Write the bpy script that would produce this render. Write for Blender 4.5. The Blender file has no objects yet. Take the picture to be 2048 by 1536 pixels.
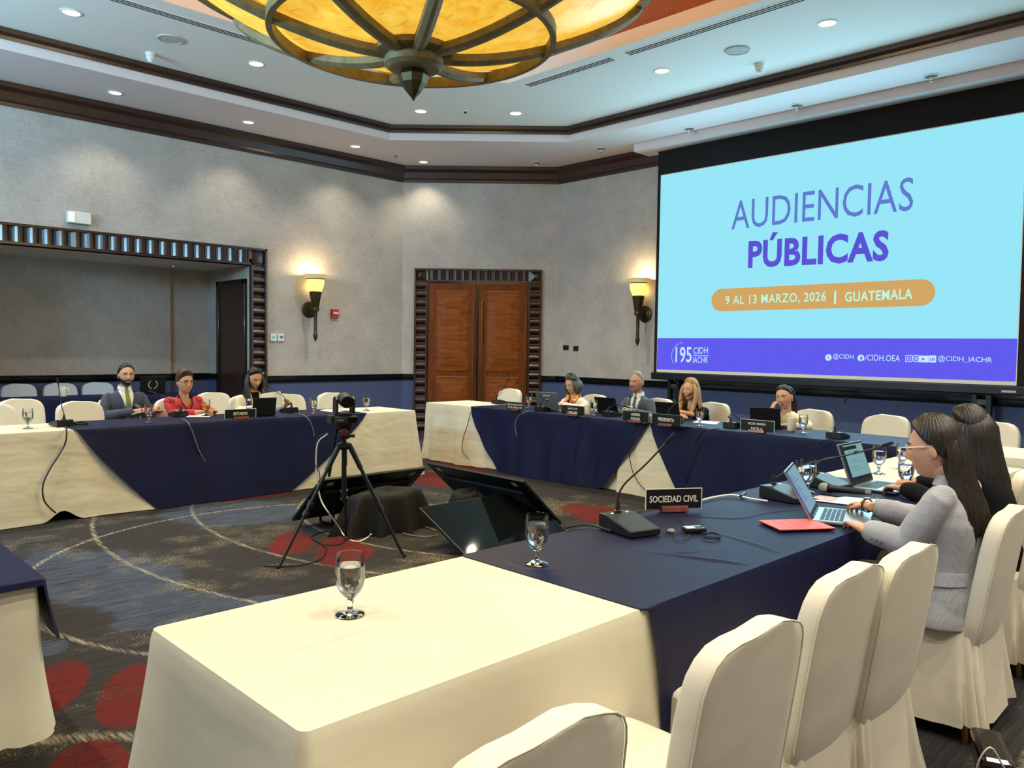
import bpy, math, random
import numpy as np
from mathutils import Vector, Matrix, noise
from mathutils.bvhtree import BVHTree
PI = math.pi
random.seed(7)
SC = bpy.context.scene
COL = SC.collection

# ---------------------------------------------------------------- camera
F = 1584.19
CH = 1.5
RM = np.array([[0.71435777, 0.02207533, -0.69943238],
               [-0.69964348, 0.04232078, -0.71323765],
               [0.01385556, 0.99886017, 0.04567704]])
cam_d = bpy.data.cameras.new('camera')
cam_d.sensor_width = 36.0
cam_d.lens = F / 2048 * 36.0
cam_d.clip_end = 200
cam = bpy.data.objects.new('camera', cam_d)
COL.objects.link(cam)
cam.matrix_world = Matrix.Translation((0, 0, CH)) @ Matrix(RM.tolist()).to_4x4()
SC.camera = cam

# ---------------------------------------------------------------- world, exposure
SC.view_settings.view_transform = 'Standard'
SC.view_settings.look = 'None'
SC.view_settings.gamma = 1.0
SC.view_settings.exposure = -0.02
SC.view_settings.use_curve_mapping = False
W = bpy.data.worlds.new('world')
SC.world = W
W.use_nodes = True
W.node_tree.nodes['Background'].inputs[0].default_value = (0.5, 0.55, 0.65, 1)
W.node_tree.nodes['Background'].inputs[1].default_value = 0.02
SC.cycles.max_bounces = 7
SC.cycles.diffuse_bounces = 4
SC.cycles.glossy_bounces = 3
SC.cycles.transmission_bounces = 8
SC.cycles.transparent_max_bounces = 8
SC.cycles.caustics_reflective = False
SC.cycles.caustics_refractive = False
SC.cycles.sample_clamp_indirect = 4.0
SC.cycles.use_denoising = True

# room numbers (metres)
XE, YN, XW, YS = 10.43, 11.46, -2.83, -1.66      # walls: screen side, alcove side, window side, behind
CX, CY = 3.74, 4.93                              # chandelier
ZS, ZC = 4.66, 4.88                              # soffit and main ceiling
CUT = 1.95                                       # chamfer leg


def lamp(name, typ, loc, power, col, rot=None, **kw):
    d = bpy.data.lights.new(name, typ)
    d.energy = power
    d.color = col
    for k, v in kw.items():
        setattr(d, k, v)
    o = bpy.data.objects.new(name, d)
    COL.objects.link(o)
    o.location = loc
    if rot:
        o.rotation_euler = rot
    return o


WARM = (1.0, 0.91, 0.70)
UPPER = [(2.54, 9.13), (4.56, 9.13), (7.11, 9.2), (8.11, 8.27), (8.1, 5.74), (8.1, 3.7)]
UPPER_MORE = [(8.1, 1.6), (6.9, 0.62), (4.9, 0.62), (2.5, 0.62), (0.5, 0.62), (-0.6, 1.6),
              (-0.6, 3.7), (-0.6, 5.9), (-0.6, 8.2), (0.5, 9.13)]
LOWER = [(1.7, 10.85), (3.51, 10.83), (5.29, 10.83), (7.1, 10.86), (8.49, 10.9)]
DARK = [(9.83, 9.5), (9.82, 8.08), (9.8, 6.45), (9.8, 4.84), (9.8, 3.24)]
for x, y in UPPER + UPPER_MORE:
    lamp('downlight_beam', 'SPOT', (x, y, ZC - 0.03), 230 if y < 1.7 else 255, WARM, spot_size=2.0, spot_blend=0.8, shadow_soft_size=0.05)
for x, y in LOWER:
    lamp('downlight_beam', 'SPOT', (x, y, ZS - 0.03), 60, WARM, spot_size=1.9, spot_blend=0.8, shadow_soft_size=0.04)
SOUTH = [(0.9, -1.05), (2.6, -1.05), (4.3, -1.05), (6.0, -1.05)]  # unseen soffit spots, added to brighten the near chair backs
for x, y in SOUTH:
    lamp('downlight_beam', 'SPOT', (x, y, ZS - 0.03), 215, WARM, spot_size=2.2, spot_blend=0.8, shadow_soft_size=0.05)
# added cool lamp, tilted up to put blue light on the ceiling
lamp('cool_ceiling_fill', 'AREA', (XW + 0.10, 7.6, 3.55), 1050, (0.40, 0.76, 1.0), (0, math.radians(-146), 0),
     shape='RECTANGLE', size=1.2, size_y=3.0)
# the projected picture on the screen throws its light back into the room
lamp('screen_light', 'AREA', (10.12, 4.79, 2.9), 150, (0.42, 0.82, 1.0), (0, math.radians(90), 0), shape='RECTANGLE', size=2.4, size_y=4.8)


# ---------------------------------------------------------------- pixel of the photograph -> point of the room
def ray(px, py):
    return RM @ np.array([(px - 1024) / F, -(py - 768) / F, -1.0])


def onz(px, py, z):
    d = ray(px, py)
    t = (z - CH) / d[2]
    return Vector((d[0] * t, d[1] * t, z))


def onpl(px, py, ax, c):
    d = ray(px, py)
    t = c / d['xy'.index(ax)]
    return Vector((d[0] * t, d[1] * t, CH + d[2] * t))


# ---------------------------------------------------------------- materials
def lin(c):
    out = []
    for v in c[:3]:
        v = v / 255.0
        out.append(v / 12.92 if v <= 0.04045 else ((v + 0.055) / 1.055) ** 2.4)
    return out + [1.0]


class NT:
    def __init__(s, m):
        s.t = m.node_tree
        s.N = s.t.nodes
        s.L = s.t.links

    def n(s, typ, **kw):
        o = s.N.new(typ)
        for k, v in kw.items():
            setattr(o, k, v)
        return o

    def put(s, sock, v):
        if hasattr(v, 'is_linked') or isinstance(v, bpy.types.NodeSocket):
            s.L.new(v, sock)
        else:
            sock.default_value = v

    def math(s, op, a, b=0.0, c=None, clamp=False):
        o = s.n('ShaderNodeMath', operation=op, use_clamp=clamp)
        s.put(o.inputs[0], a)
        s.put(o.inputs[1], b)
        if c is not None:
            s.put(o.inputs[2], c)
        return o.outputs[0]

    def mix(s, f, a, b):
        o = s.n('ShaderNodeMix', data_type='RGBA')
        s.put(o.inputs[0], f)
        s.put(o.inputs[6], a)
        s.put(o.inputs[7], b)
        return o.outputs[2]

    def noise(s, vec, scale, detail=3, rough=0.55, dist=0.0):
        o = s.n('ShaderNodeTexNoise')
        if vec is not None:
            s.L.new(vec, o.inputs['Vector'])
        o.inputs['Scale'].default_value = scale
        o.inputs['Detail'].default_value = detail
        o.inputs['Roughness'].default_value = rough
        o.inputs['Distortion'].default_value = dist
        return o.outputs['Fac']

    def ramp(s, f, a, b):
        o = s.n('ShaderNodeMapRange')
        s.put(o.inputs[0], f)
        o.inputs[1].default_value = a
        o.inputs[2].default_value = b
        return o.outputs[0]

    def coord(s, scale=(1, 1, 1), obj=True, rot=(0, 0, 0)):
        tc = s.n('ShaderNodeTexCoord')
        if scale == (1, 1, 1) and rot == (0, 0, 0):
            return tc.outputs['Object']
        mp = s.n('ShaderNodeMapping')
        s.L.new(tc.outputs['Object'], mp.inputs[0])
        mp.inputs['Scale'].default_value = scale
        mp.inputs['Rotation'].default_value = rot
        return mp.outputs[0]


def mat(name, col, rough=0.6, metal=0.0, spec=0.5, var=None, bump=None, emit=None, trans=0.0, ior=1.45, coat=0.0, sheen=0.0, sss=0.0):
    """col in sRGB 0-255; var=(scale, amount, stretch); bump=(scale, strength, stretch)"""
    m = bpy.data.materials.new(name)
    m.use_nodes = True
    nt = NT(m)
    b = nt.N['Principled BSDF']
    b.inputs['Base Color'].default_value = lin(col)
    b.inputs['Roughness'].default_value = rough
    b.inputs['Metallic'].default_value = metal
    b.inputs['Specular IOR Level'].default_value = spec
    b.inputs['IOR'].default_value = ior
    b.inputs['Transmission Weight'].default_value = trans
    b.inputs['Coat Weight'].default_value = coat
    b.inputs['Sheen Weight'].default_value = sheen
    if sss:
        b.inputs['Subsurface Weight'].default_value = sss
        b.inputs['Subsurface Radius'].default_value = (0.012, 0.005, 0.003)
    if var:
        f = nt.noise(nt.coord(var[2] if len(var) > 2 else (1, 1, 1)), var[0], 4)
        f = nt.ramp(f, 0.3, 0.7)
        c = lin(col)
        lo = [v * (1 - var[1]) for v in c[:3]] + [1]
        hi = [min(1, v * (1 + var[1])) for v in c[:3]] + [1]
        nt.L.new(nt.mix(f, lo, hi), b.inputs['Base Color'])
    if bump:
        f = nt.noise(nt.coord(bump[2] if len(bump) > 2 else (1, 1, 1)), bump[0], 3)
        bp = nt.n('ShaderNodeBump')
        bp.inputs['Strength'].default_value = bump[1]
        bp.inputs['Distance'].default_value = 0.01
        nt.L.new(f, bp.inputs['Height'])
        nt.L.new(bp.outputs[0], b.inputs['Normal'])
    if emit:
        b.inputs['Emission Color'].default_value = lin(emit[0])
        b.inputs['Emission Strength'].default_value = emit[1]
    return m


# ---------------------------------------------------------------- objects, parts, labels
def tag(o, label=None, cat=None, group=None, kind=None):
    for k, v in (('label', label), ('category', cat), ('group', group), ('kind', kind)):
        if v:
            o[k] = v
    return o


def thing(name, loc, rz=0.0, label=None, cat=None, group=None, rot=None):
    o = bpy.data.objects.new(name, None)
    COL.objects.link(o)
    o.empty_display_size = 0.05
    o.location = loc
    o.rotation_euler = rot if rot else (0, 0, rz)
    return tag(o, label, cat, group)


def dup(root, loc, rz, label, group=None, name=None):
    c = root.copy()
    COL.objects.link(c)
    c.location = loc
    c.rotation_euler = (0, 0, rz)
    tag(c, label, None, group)
    for ch in list(root.children):
        k = ch.copy()
        COL.objects.link(k)
        k.parent = c
        for g in list(ch.children):
            q = g.copy()
            COL.objects.link(q)
            q.parent = k
    return c


# ---------------------------------------------------------------- mesh builder
def rot3(axis_from, axis_to):
    return Vector(axis_from).rotation_difference(Vector(axis_to)).to_matrix()


def smooth_path(pts, n=6):
    """Catmull-Rom through the points"""
    P = [np.array(p, float) for p in pts]
    if len(P) < 3:
        return P
    out = []
    for i in range(len(P) - 1):
        p0 = P[i - 1] if i else 2 * P[0] - P[1]
        p1, p2 = P[i], P[i + 1]
        p3 = P[i + 2] if i + 2 < len(P) else 2 * P[-1] - P[-2]
        for k in range(n):
            t = k / n
            out.append(0.5 * ((2 * p1) + (-p0 + p2) * t + (2 * p0 - 5 * p1 + 4 * p2 - p3) * t * t + (-p0 + 3 * p1 - 3 * p2 + p3) * t ** 3))
    out.append(P[-1])
    return out


class G:
    def __init__(s):
        s.v = []
        s.f = []
        s.m = []
        s.mi = 0
        s.T = None

    def add(s, vs, fs):
        b = len(s.v)
        if s.T is not None:
            vs = [tuple(s.T @ Vector(p)) for p in vs]
        s.v += [tuple(map(float, p)) for p in vs]
        s.f += [tuple(b + i for i in f) for f in fs]
        s.m += [s.mi] * len(fs)
        return s

    def box(s, x0, x1, y0, y1, z0, z1):
        return s.add([(x, y, z) for x in (x0, x1) for y in (y0, y1) for z in (z0, z1)],
                     [(0, 1, 3, 2), (4, 6, 7, 5), (0, 4, 5, 1), (2, 3, 7, 6), (0, 2, 6, 4), (1, 5, 7, 3)])

    def rings(s, R, closed=True, cap=True):
        n = len(R[0])
        vs = [p for r in R for p in r]
        fs = []
        for i in range(len(R) - 1):
            for j in range(n if closed else n - 1):
                k = (j + 1) % n
                fs.append((i * n + j, i * n + k, (i + 1) * n + k, (i + 1) * n + j))
        if cap and closed:
            fs.append(tuple(range(n - 1, -1, -1)))
            fs.append(tuple((len(R) - 1) * n + j for j in range(n)))
        return s.add(vs, fs)

    def tube(s, pts, r, n=10, sm=0, dome=False, flat=None):
        """r number or list per point; flat=(scale, normal) squashes the section"""
        P = [np.array(p, float) for p in pts]
        Rr = list(r) if hasattr(r, '__len__') else [r] * len(P)
        if sm:
            Rr = np.interp(np.linspace(0, len(P) - 1, (len(P) - 1) * sm + 1), range(len(P)), Rr)
            P = smooth_path(P, sm)
        if dome:
            d0 = P[0] - P[1]
            d0 = d0 / (np.linalg.norm(d0) + 1e-9)
            d1 = P[-1] - P[-2]
            d1 = d1 / (np.linalg.norm(d1) + 1e-9)
            a = [(P[0] + d0 * Rr[0] * math.sin(t), Rr[0] * math.cos(t)) for t in (1.45, 1.0, 0.5)]
            b = [(P[-1] + d1 * Rr[-1] * math.sin(t), Rr[-1] * math.cos(t)) for t in (0.5, 1.0, 1.45)]
            P = [q for q, _ in a] + list(P) + [q for q, _ in b]
            Rr = [q for _, q in a] + list(Rr) + [q for _, q in b]
        u = None
        R = []
        for i, p in enumerate(P):
            t = P[min(i + 1, len(P) - 1)] - P[max(i - 1, 0)]
            t = t / (np.linalg.norm(t) + 1e-9)
            if u is None:
                a = np.array((0, 0, 1.0)) if abs(t[2]) < 0.9 else np.array((0, 1.0, 0))
                u = np.cross(a, t)
            u = u - t * np.dot(u, t)
            u = u / (np.linalg.norm(u) + 1e-9)
            w = np.cross(t, u)
            ring = []
            for k in range(n):
                an = 2 * PI * k / n
                o = (u * math.cos(an) + w * math.sin(an)) * Rr[i]
                if flat:
                    nn = np.array(flat[1], float)
                    o = o - nn * np.dot(o, nn) * (1 - flat[0])
                ring.append(p + o)
            R.append(ring)
        return s.rings(R)

    def lathe(s, prof, c=(0, 0, 0), n=24, axis=(0, 0, 1), cap=True):
        M = rot3((0, 0, 1), axis)
        R = []
        for r, z in prof:
            R.append([Vector(c) + M @ Vector((max(r, 1e-4) * math.cos(2 * PI * k / n), max(r, 1e-4) * math.sin(2 * PI * k / n), z)) for k in range(n)])
        return s.rings(R, cap=cap)

    def ball(s, c, r, nu=16, nv=10, M=None):
        rx, ry, rz = r if hasattr(r, '__len__') else (r, r, r)
        R = []
        for i in range(nv + 1):
            ph = -PI / 2 + PI * (0.02 + 0.96 * i / nv)
            ring = []
            for k in range(nu):
                p = Vector((rx * math.cos(ph) * math.cos(2 * PI * k / nu), ry * math.cos(ph) * math.sin(2 * PI * k / nu), rz * math.sin(ph)))
                if M is not None:
                    p = M @ p
                ring.append(Vector(c) + p)
            R.append(ring)
        return s.rings(R)

    def prism(s, poly, vec):
        """closed polygon extruded by vec"""
        n = len(poly)
        v = Vector(vec)
        vs = [Vector(p) for p in poly] + [Vector(p) + v for p in poly]
        fs = [tuple(range(n - 1, -1, -1)), tuple(range(n, 2 * n))]
        fs += [(j, (j + 1) % n, n + (j + 1) % n, n + j) for j in range(n)]
        return s.add(vs, fs)

    def sweep(s, path, prof, closed=False):
        """profile (offset inward, z) swept along a horizontal polyline of (x, y); inward = left of travel; mitred"""
        P = [Vector(p) for p in path]
        n = len(P)
        R = []
        for i in range(n):
            a = P[i] - P[i - 1] if (i or closed) else None
            b = P[(i + 1) % n] - P[i] if (i < n - 1 or closed) else None
            a = (a or b).normalized()
            b = (b or a).normalized()
            na, nb = Vector((-a.y, a.x)), Vector((-b.y, b.x))
            m = (na + nb).normalized()
            k = 1.0 / max(0.2, m.dot(na))
            R.append([(P[i].x + m.x * k * o, P[i].y + m.y * k * o, z) for o, z in prof])
        if closed:
            R.append(R[0])
        return s.rings(R, closed=True, cap=not closed)

    def mesh(s, name, mats, smooth=False, angle=None):
        me = bpy.data.meshes.new(name)
        me.from_pydata(s.v, [], s.f)
        for m in (mats if isinstance(mats, (list, tuple)) else [mats]):
            me.materials.append(m)
        if max(s.m, default=0):
            me.polygons.foreach_set('material_index', s.m)
        if smooth:
            me.polygons.foreach_set('use_smooth', [True] * len(me.polygons))
            if angle:
                me.set_sharp_from_angle(angle=math.radians(angle))
        me.update()
        return me

    def obj(s, name, mats, parent=None, smooth=True, angle=40, loc=None, bevel=0.0, label=None):
        o = bpy.data.objects.new(name, s.mesh(name, mats, smooth, angle))
        COL.objects.link(o)
        if parent:
            o.parent = parent
        if loc:
            o.location = loc
        if bevel:
            b = o.modifiers.new('b', 'BEVEL')
            b.width = bevel
            b.segments = 2
            b.limit_method = 'ANGLE'
        if label:
            o['label'] = label
        return o


def struct(name, g, mats, smooth=False, angle=40, **kw):
    o = g.obj(name, mats, None, smooth, angle, **kw)
    o['kind'] = 'structure'
    return o


_grp = {}


def remesh(g, voxel, it=4, fac=0.5):
    """closed overlapping pieces -> one continuous skin; returns (verts Nx3, faces)"""
    me = g.mesh('tmp', [])
    o = bpy.data.objects.new('tmp', me)
    COL.objects.link(o)
    r = o.modifiers.new('r', 'REMESH')
    r.mode = 'VOXEL'
    r.voxel_size = voxel
    if it:
        sm = o.modifiers.new('s', 'SMOOTH')
        sm.factor = fac
        sm.iterations = it
    dg = bpy.context.evaluated_depsgraph_get()
    me2 = bpy.data.meshes.new_from_object(o.evaluated_get(dg))
    bpy.data.objects.remove(o)
    bpy.data.meshes.remove(me)
    return me2


def link_mesh(name, me, mats, parent=None, smooth=True, loc=None, label=None):
    me.name = name
    me.materials.clear()
    for m in (mats if isinstance(mats, (list, tuple)) else [mats]):
        me.materials.append(m)
    if smooth:
        me.polygons.foreach_set('use_smooth', [True] * len(me.polygons))
    o = bpy.data.objects.new(name, me)
    COL.objects.link(o)
    if parent:
        o.parent = parent
    if loc:
        o.location = loc
    if label:
        o['label'] = label
    return o


def text_mesh(s, offset=0.0, space=1.0):
    c = bpy.data.curves.new('t', 'FONT')
    c.body = s
    c.size = 1.0
    c.offset = offset
    c.space_character = space
    c.resolution_u = 3
    o = bpy.data.objects.new('t', c)
    COL.objects.link(o)
    dg = bpy.context.evaluated_depsgraph_get()
    me = bpy.data.meshes.new_from_object(o.evaluated_get(dg))
    bpy.data.objects.remove(o)
    bpy.data.curves.remove(c)
    return me


def text_fit(g, s, fn, w, h, offset=0.0, space=1.0, cy=None):
    """adds the text to g: box (0..w, 0..h) mapped through fn(u, v)"""
    me = text_mesh(s, offset, space)
    co = np.array([v.co[:] for v in me.vertices])
    lo, hi = co.min(0), co.max(0)
    uv = (co - lo) / np.maximum(hi - lo, 1e-6)
    vs = [fn(u * w, v * h) for u, v in uv[:, :2]]
    g.add(vs, [tuple(p.vertices) for p in me.polygons])
    bpy.data.meshes.remove(me)
# ================================================================ the room
def wall_mat():
    m = mat('wallpaper_and_wainscot', (172, 162, 152), 0.75)
    nt = NT(m)
    b = nt.N['Principled BSDF']
    c = nt.coord()
    sep = nt.n('ShaderNodeSeparateXYZ')
    nt.L.new(c, sep.inputs[0])
    n1 = nt.noise(nt.coord((4, 4, 60)), 3.0, 4, 0.75)      # horizontal threads
    n2 = nt.noise(nt.coord((60, 60, 4)), 3.0, 4, 0.75)     # vertical threads
    n3 = nt.noise(c, 2.2, 3)
    f = nt.math('ADD', nt.math('MULTIPLY', n1, 0.45), nt.math('MULTIPLY', n2, 0.45))
    f = nt.math('ADD', f, nt.math('MULTIPLY', n3, 0.25))
    f = nt.ramp(f, 0.47, 0.67)
    paper = nt.mix(f, lin((160, 151, 144)), lin((192, 184, 176)))
    blue = nt.mix(n2, lin((66, 76, 112)), lin((80, 90, 128)))
    low = nt.math('LESS_THAN', sep.outputs[2], 0.95)
    nt.L.new(nt.mix(low, paper, blue), b.inputs['Base Color'])
    return m


def wood_mat(name, dark, light, rough=0.3, scale=(1, 1, 1), coat=0.3, axis=2, spec=0.5):
    m = mat(name, light, rough, coat=coat, spec=spec)
    nt = NT(m)
    b = nt.N['Principled BSDF']
    s = [14, 14, 14]
    s[axis] = 1.2
    f = nt.noise(nt.coord(tuple(a * k for a, k in zip(s, scale))), 2.0, 5, 0.6, 0.6)
    nt.L.new(nt.mix(nt.ramp(f, 0.3, 0.7), lin(dark), lin(light)), b.inputs['Base Color'])
    b.inputs['Coat Roughness'].default_value = 0.15
    return m


M_WALL = wall_mat()
M_CEIL = mat('ceiling_paint', (236, 232, 226), 0.8, bump=(60, 0.04))
M_SOFF = mat('soffit_paint', (222, 210, 210), 0.8)
M_CREAM = mat('cream_paint', (232, 220, 196), 0.7)
M_CROWN = wood_mat('dark_crown_wood', (34, 17, 12), (62, 32, 22), 0.38, coat=0.1, axis=0)
M_CROWN_T = wood_mat('dark_tray_wood', (36, 20, 13), (62, 36, 24), 0.35, axis=0)
M_RAIL = mat('black_rail_lacquer', (14, 13, 14), 0.22, coat=0.4)
M_DOOR = wood_mat('door_wood', (84, 38, 8), (122, 62, 16), 0.5, coat=0.0, spec=0.2, axis=2)
M_DOORP = wood_mat('door_panel_wood', (98, 46, 9), (146, 78, 22), 0.5, coat=0.0, spec=0.2, axis=0)
M_FRAME = wood_mat('ribbed_frame_wood', (30, 14, 9), (62, 30, 17), 0.32, coat=0.3, axis=0)
M_BRONZE = mat('aged_bronze', (134, 122, 88), 0.5, 0.2, var=(14, 0.25))
M_SCONCE = mat('dark_bronze', (74, 62, 40), 0.4, 0.7, var=(14, 0.25))
M_BLACK = mat('black_plastic', (16, 16, 17), 0.42)
M_BLACKM = mat('matte_black', (12, 12, 13), 0.85)
M_WHITEP = mat('white_plastic', (226, 224, 216), 0.45)
M_CHROME = mat('chrome', (205, 205, 205), 0.15, 1.0)
M_BRASS = mat('brass', (190, 150, 70), 0.28, 1.0)
M_LAMP = mat('lit_downlight_lens', (255, 246, 210), 0.4, emit=((255, 240, 190), 2.2))
M_REFL = mat('downlight_reflector', (190, 190, 190), 0.2, 0.9)
M_TERRA = wood_mat('terracotta_wood_ceiling', (150, 74, 34), (182, 98, 50), 0.6, axis=0, coat=0)

OCT = [(XW + CUT, YS), (XE - CUT, YS), (XE, YS + CUT), (XE, YN - CUT), (XE - CUT, YN), (XW + CUT, YN), (XW, YN - CUT), (XW, YS + CUT)]


def octa(x0, x1, y0, y1, c):
    return [(x0 + c, y0), (x1 - c, y0), (x1, y0 + c), (x1, y1 - c), (x1 - c, y1), (x0 + c, y1), (x0, y1 - c), (x0, y0 + c)]


def flat_ring(g, outer, inner, z):
    n = len(outer)
    g.add([(x, y, z) for x, y in outer] + [(x, y, z) for x, y in inner], [(i, (i + 1) % n, n + (i + 1) % n, n + i) for i in range(n)])


# floor
M_CARPET = mat('patterned_carpet', (86, 80, 76), 0.95, spec=0.15)
nt = NT(M_CARPET)
bs = nt.N['Principled BSDF']
co = nt.coord()
sp = nt.n('ShaderNodeSeparateXYZ')
nt.L.new(co, sp.inputs[0])
wob = nt.math('MULTIPLY', nt.math('SUBTRACT', nt.noise(co, 3.5, 3), 0.5), 0.30)
wob2 = nt.math('MULTIPLY', nt.math('SUBTRACT', nt.noise(co, 60, 2), 0.5), 0.10)
pile = nt.noise(co, 160, 2)
strk = nt.noise(nt.coord((3, 70, 1), rot=(0, 0, 0.25)), 1.0, 3, 0.7)
strk2 = nt.noise(nt.coord((70, 4, 1), rot=(0, 0, 0.25)), 1.0, 3, 0.7)
big = nt.noise(co, 0.8, 3)


def dist(cx, cy):
    dx = nt.math('SUBTRACT', sp.outputs[0], cx)
    dy = nt.math('SUBTRACT', sp.outputs[1], cy)
    return nt.math('SQRT', nt.math('ADD', nt.math('MULTIPLY', dx, dx), nt.math('MULTIPLY', dy, dy)))


def blob(cx, cy, a, b, ang, wa=1.0):
    c, s = math.cos(ang), math.sin(ang)
    dx = nt.math('SUBTRACT', sp.outputs[0], cx)
    dy = nt.math('SUBTRACT', sp.outputs[1], cy)
    u = nt.math('ADD', nt.math('MULTIPLY', dx, c / a), nt.math('MULTIPLY', dy, s / a))
    v = nt.math('ADD', nt.math('MULTIPLY', dx, -s / b), nt.math('MULTIPLY', dy, c / b))
    d = nt.math('SQRT', nt.math('ADD', nt.math('MULTIPLY', u, u), nt.math('MULTIPLY', v, v)))
    d = nt.math('ADD', d, nt.math('MULTIPLY', wob, 2.6 * wa))
    d = nt.math('ADD', d, nt.math('MULTIPLY', wob2, 2.6))
    return nt.ramp(d, 1.06, 0.94)


def maxall(L):
    o = L[0]
    for q in L[1:]:
        o = nt.math('MAXIMUM', o, q)
    return o


base = nt.mix(nt.ramp(strk, 0.35, 0.7), lin((32, 31, 33)), lin((62, 57, 55)))
base = nt.mix(nt.math('MULTIPLY', nt.ramp(big, 0.35, 0.65), 0.45), base, lin((50, 50, 57)))
# blue hatched areas
blue = maxall([blob(3.15, 6.75, 0.55, 0.62, 0.2), blob(1.62, 5.45, 0.42, 0.85, 0.1), blob(1.75, 4.45, 0.36, 0.30, 0.5), blob(2.05, 4.15, 0.30, 0.22, 0.4),
               blob(5.2, 3.3, 0.6, 0.4, 0.2), blob(0.3, 0.2, 0.7, 0.5, 0.4), blob(1.05, 4.32, 0.10, 0.12, 0.3)])
blue = nt.math('MULTIPLY', blue, nt.ramp(strk, 0.38, 0.52))
base = nt.mix(nt.math('MULTIPLY', blue, 0.7), base, lin((70, 80, 100)))
# beige speckle
spk = nt.math('MULTIPLY', nt.ramp(nt.noise(co, 1.3, 4, 0.7), 0.52, 0.66), nt.ramp(nt.noise(nt.coord((60, 22, 1), rot=(0, 0, 0.7)), 2.0, 3, 0.8), 0.5, 0.62))
base = nt.mix(nt.math('MULTIPLY', spk, 0.8), base, lin((176, 162, 136)))
# long curved lines
lines = []
for cx, cy, r, w in [(6.2, 5.79, 3.53, 0.020), (6.11, 5.74, 4.24, 0.022), (3.03, 4.91, 1.93, 0.024), (-1.19, 0.46, 3.47, 0.05), (5.46, 5.4, 2.11, 0.022), (3.6, -1.2, 1.9, 0.04)]:
    d = nt.math('ABSOLUTE', nt.math('SUBTRACT', nt.math('ADD', dist(cx, cy), nt.math('MULTIPLY', wob2, 0.6)), r))
    lines.append(nt.ramp(d, w * 1.0, w * 0.3))
base = nt.mix(nt.math('MULTIPLY', maxall(lines), nt.ramp(strk2, 0.40, 0.62)), base, lin((150, 140, 124)))
# red leaves
red = maxall([blob(0.95, 3.78, 0.13, 0.30, -0.5, .5), blob(1.17, 3.5, 0.33, 0.12, 1.15, .5), blob(0.86, 2.98, 0.13, 0.22, -0.3, .5), blob(2.98, 5.40, 0.16, 0.36, -0.5), blob(3.25, 5.15, 0.14, 0.34, -0.9),
              blob(3.1, 4.85, 0.34, 0.2, 0.9), blob(3.75, 7.3, 0.5, 0.10, 0.1, .4), blob(5.65, 7.05, 0.26, 0.55, -0.4), blob(6.55, 7.5, 0.35, 0.5, 0.3),
              blob(5.6, 4.45, 0.30, 0.55, -0.2), blob(6.6, 3.9, 0.3, 0.4, 0), blob(5.0, 0.3, 0.3, 0.5, 0.7)])
base = nt.mix(nt.math('MULTIPLY', red, nt.ramp(strk, 0.33, 0.5)), base, lin((94, 29, 27)))
fin = nt.mix(nt.ramp(pile, 0.3, 0.7), (0.72, 0.72, 0.72, 1), (1.12, 1.12, 1.12, 1))
mu = nt.n('ShaderNodeMix', data_type='RGBA', blend_type='MULTIPLY')
mu.inputs[0].default_value = 1.0
nt.L.new(base, mu.inputs[6])
nt.L.new(fin, mu.inputs[7])
nt.L.new(mu.outputs[2], bs.inputs['Base Color'])
bp = nt.n('ShaderNodeBump')
bp.inputs['Strength'].default_value = 0.5
bp.inputs['Distance'].default_value = 0.006
nt.L.new(pile, bp.inputs['Height'])
nt.L.new(bp.outputs[0], bs.inputs['Normal'])
g = G()
g.box(XW - 0.2, XE + 0.2, YS - 0.2, 14.3, -0.1, 0.0)
struct('floor', g, M_CARPET)

# walls (solid, inside face on the octagon)
AX0, AX1, AZ, AYB = 1.98, 5.62, 2.70, 12.98      # alcove opening
T = 0.15


def wall_seg(g, a, b, z0, z1, t=T):
    a, b = Vector(a), Vector(b)
    d = (b - a).normalized()
    o = Vector((d.y, -d.x)) * t          # octagon runs counter-clockwise, outward is right
    g.prism([(a.x, a.y, z0), (b.x, b.y, z0), (b.x + o.x, b.y + o.y, z0), (a.x + o.x, a.y + o.y, z0)], (0, 0, z1 - z0))


g = G()
wall_seg(g, (XE - CUT, YN), (AX1, YN), 0, 4.7)
wall_seg(g, (AX0, YN), (XW + CUT, YN), 0, 4.7)
wall_seg(g, (AX1, YN), (AX0, YN), AZ, 4.7)
struct('wall_north', g, M_WALL)
g = G()
wall_seg(g, OCT[3], OCT[4], 0, 4.7)
struct('wall_northeast', g, M_WALL)
g = G()
wall_seg(g, OCT[2], OCT[3], 0, 4.7)
struct('wall_east', g, M_WALL)
g = G()
wall_seg(g, OCT[1], OCT[2], 0, 4.7)
struct('wall_southeast', g, M_WALL)
g = G()
wall_seg(g, OCT[0], OCT[1], 0, 4.7)
struct('wall_south', g, M_WALL)
g = G()
wall_seg(g, OCT[7], OCT[0], 0, 4.7)
wall_seg(g, OCT[5], OCT[6], 0, 4.7)
wall_seg(g, (XW, YN - CUT), (XW, 9.1), 0, 4.7)
wall_seg(g, (XW, 2.1), (XW, YS + CUT), 0, 4.7)
wall_seg(g, (XW, 9.1), (XW, 2.1), 4.25, 4.7)
wall_seg(g, (XW, 9.1), (XW, 2.1), 0, 2.85)
struct('wall_west', g, M_WALL)
g = G()  # unseen window band, added as a source for the cool ceiling light
for y0 in (2.1, 3.85, 5.6, 7.35):
    g.box(XW - 0.12, XW - 0.04, y0, y0 + 0.07, 2.85, 4.25)
    g.box(XW - 0.12, XW - 0.04, y0 + 1.68, y0 + 1.75, 2.85, 4.25)
g.box(XW - 0.12, XW - 0.04, 2.1, 9.1, 2.85, 2.93)
g.box(XW - 0.12, XW - 0.04, 2.1, 9.1, 4.17, 4.25)
g.mi = 1
g.box(XW - 0.10, XW - 0.09, 2.1, 9.1, 2.85, 4.25)
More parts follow.
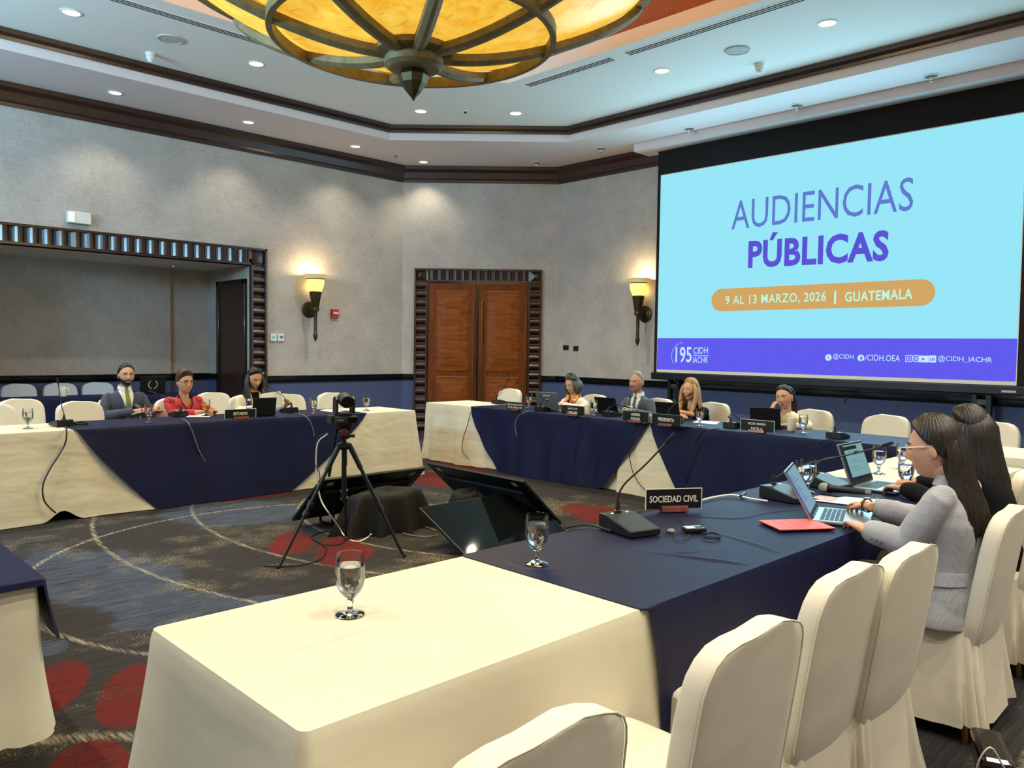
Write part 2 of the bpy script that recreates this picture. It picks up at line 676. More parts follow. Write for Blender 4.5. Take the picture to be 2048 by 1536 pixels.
M_GLOWPANE = mat('added_glow_pane', (220, 235, 250), 0.1, emit=((190, 220, 255), 1.2))  # glow of the added window
struct('added_window_1', g, [M_RAIL, M_GLOWPANE])
# alcove
g = G()
g.box(AX0 - T, AX1, AYB, AYB + T, 0, AZ + 0.2)
g.box(AX0 - T, 4.99, AYB - 0.06, AYB, 0, AZ + 0.2)
struct('wall_alcove_back', g, M_WALL)
g = G()
g.box(AX1, AX1 + T, YN + T, AYB + T, 0, AZ + 0.2)
g.box(AX0 - T, AX0, YN + T, AYB, 0, AZ + 0.2)
struct('wall_alcove_side', g, M_WALL)
g = G()
g.box(AX0 - T, AX1 + T, YN + 0.0, AYB + T, AZ, AZ + 0.1)
struct('ceiling_alcove', g, M_CEIL)

# soffit, tray, main ceiling, centre recess
TR = octa(-1.72, 9.20, -0.29, 10.15, 1.95)
RC = octa(CX - 3.4, CX + 3.4, CY - 3.23, CY + 3.23, 0.75)
RC2 = octa(CX - 3.75, CX + 3.75, CY - 3.58, CY + 3.58, 0.85)
g = G()
flat_ring(g, octa(XW - .1, XE + .1, YS - .1, YN + .1, CUT + .05), TR, ZS)
for i in range(8):
    a, b = TR[i], TR[(i + 1) % 8]
    g.add([(*a, ZS), (*b, ZS), (*b, ZC + 0.02), (*a, ZC + 0.02)], [(0, 1, 2, 3)])
struct('ceiling_soffit', g, M_SOFF)
g = G()
flat_ring(g, TR, RC, ZC)
for i in range(8):
    a, b = RC[i], RC[(i + 1) % 8]
    g.add([(*a, ZC), (*b, ZC), (*b, ZC + 0.15), (*a, ZC + 0.15)], [(0, 1, 2, 3)])
struct('ceiling', g, [M_CEIL])
g = G()
flat_ring(g, RC2, RC, ZC + 0.15)
struct('ceiling_ledge', g, M_CREAM)
g = G()
for i in range(8):
    a, b = RC2[i], RC2[(i + 1) % 8]
    g.add([(*a, ZC + 0.15), (*b, ZC + 0.15), (*b, ZC + 0.62), (*a, ZC + 0.62)], [(0, 1, 2, 3)])
g.add([(x, y, ZC + 0.62) for x, y in RC2], [tuple(range(8))])
RC3 = octa(CX - 2.6, CX + 2.6, CY - 2.5, CY + 2.5, 1.2)
g.sweep(RC3, [(0, ZC + 0.62), (0.0, ZC + 0.55), (-0.2, ZC + 0.58), (-0.25, ZC + 0.62)], closed=True)
struct('ceiling_recess', g, M_TERRA)

# crown mouldings, chair rails, baseboards
CR = [(0, 4.385), (0.025, 4.385), (0.03, 4.43), (0.055, 4.45), (0.075, 4.55), (0.12, 4.60), (0.125, 4.655), (0, 4.655)]
g = G()
g.sweep(OCT, CR, closed=True)
struct('trim_crown', g, M_CROWN, smooth=True, angle=25)
TC = [(0, 4.768), (0.03, 4.768), (0.035, 4.80), (0.07, 4.83), (0.075, ZC), (0, ZC)]
g = G()
g.sweep(TR, TC, closed=True)
struct('trim_tray', g, M_CROWN_T, smooth=True, angle=25)
RL = [(0, 0.905), (0.02, 0.905), (0.03, 0.93), (0.03, 0.985), (0.045, 0.995), (0.045, 1.01), (0, 1.012)]
BB = [(0, 0.0), (0.02, 0.0), (0.02, 0.12), (0.01, 0.15), (0, 0.15)]


def on_oct(i, u):
    a, b = Vector(OCT[i]), Vector(OCT[(i + 1) % 8])
    return tuple(a + (b - a) * u)


DOA, DOB = (10.229, 9.712), (8.637, 11.304)                 # outer edges of the door frame
runs = [[(AX0 - 0.28, YN), OCT[5], OCT[6], (XW, 5.0)], [(XW, 5.0), OCT[7], OCT[0], OCT[1], OCT[2], OCT[3], DOA], [DOB, OCT[4], (AX1 + 0.27, YN)]]
runs[2] = [DOB, OCT[4], (AX1 + 0.27, YN)]
g, g2 = G(), G()
for r in runs:
    g.sweep(r, RL)
    g2.sweep(r, BB)
for r in ([(4.99, AYB - 0.06), (AX0, AYB - 0.06), (AX0, YN + T)], [(AX1, 12.62), (AX1, AYB), (4.99, AYB)]):
    g.sweep(r, RL)
    g2.sweep(r, BB)
struct('trim_chair_rail', g, M_RAIL, smooth=True, angle=25)
struct('baseboard_all', g2, M_RAIL)

# ------------------------------------------------ ribbed wood portals
def portal(name, a, b, zt, w, ribs_side, ribs_top, dirv, thick=0.07):
    """a, b = outer foot corners (xy), dirv = unit normal into the room; frame of square ribs with corner blocks"""
    a, b, n = Vector(a), Vector(b), Vector(dirv)
    d = (b - a).normalized()
    L = (b - a).length
    g = G()

    def P(u, z, o):
        q = a + d * u + n * o
        return (q.x, q.y, z)

    def slab(u0, u1, z0, z1, o0, o1):
        g.add([P(u, z, o) for u in (u0, u1) for z in (z0, z1) for o in (o0, o1)],
              [(0, 1, 3, 2), (4, 6, 7, 5), (0, 4, 5, 1), (2, 3, 7, 6), (0, 2, 6, 4), (1, 5, 7, 3)])
    e = 0.032
    for u0 in (0, L - e):
        slab(u0, u0 + e, 0, zt, 0, thick)
    slab(0, L, zt - e, zt, 0, thick)
    slab(w - e, w, 0, zt - w + e, 0, thick)
    slab(L - w, L - w + e, 0, zt - w + e, 0, thick)
    slab(w - e, L - w + e, zt - w, zt - w + e, 0, thick)
    iw = w - 2 * e

    def rib(u0, u1, z0, z1, along):                 # a shallow wave: rises and falls back
        K = 6
        for k in range(K):
            t0, t1 = k / K, (k + 1) / K
            h = lambda t: 0.012 + 0.045 * math.sin(PI * min(1, t * 1.15)) ** 1.0 if t < 0.87 else 0.012
            if along == 'z':
                q = [P(u0, z0 + (z1 - z0) * t0, h(t0)), P(u1, z0 + (z1 - z0) * t0, h(t0)), P(u1, z0 + (z1 - z0) * t1, h(t1)), P(u0, z0 + (z1 - z0) * t1, h(t1))]
            else:
                q = [P(u0 + (u1 - u0) * t0, z0, h(t0)), P(u0 + (u1 - u0) * t1, z0, h(t1)), P(u0 + (u1 - u0) * t1, z1, h(t1)), P(u0 + (u1 - u0) * t0, z1, h(t0))]
            g.add(q, [(0, 1, 2, 3)])
    zs = zt - w + e
    for u0 in (e, L - w + e):
        for k in range(ribs_side):
            rib(u0, u0 + iw, zs * k / ribs_side, zs * (k + 1) / ribs_side, 'z')
        # pyramid corner block
        c = u0 + iw / 2
        zc = zt - w / 2
        h = iw / 2
        g.add([P(c - h, zc - h, 0.02), P(c + h, zc - h, 0.02), P(c + h, zc + h, 0.02), P(c - h, zc + h, 0.02), P(c, zc, 0.055)],
              [(0, 1, 4), (1, 2, 4), (2, 3, 4), (3, 0, 4)])
    u0, u1 = w - e + e, L - w
    for k in range(ribs_top):
        rib(u0 + (u1 - u0) * k / ribs_top, u0 + (u1 - u0) * (k + 1) / ribs_top, zt - w + e, zt - e, 'u')
    return struct(name, g, M_FRAME, smooth=True, angle=30)


portal('trim_alcove_portal', (AX0 - 0.25, YN), (AX1 + 0.25, YN), 2.96, 0.26, 17, 22, (0, -1))
q = 0.7071
portal('trim_door_portal', DOB, DOA, 2.88, 0.235, 17, 13, (-q, -q))

# double door
dd = thing('door_1', ((DOA[0] + DOB[0]) / 2 - 0.0, (DOA[1] + DOB[1]) / 2, 0), math.radians(-45 + 180))
dd['kind'] = 'structure'
# local frame: +x runs toward the alcove side, +y out of the wall into the room
OW = (Vector(DOA) - Vector(DOB)).length - 0.47
g = G()
g.box(-OW / 2 - 0.02, OW / 2 + 0.02, 0.003, 0.012, 0, 2.66)
g.obj('door_back', M_RAIL, dd)
lw = OW / 2 - 0.035
for s in (-1, 1):
    x0 = s * (0.02 + lw / 2)
    g = G()
    g.box(x0 - lw / 2, x0 + lw / 2, 0.012, 0.05, 0.02, 2.63)
    leaf = g.obj('door_leaf', M_DOOR, dd, smooth=False, bevel=0.006)
    pw = lw - 0.26
    for z0, z1 in ((1.06, 2.50), (0.16, 0.98)):
        g = G()
        xa, xb = x0 - pw / 2, x0 + pw / 2
        ia, ib = xa + 0.17, xb - 0.17
        za, zb = z0 + 0.26, z1 - 0.26
        fr = [(xa, z0), (xb, z0), (xb, z1), (xa, z1)]
        fr2 = [(xa + .02, z0 + .02), (xb - .02, z0 + .02), (xb - .02, z1 - .02), (xa + .02, z1 - .02)]
        inn = [(ia, za), (ib, za), (ib, zb), (ia, zb)]
        vs = [(x, 0.051, z) for x, z in fr] + [(x, 0.062, z) for x, z in fr2] + [(x, 0.053, z) for x, z in fr2] + [(x, 0.085, z) for x, z in inn]
        fs = []
        for k in range(3):
            for i in range(4):
                j = (i + 1) % 4
                fs.append((k * 4 + i, k * 4 + j, k * 4 + 4 + j, k * 4 + 4 + i))
        fs.append((12, 13, 14, 15))
        g.add(vs, fs)
        g.obj('door_panel', M_DOORP, leaf, smooth=False)
    g = G()
    hx = s * 0.075
    g.tube([(hx, 0.11, 0.25), (hx, 0.11, 2.32)], 0.013, 12)
    for z in (0.95, 2.0, 0.35):
        g.tube([(hx, 0.05, z), (hx, 0.11, z)], 0.010, 8)
        g.tube([(hx, 0.11, z - 0.02), (hx, 0.11, z + 0.02)], 0.019, 12)
    g.obj('door_handle', mat('old_brass_bar', (120, 84, 44), 0.35, 0.8), leaf)
g = G()
g.box(-OW / 2, OW / 2, 0.0, 0.16, 0.0, 0.012)
g.obj('door_threshold', M_BRASS, dd)
# alcove side door
d2 = thing('door_2', (AX1, 12.05, 0), 0)
d2['kind'] = 'structure'
g = G()
for y0, y1, z0, z1 in ((-0.5, -0.42, 0, 2.5), (0.42, 0.5, 0, 2.5), (-0.5, 0.5, 2.42, 2.5)):
    g.box(-0.05, 0, y0, y1, z0, z1)
g.obj('door_frame', M_RAIL, d2, bevel=0.008)
g = G()
g.box(-0.025, -0.003, -0.42, 0.42, 0, 2.42)
g.obj('door_leaf', wood_mat('dark_door_wood', (40, 20, 13), (58, 30, 20), 0.4), d2)

# ------------------------------------------------ ceiling fittings
def downlight(loc, lit, label, n=24, r=0.085):
    t = thing('downlight', loc, 0, label, 'downlight', 'recessed ceiling downlights')
    g = G()
    g.lathe([(r + 0.018, 0.0), (r + 0.02, -0.006), (r, -0.010), (r - 0.004, 0.0)], n=n, cap=False)
    g.obj('trim_ring', M_WHITEP, t)
    g = G()
    if lit:
        g.lathe([(0.0, -0.004), (r * 0.6, -0.004), (r - 0.004, -0.002)], n=n)
        g.obj('lens', M_LAMP, t)
    else:
        g.lathe([(r - 0.006, -0.004), (r * 0.75, -0.0015), (0.001, -0.001)], n=n)
        g.obj('reflector', M_REFL, t)
        g = G()
        for k in range(4):
            a = k * PI / 4
            g.tube([(r * 0.9 * math.cos(a), r * 0.9 * math.sin(a), -0.005), (-r * 0.9 * math.cos(a), -r * 0.9 * math.sin(a), -0.005)], 0.004, 6)
        g.tube([(0, 0, -0.004), (0, 0, -0.05)], 0.022, 12, dome=True)
        g.obj('bulb', M_CHROME, t)
    return t


ul = ['lit downlight in the main ceiling over the ribbed alcove frame, farthest toward the window end', 'lit downlight in the main ceiling just beside the chandelier, over the alcove side',
      'lit downlight in the main ceiling right below the chandelier finial', 'lit downlight in the main ceiling nearest the tray corner on the screen side',
      'lit downlight between the two linear slots on the screen side', 'lit downlight in the main ceiling nearest the upper screen corner']
for (x, y), l in zip(UPPER, ul):
    downlight((x, y, ZC), True, l)
ll = [None, 'lit soffit downlight above the white wall box, first of the soffit row', 'second lit downlight along the soffit above the alcove', 'third lit soffit downlight, above the wall sconce by the alcove',
      'lit soffit downlight at the corner above the double door']
for (x, y), l in list(zip(LOWER, ll))[1:]:
    downlight((x, y, ZS), True, l, r=0.075)
dl = ['unlit soffit downlight over the end of the double-door wall', 'unlit soffit downlight beside the end of the white bulkhead', 'unlit soffit downlight above the left half of the screen',
      'unlit soffit downlight above the middle of the screen', 'unlit soffit downlight above the right half of the screen']
for (x, y), l in zip(DARK, dl):
    downlight((x, y, ZS), False, l, r=0.075)
downlight((4.75, 12.2, AZ), False, 'unlit downlight in the low ceiling of the alcove')


def ceiling_speaker(loc, label):
    g = G()
    g.lathe([(0.0, -0.012), (0.10, -0.012), (0.118, -0.010), (0.12, -0.016), (0.135, -0.014), (0.14, 0.0)], n=32)
    tag(g.obj('ceiling_speaker', mat('grille_grey', (186, 186, 180), 0.7, bump=(400, 0.3)), loc=loc), label, 'speaker', 'round ceiling speakers')


ceiling_speaker((3.53, 9.1, ZC), 'round flush ceiling speaker beside the lit downlight over the alcove')
ceiling_speaker((8.12, 4.74, ZC), 'round flush ceiling speaker beyond the linear slots on the screen side')


def smoke_detector(loc, label):
    t = thing('smoke_detector', loc, 0, label, 'smoke detector', 'ceiling smoke detectors')
    g = G()
    g.lathe([(0.055, 0), (0.055, -0.03), (0.045, -0.04)], n=24)
    g.obj('base', M_WHITEP, t)
    g = G()
    g.lathe([(0.042, -0.04), (0.046, -0.06), (0.04, -0.075), (0.030, -0.08), (0.028, -0.105), (0.0, -0.11)], n=24)
    g.obj('sensor_head', M_WHITEP, t)


smoke_detector((3.54, 9.72, ZC), 'white smoke detector on the ceiling near the alcove-side tray trim')
smoke_detector((8.7, 4.78, ZC), 'white smoke detector on the ceiling near the screen-side tray trim')
t = thing('ceiling_sensor', (7.55, 8.73, ZC), 0, 'small round dark-eyed sensor between the two downlights over the tray corner', 'sensor')
g = G()
g.lathe([(0.05, 0), (0.05, -0.01), (0.03, -0.018), (0, -0.02)], n=20)
g.obj('base', M_WHITEP, t)
g = G()
g.ball((-0.01, -0.01, -0.02), 0.022)
g.obj('eye', M_BLACK, t)
g = G()
g.lathe([(0.035, 0), (0.03, -0.008), (0.012, -0.012), (0.01, -0.03), (0.018, -0.032), (0, -0.034)], n=16)
tag(g.obj('sprinkler_head', M_CHROME, loc=(7.91, 10.9, ZS)), 'small flat sprinkler head in the soffit between two lit downlights', 'sprinkler')


def slot(a, b, label):
    a, b = Vector(a), Vector(b)
    d = (b - a).normalized()
    n = Vector((-d.y, d.x))
    t = thing('slot_diffuser', (*((a + b) / 2), ZC), math.atan2(d.y, d.x), label, 'air vent', 'linear slot diffusers')
    L = (b - a).length
    g = G()
    g.box(-L / 2, L / 2, -0.075, 0.075, -0.004, 0.0)
    g.obj('frame', M_CEIL, t)
    for k in (-0.04, 0, 0.04):
        g = G()
        g.box(-L / 2 + 0.02, L / 2 - 0.02, k - 0.009, k + 0.009, -0.006, -0.001)
        g.obj('slot', M_BLACKM, t)


slot((7.37, 7.32), (7.37, 5.9), 'linear air slot beside the chandelier recess, nearer the double door')
slot((7.37, 5.72), (7.37, 3.6), 'long linear air slot on the screen side of the chandelier recess')
slot((1.3, 8.47), (4.54, 8.47), 'linear air slot on the alcove side, running out of the frame')
slot((4.7, 8.47), (6.1, 8.47), 'linear air slot half hidden behind the chandelier bowl')

# bulkhead that holds the projection screen
g = G()
g.box(9.95, XE, 0.8, 7.54, 4.54, ZS)
struct('trim_screen_bulkhead', g, M_SOFF)
# ================================================================ chandelier
def glass_mat():
    m = mat('amber_alabaster_glass', (255, 200, 60), 0.35)
    nt = NT(m)
    b = nt.N['Principled BSDF']
    c = nt.coord((3, 3, 1.2), rot=(0.3, 0.2, 0.4))
    f = nt.noise(c, 3.0, 4, 0.6, 0.5)
    f2 = nt.noise(nt.coord((22, 5, 5), rot=(0.2, 0.1, 0.7)), 1.0, 3, 0.6, 0.2)
    k = nt.mix(nt.ramp(f, 0.3, 0.72), lin((250, 176, 34)), lin((255, 220, 92)))
    k = nt.mix(nt.math('MULTIPLY', nt.ramp(f2, 0.60, 0.75), 0.55), k, lin((170, 96, 12)))
    nt.L.new(k, b.inputs['Base Color'])
    nt.L.new(k, b.inputs['Emission Color'])
    b.inputs['Emission Strength'].default_value = 0.80
    return m


ch = thing('chandelier', (CX, CY, 0), 0, 'huge round amber glass bowl chandelier with eight bronze ribs and a pointed finial', 'chandelier')
PROF = [(0.17, 3.745), (0.4, 3.755), (0.7, 3.805), (1.05, 3.905), (1.4, 4.045), (1.62, 4.16), (1.78, 4.27), (1.84, 4.34)]
pp = smooth_path([(r, 0, z) for r, z in PROF], 4)
PH = math.radians(17.5)
M_GLASS = glass_mat()
for k in range(8):                                         # eight glass panels between the ribs
    g = G()
    R = []
    for p in pp:
        R.append([(p[0] * math.cos(a), p[0] * math.sin(a), p[2] + 0.015) for a in [PH + (k + j / 8) * PI / 4 for j in range(9)]])
    g.rings(R, closed=False)
    g.obj('glass_panel', M_GLASS, ch)
for k in range(8):
    a = PH + k * PI / 4
    rad = Vector((math.cos(a), math.sin(a), 0))
    tan = Vector((-math.sin(a), math.cos(a), 0))
    g = G()
    R = []
    for i, p in enumerate(pp):
        q0, q1 = pp[max(0, i - 1)], pp[min(len(pp) - 1, i + 1)]
        d = Vector((q1[0] - q0[0], 0, q1[2] - q0[2])).normalized()
        nrm = rad * d.z + Vector((0, 0, -1)) * d.x           # outward (down)
        c = rad * p[0] + Vector((0, 0, p[2]))
        w, h = 0.050, 0.075
        R.append([c - tan * w, c - tan * w + nrm * h * 0.7, c - tan * 0.015 + nrm * h, c + tan * 0.015 + nrm * h, c + tan * w + nrm * h * 0.7, c + tan * w])
    g.rings(R)
    g.obj('rib', M_BRONZE, ch, angle=25)


def torus(g, R0, z, w, h, n=64):
    prof = [(R0 - w, z), (R0 - w, z - h), (R0 + w, z - h), (R0 + w, z)]
    g.rings([[(r * math.cos(2 * PI * k / n), r * math.sin(2 * PI * k / n), zz) for r, zz in prof] for k in range(n + 1)], cap=False)


g = G()
torus(g, 1.06, 3.90, 0.022, 0.085)
g.obj('ring_band', M_BRONZE, ch, angle=30)
g = G()
torus(g, 1.86, 4.40, 0.03, 0.10, 96)
g.obj('rim_band', M_BRONZE, ch, angle=30)
g = G()
g.lathe([(0.24, 3.79), (0.29, 3.775), (0.29, 3.72), (0.21, 3.705), (0.225, 3.68), (0.225, 3.63), (0.19, 3.605), (0.12, 3.60), (0.0, 3.60)], n=40)
g.obj('hub', M_BRONZE, ch, angle=30)
g = G()
g.lathe([(0.05, 3.605), (0.10, 3.59), (0.12, 3.555), (0.10, 3.50), (0.058, 3.44), (0.022, 3.40), (0.006, 3.375), (0.0, 3.37)], n=8)
g.obj('finial', mat('polished_bronze', (88, 80, 56), 0.4, 0.9), ch, smooth=False)
g = G()
g.lathe([(0.03, 3.8), (0.03, 5.45), (0.15, 5.47), (0.15, 5.5)], n=16)
g.obj('stem', M_BRONZE, ch)
lamp('chandelier_bulbs', 'POINT', (CX, CY, 4.75), 170, (1.0, 0.78, 0.42), shadow_soft_size=0.6)
lamp('chandelier_downglow', 'AREA', (CX, CY, 3.34), 150, (1.0, 0.80, 0.36), shape='DISK', size=2.2)  # added disk under the bowl, standing in for the glow of its glass

# ================================================================ projection screen
SX = 10.2
ps = thing('projection_screen', (0, 0, 0), 0, 'large white pull-down screen showing a blue and purple title slide', 'projection screen')
py = lambda x, z: (SX, x, z)


def on_screen(px, pyy):
    p = onpl(px, pyy, 'x', SX)
    return p.y, p.z


L_, R_, T_, B_ = 7.20, 2.375, 4.165, 1.20
g = G()
g.box(SX + 0.004, SX + 0.012, R_ - 0.10, L_ + 0.06, 1.15, 4.54)
g.obj('black_border', M_BLACKM, ps)
M_SWHITE = mat('screen_fabric', (225, 222, 212), 0.8)
g = G()
g.box(SX + 0.001, SX + 0.004, R_ - 0.01, L_ + 0.005, 1.155, T_ + 0.012)
g.obj('screen_fabric', M_SWHITE, ps)
g = G()
g.box(SX - 0.03, SX + 0.03, R_ - 0.14, L_ + 0.09, 1.045, 1.15)
g.obj('bottom_bar', M_BLACK, ps, bevel=0.012)
g = G()
g.box(SX - 0.034, SX - 0.03, 2.36, 2.50, 1.075, 1.10)
g.obj('maker_label', mat('silver_label', (170, 172, 176), 0.4), ps)


def emis(name, col, s=1.0):
    m = mat(name, (0, 0, 0), 0.8, spec=0.0, emit=(col, s))
    return m


S_CY, S_PU, S_VI, S_OR, S_LT, S_WH = emis('slide_cyan', (152, 232, 250)), emis('slide_purple_band', (98, 92, 240)), emis('slide_violet', (92, 84, 214)), emis('slide_orange', (212, 168, 100)), emis('slide_mint', (190, 250, 226)), emis('slide_white', (196, 238, 255))
S_BL = emis('slide_thin_violet', (98, 124, 208))
g = G()
zb = 1.68
g.add([py(L_, zb), py(R_, zb), py(R_, T_), py(L_, T_)], [(0, 1, 2, 3)])
g.obj('slide_background', S_CY, ps)
g = G()
g.add([py(L_, B_), py(R_, B_), py(R_, zb), py(L_, zb)], [(0, 1, 2, 3)])
g.obj('slide_footer', S_PU, ps)


def stext(s, bl, br, hpx, m, offset=0.0, part='slide_text', space=1.0, slant=True):
    """bl, br = baseline pixel ends; hpx = letter height at the left end in pixels"""
    y0, z0 = on_screen(*bl)
    y1, z1 = on_screen(*br)
    h = on_screen(bl[0], bl[1] - hpx)[1] - z0
    g = G()
    text_fit(g, s, lambda u, v: (SX - 0.004, y0 - u, z0 + (z1 - z0) * u / (y0 - y1) + v), y0 - y1, h, offset, space)
    return g.obj(part, m, ps, smooth=False)


stext('AUDIENCIAS', (1463, 460), (1826, 421), 57, S_BL, 0.0, 'slide_title', 1.02)
stext('PÚBLICAS', (1496, 537), (1777, 522), 68, S_VI, 0.034, 'slide_title', 1.05)
# date pill
y0, zc0 = on_screen(1423, 601)
y1, zc1 = on_screen(1871, 584)
hh = (on_screen(1500, 576)[1] - on_screen(1500, 622)[1]) / 2
zc = (zc0 + zc1) / 2
pts = []
for k in range(13):
    a = PI / 2 + PI * k / 12
    pts.append((y0 - hh - math.cos(a) * -hh * -1, zc + hh * math.sin(a)))
pts = [(y0 - hh + hh * math.sin(PI * k / 12), zc + hh * math.cos(PI * k / 12)) for k in range(13)] + [(y1 + hh - hh * math.sin(PI * k / 12), zc - hh * math.cos(PI * k / 12)) for k in range(13)]
g = G()
g.add([(SX - 0.003, a, b) for a, b in pts], [tuple(range(len(pts)))])
g.obj('date_pill', S_OR, ps, smooth=False)
stext('9 AL 13 MARZO, 2026', (1451, 612), (1652, 605), 20, S_LT, 0.012, 'slide_date', 1.08)
stext('|', (1668, 608), (1672, 608), 26, S_LT, 0.0, 'slide_date')
stext('GUATEMALA', (1690, 604), (1825, 598), 20, S_LT, 0.02, 'slide_date', 1.08)
stext('195', (1351, 725), (1383, 725), 31, S_WH, 0.012, 'anniversary_logo')
stext('CIDH', (1387, 708), (1416, 707), 13, S_WH, 0.0, 'anniversary_logo')
stext('IACHR', (1386, 726), (1416, 726), 12, S_WH, 0.0, 'anniversary_logo')
g = G()
(a0, b0), (a1, b1) = on_screen(1386, 711), on_screen(1417, 710)
g.box(SX - 0.005, SX - 0.004, a1, a0, b0 - 0.004, b0 + 0.004)
cy_, cz_ = on_screen(1366, 712)
for k in range(14):
    an = math.radians(95 + k * 9)
    r0 = 0.20
    yy, zz = cy_ - math.cos(an) * r0, cz_ + math.sin(an) * r0
    g.box(SX - 0.005, SX - 0.004, yy - 0.004, yy + 0.004, zz - 0.010, zz + 0.010)
g.obj('anniversary_logo', S_WH, ps, smooth=False)
stext('@CIDH', (1666, 719), (1707, 721), 12, S_WH, 0.0, 'social_handle')
stext('/CIDH.OEA', (1730, 721), (1800, 723), 12, S_WH, 0.0, 'social_handle')
stext('@CIDH_IACHR', (1876, 724), (1984, 728), 13, S_WH, 0.0, 'social_handle')


def icon(px, pyy, kind):
    y, z = on_screen(px, pyy)
    r = 0.043
    g = G()

    def disc(r0, x, my=1.0):
        n = 20
        g.add([(x, y + r0 * math.cos(2 * PI * k / n), z + r0 * my * math.sin(2 * PI * k / n)) for k in range(n)], [tuple(range(n))])

    def ring(r0, r1, x, n=20, sq=False):
        def q(rr, k):
            a = 2 * PI * (k + 0.5) / n
            c, s_ = math.cos(a), math.sin(a)
            f = 1 / max(abs(c), abs(s_)) if sq else 1
            return (x, y + rr * c * f, z + rr * s_ * f)
        g.add([q(r0, k) for k in range(n)] + [q(r1, k) for k in range(n)], [(k, (k + 1) % n, n + (k + 1) % n, n + k) for k in range(n)])
    if kind in 'xf':
        disc(r, SX - 0.003)
        g.mi = 1
        if kind == 'x':
            g.add([(SX - 0.004, y + 0.024, z + 0.022), (SX - 0.004, y + 0.012, z + 0.022), (SX - 0.004, y - 0.024, z - 0.022), (SX - 0.004, y - 0.012, z - 0.022)], [(0, 1, 2, 3)])
        else:
            g.box(SX - 0.005, SX - 0.004, y - 0.012, y + 0.002, z - 0.042, z + 0.022)
            g.box(SX - 0.005, SX - 0.004, y - 0.022, y + 0.014, z - 0.006, z + 0.006)
    elif kind == 'c':
        ring(r * 0.78, r * 0.95, SX - 0.003, sq=True)
        ring(r * 0.35, r * 0.52, SX - 0.003)
    elif kind == 't':
        ring(r * 0.8, r, SX - 0.003)
        ring(r * 0.25, r * 0.45, SX - 0.003)
    elif kind == 'v':
        g.box(SX - 0.004, SX - 0.003, y - 0.055, y + 0.055, z - 0.04, z + 0.04)
        g.mi = 1
        g.add([(SX - 0.005, y + 0.014, z + 0.018), (SX - 0.005, y + 0.014, z - 0.018), (SX - 0.005, y - 0.018, z)], [(0, 1, 2)])
    elif kind == 'l':
        g.box(SX - 0.004, SX - 0.003, y - 0.042, y + 0.042, z - 0.042, z + 0.042)
        g.mi = 1
        g.box(SX - 0.005, SX - 0.004, y + 0.016, y + 0.026, z - 0.024, z + 0.008)
        g.box(SX - 0.005, SX - 0.004, y - 0.004, y + 0.006, z - 0.024, z + 0.010)
        g.box(SX - 0.005, SX - 0.004, y - 0.026, y - 0.016, z - 0.024, z + 0.004)
        g.box(SX - 0.005, SX - 0.004, y - 0.024, y + 0.006, z + 0.002, z + 0.012)
    g.obj('social_icon', [S_WH, S_PU], ps, smooth=False)


for q in ((1657, 715, 'x'), (1722, 716, 'f'), (1818, 717, 'c'), (1832, 717, 't'), (1847, 718, 'v'), (1865, 718, 'l')):
    icon(*q)
# two black posts that stand under the screen
for y, l in ((6.92, 'black upright post below the screen, behind the presiding table'), (2.72, 'black slotted upright post under the right half of the screen')):
    t = thing('screen_post', (10.28, y, 0), 0, l, 'post', 'black posts under the screen')
    g = G()
    g.box(-0.04, 0.04, -0.10, -0.05, 0.02, 1.05)
    g.box(-0.04, 0.04, 0.05, 0.10, 0.02, 1.05)
    g.obj('upright', M_BLACK, t)
    for k in range(4):
        g = G()
        g.box(-0.03, 0.03, -0.05, 0.05, 0.2 + 0.24 * k, 0.26 + 0.24 * k)
        g.obj('rung', mat('dull_steel', (88, 82, 74), 0.5, 0.6) if k == 0 and y > 5 else bpy.data.materials['dull_steel'], t)
    g = G()
    g.box(-0.12, 0.10, -0.12, 0.12, 0, 0.03)
    g.obj('foot', M_BLACK, t)

# ================================================================ wall fittings
M_SHADE = mat('sconce_glass', (255, 236, 170), 0.4, emit=((255, 205, 84), 1.35))
M_SHADE2 = mat('sconce_rim_glass', (240, 225, 190), 0.35, emit=((230, 190, 110), 0.45))


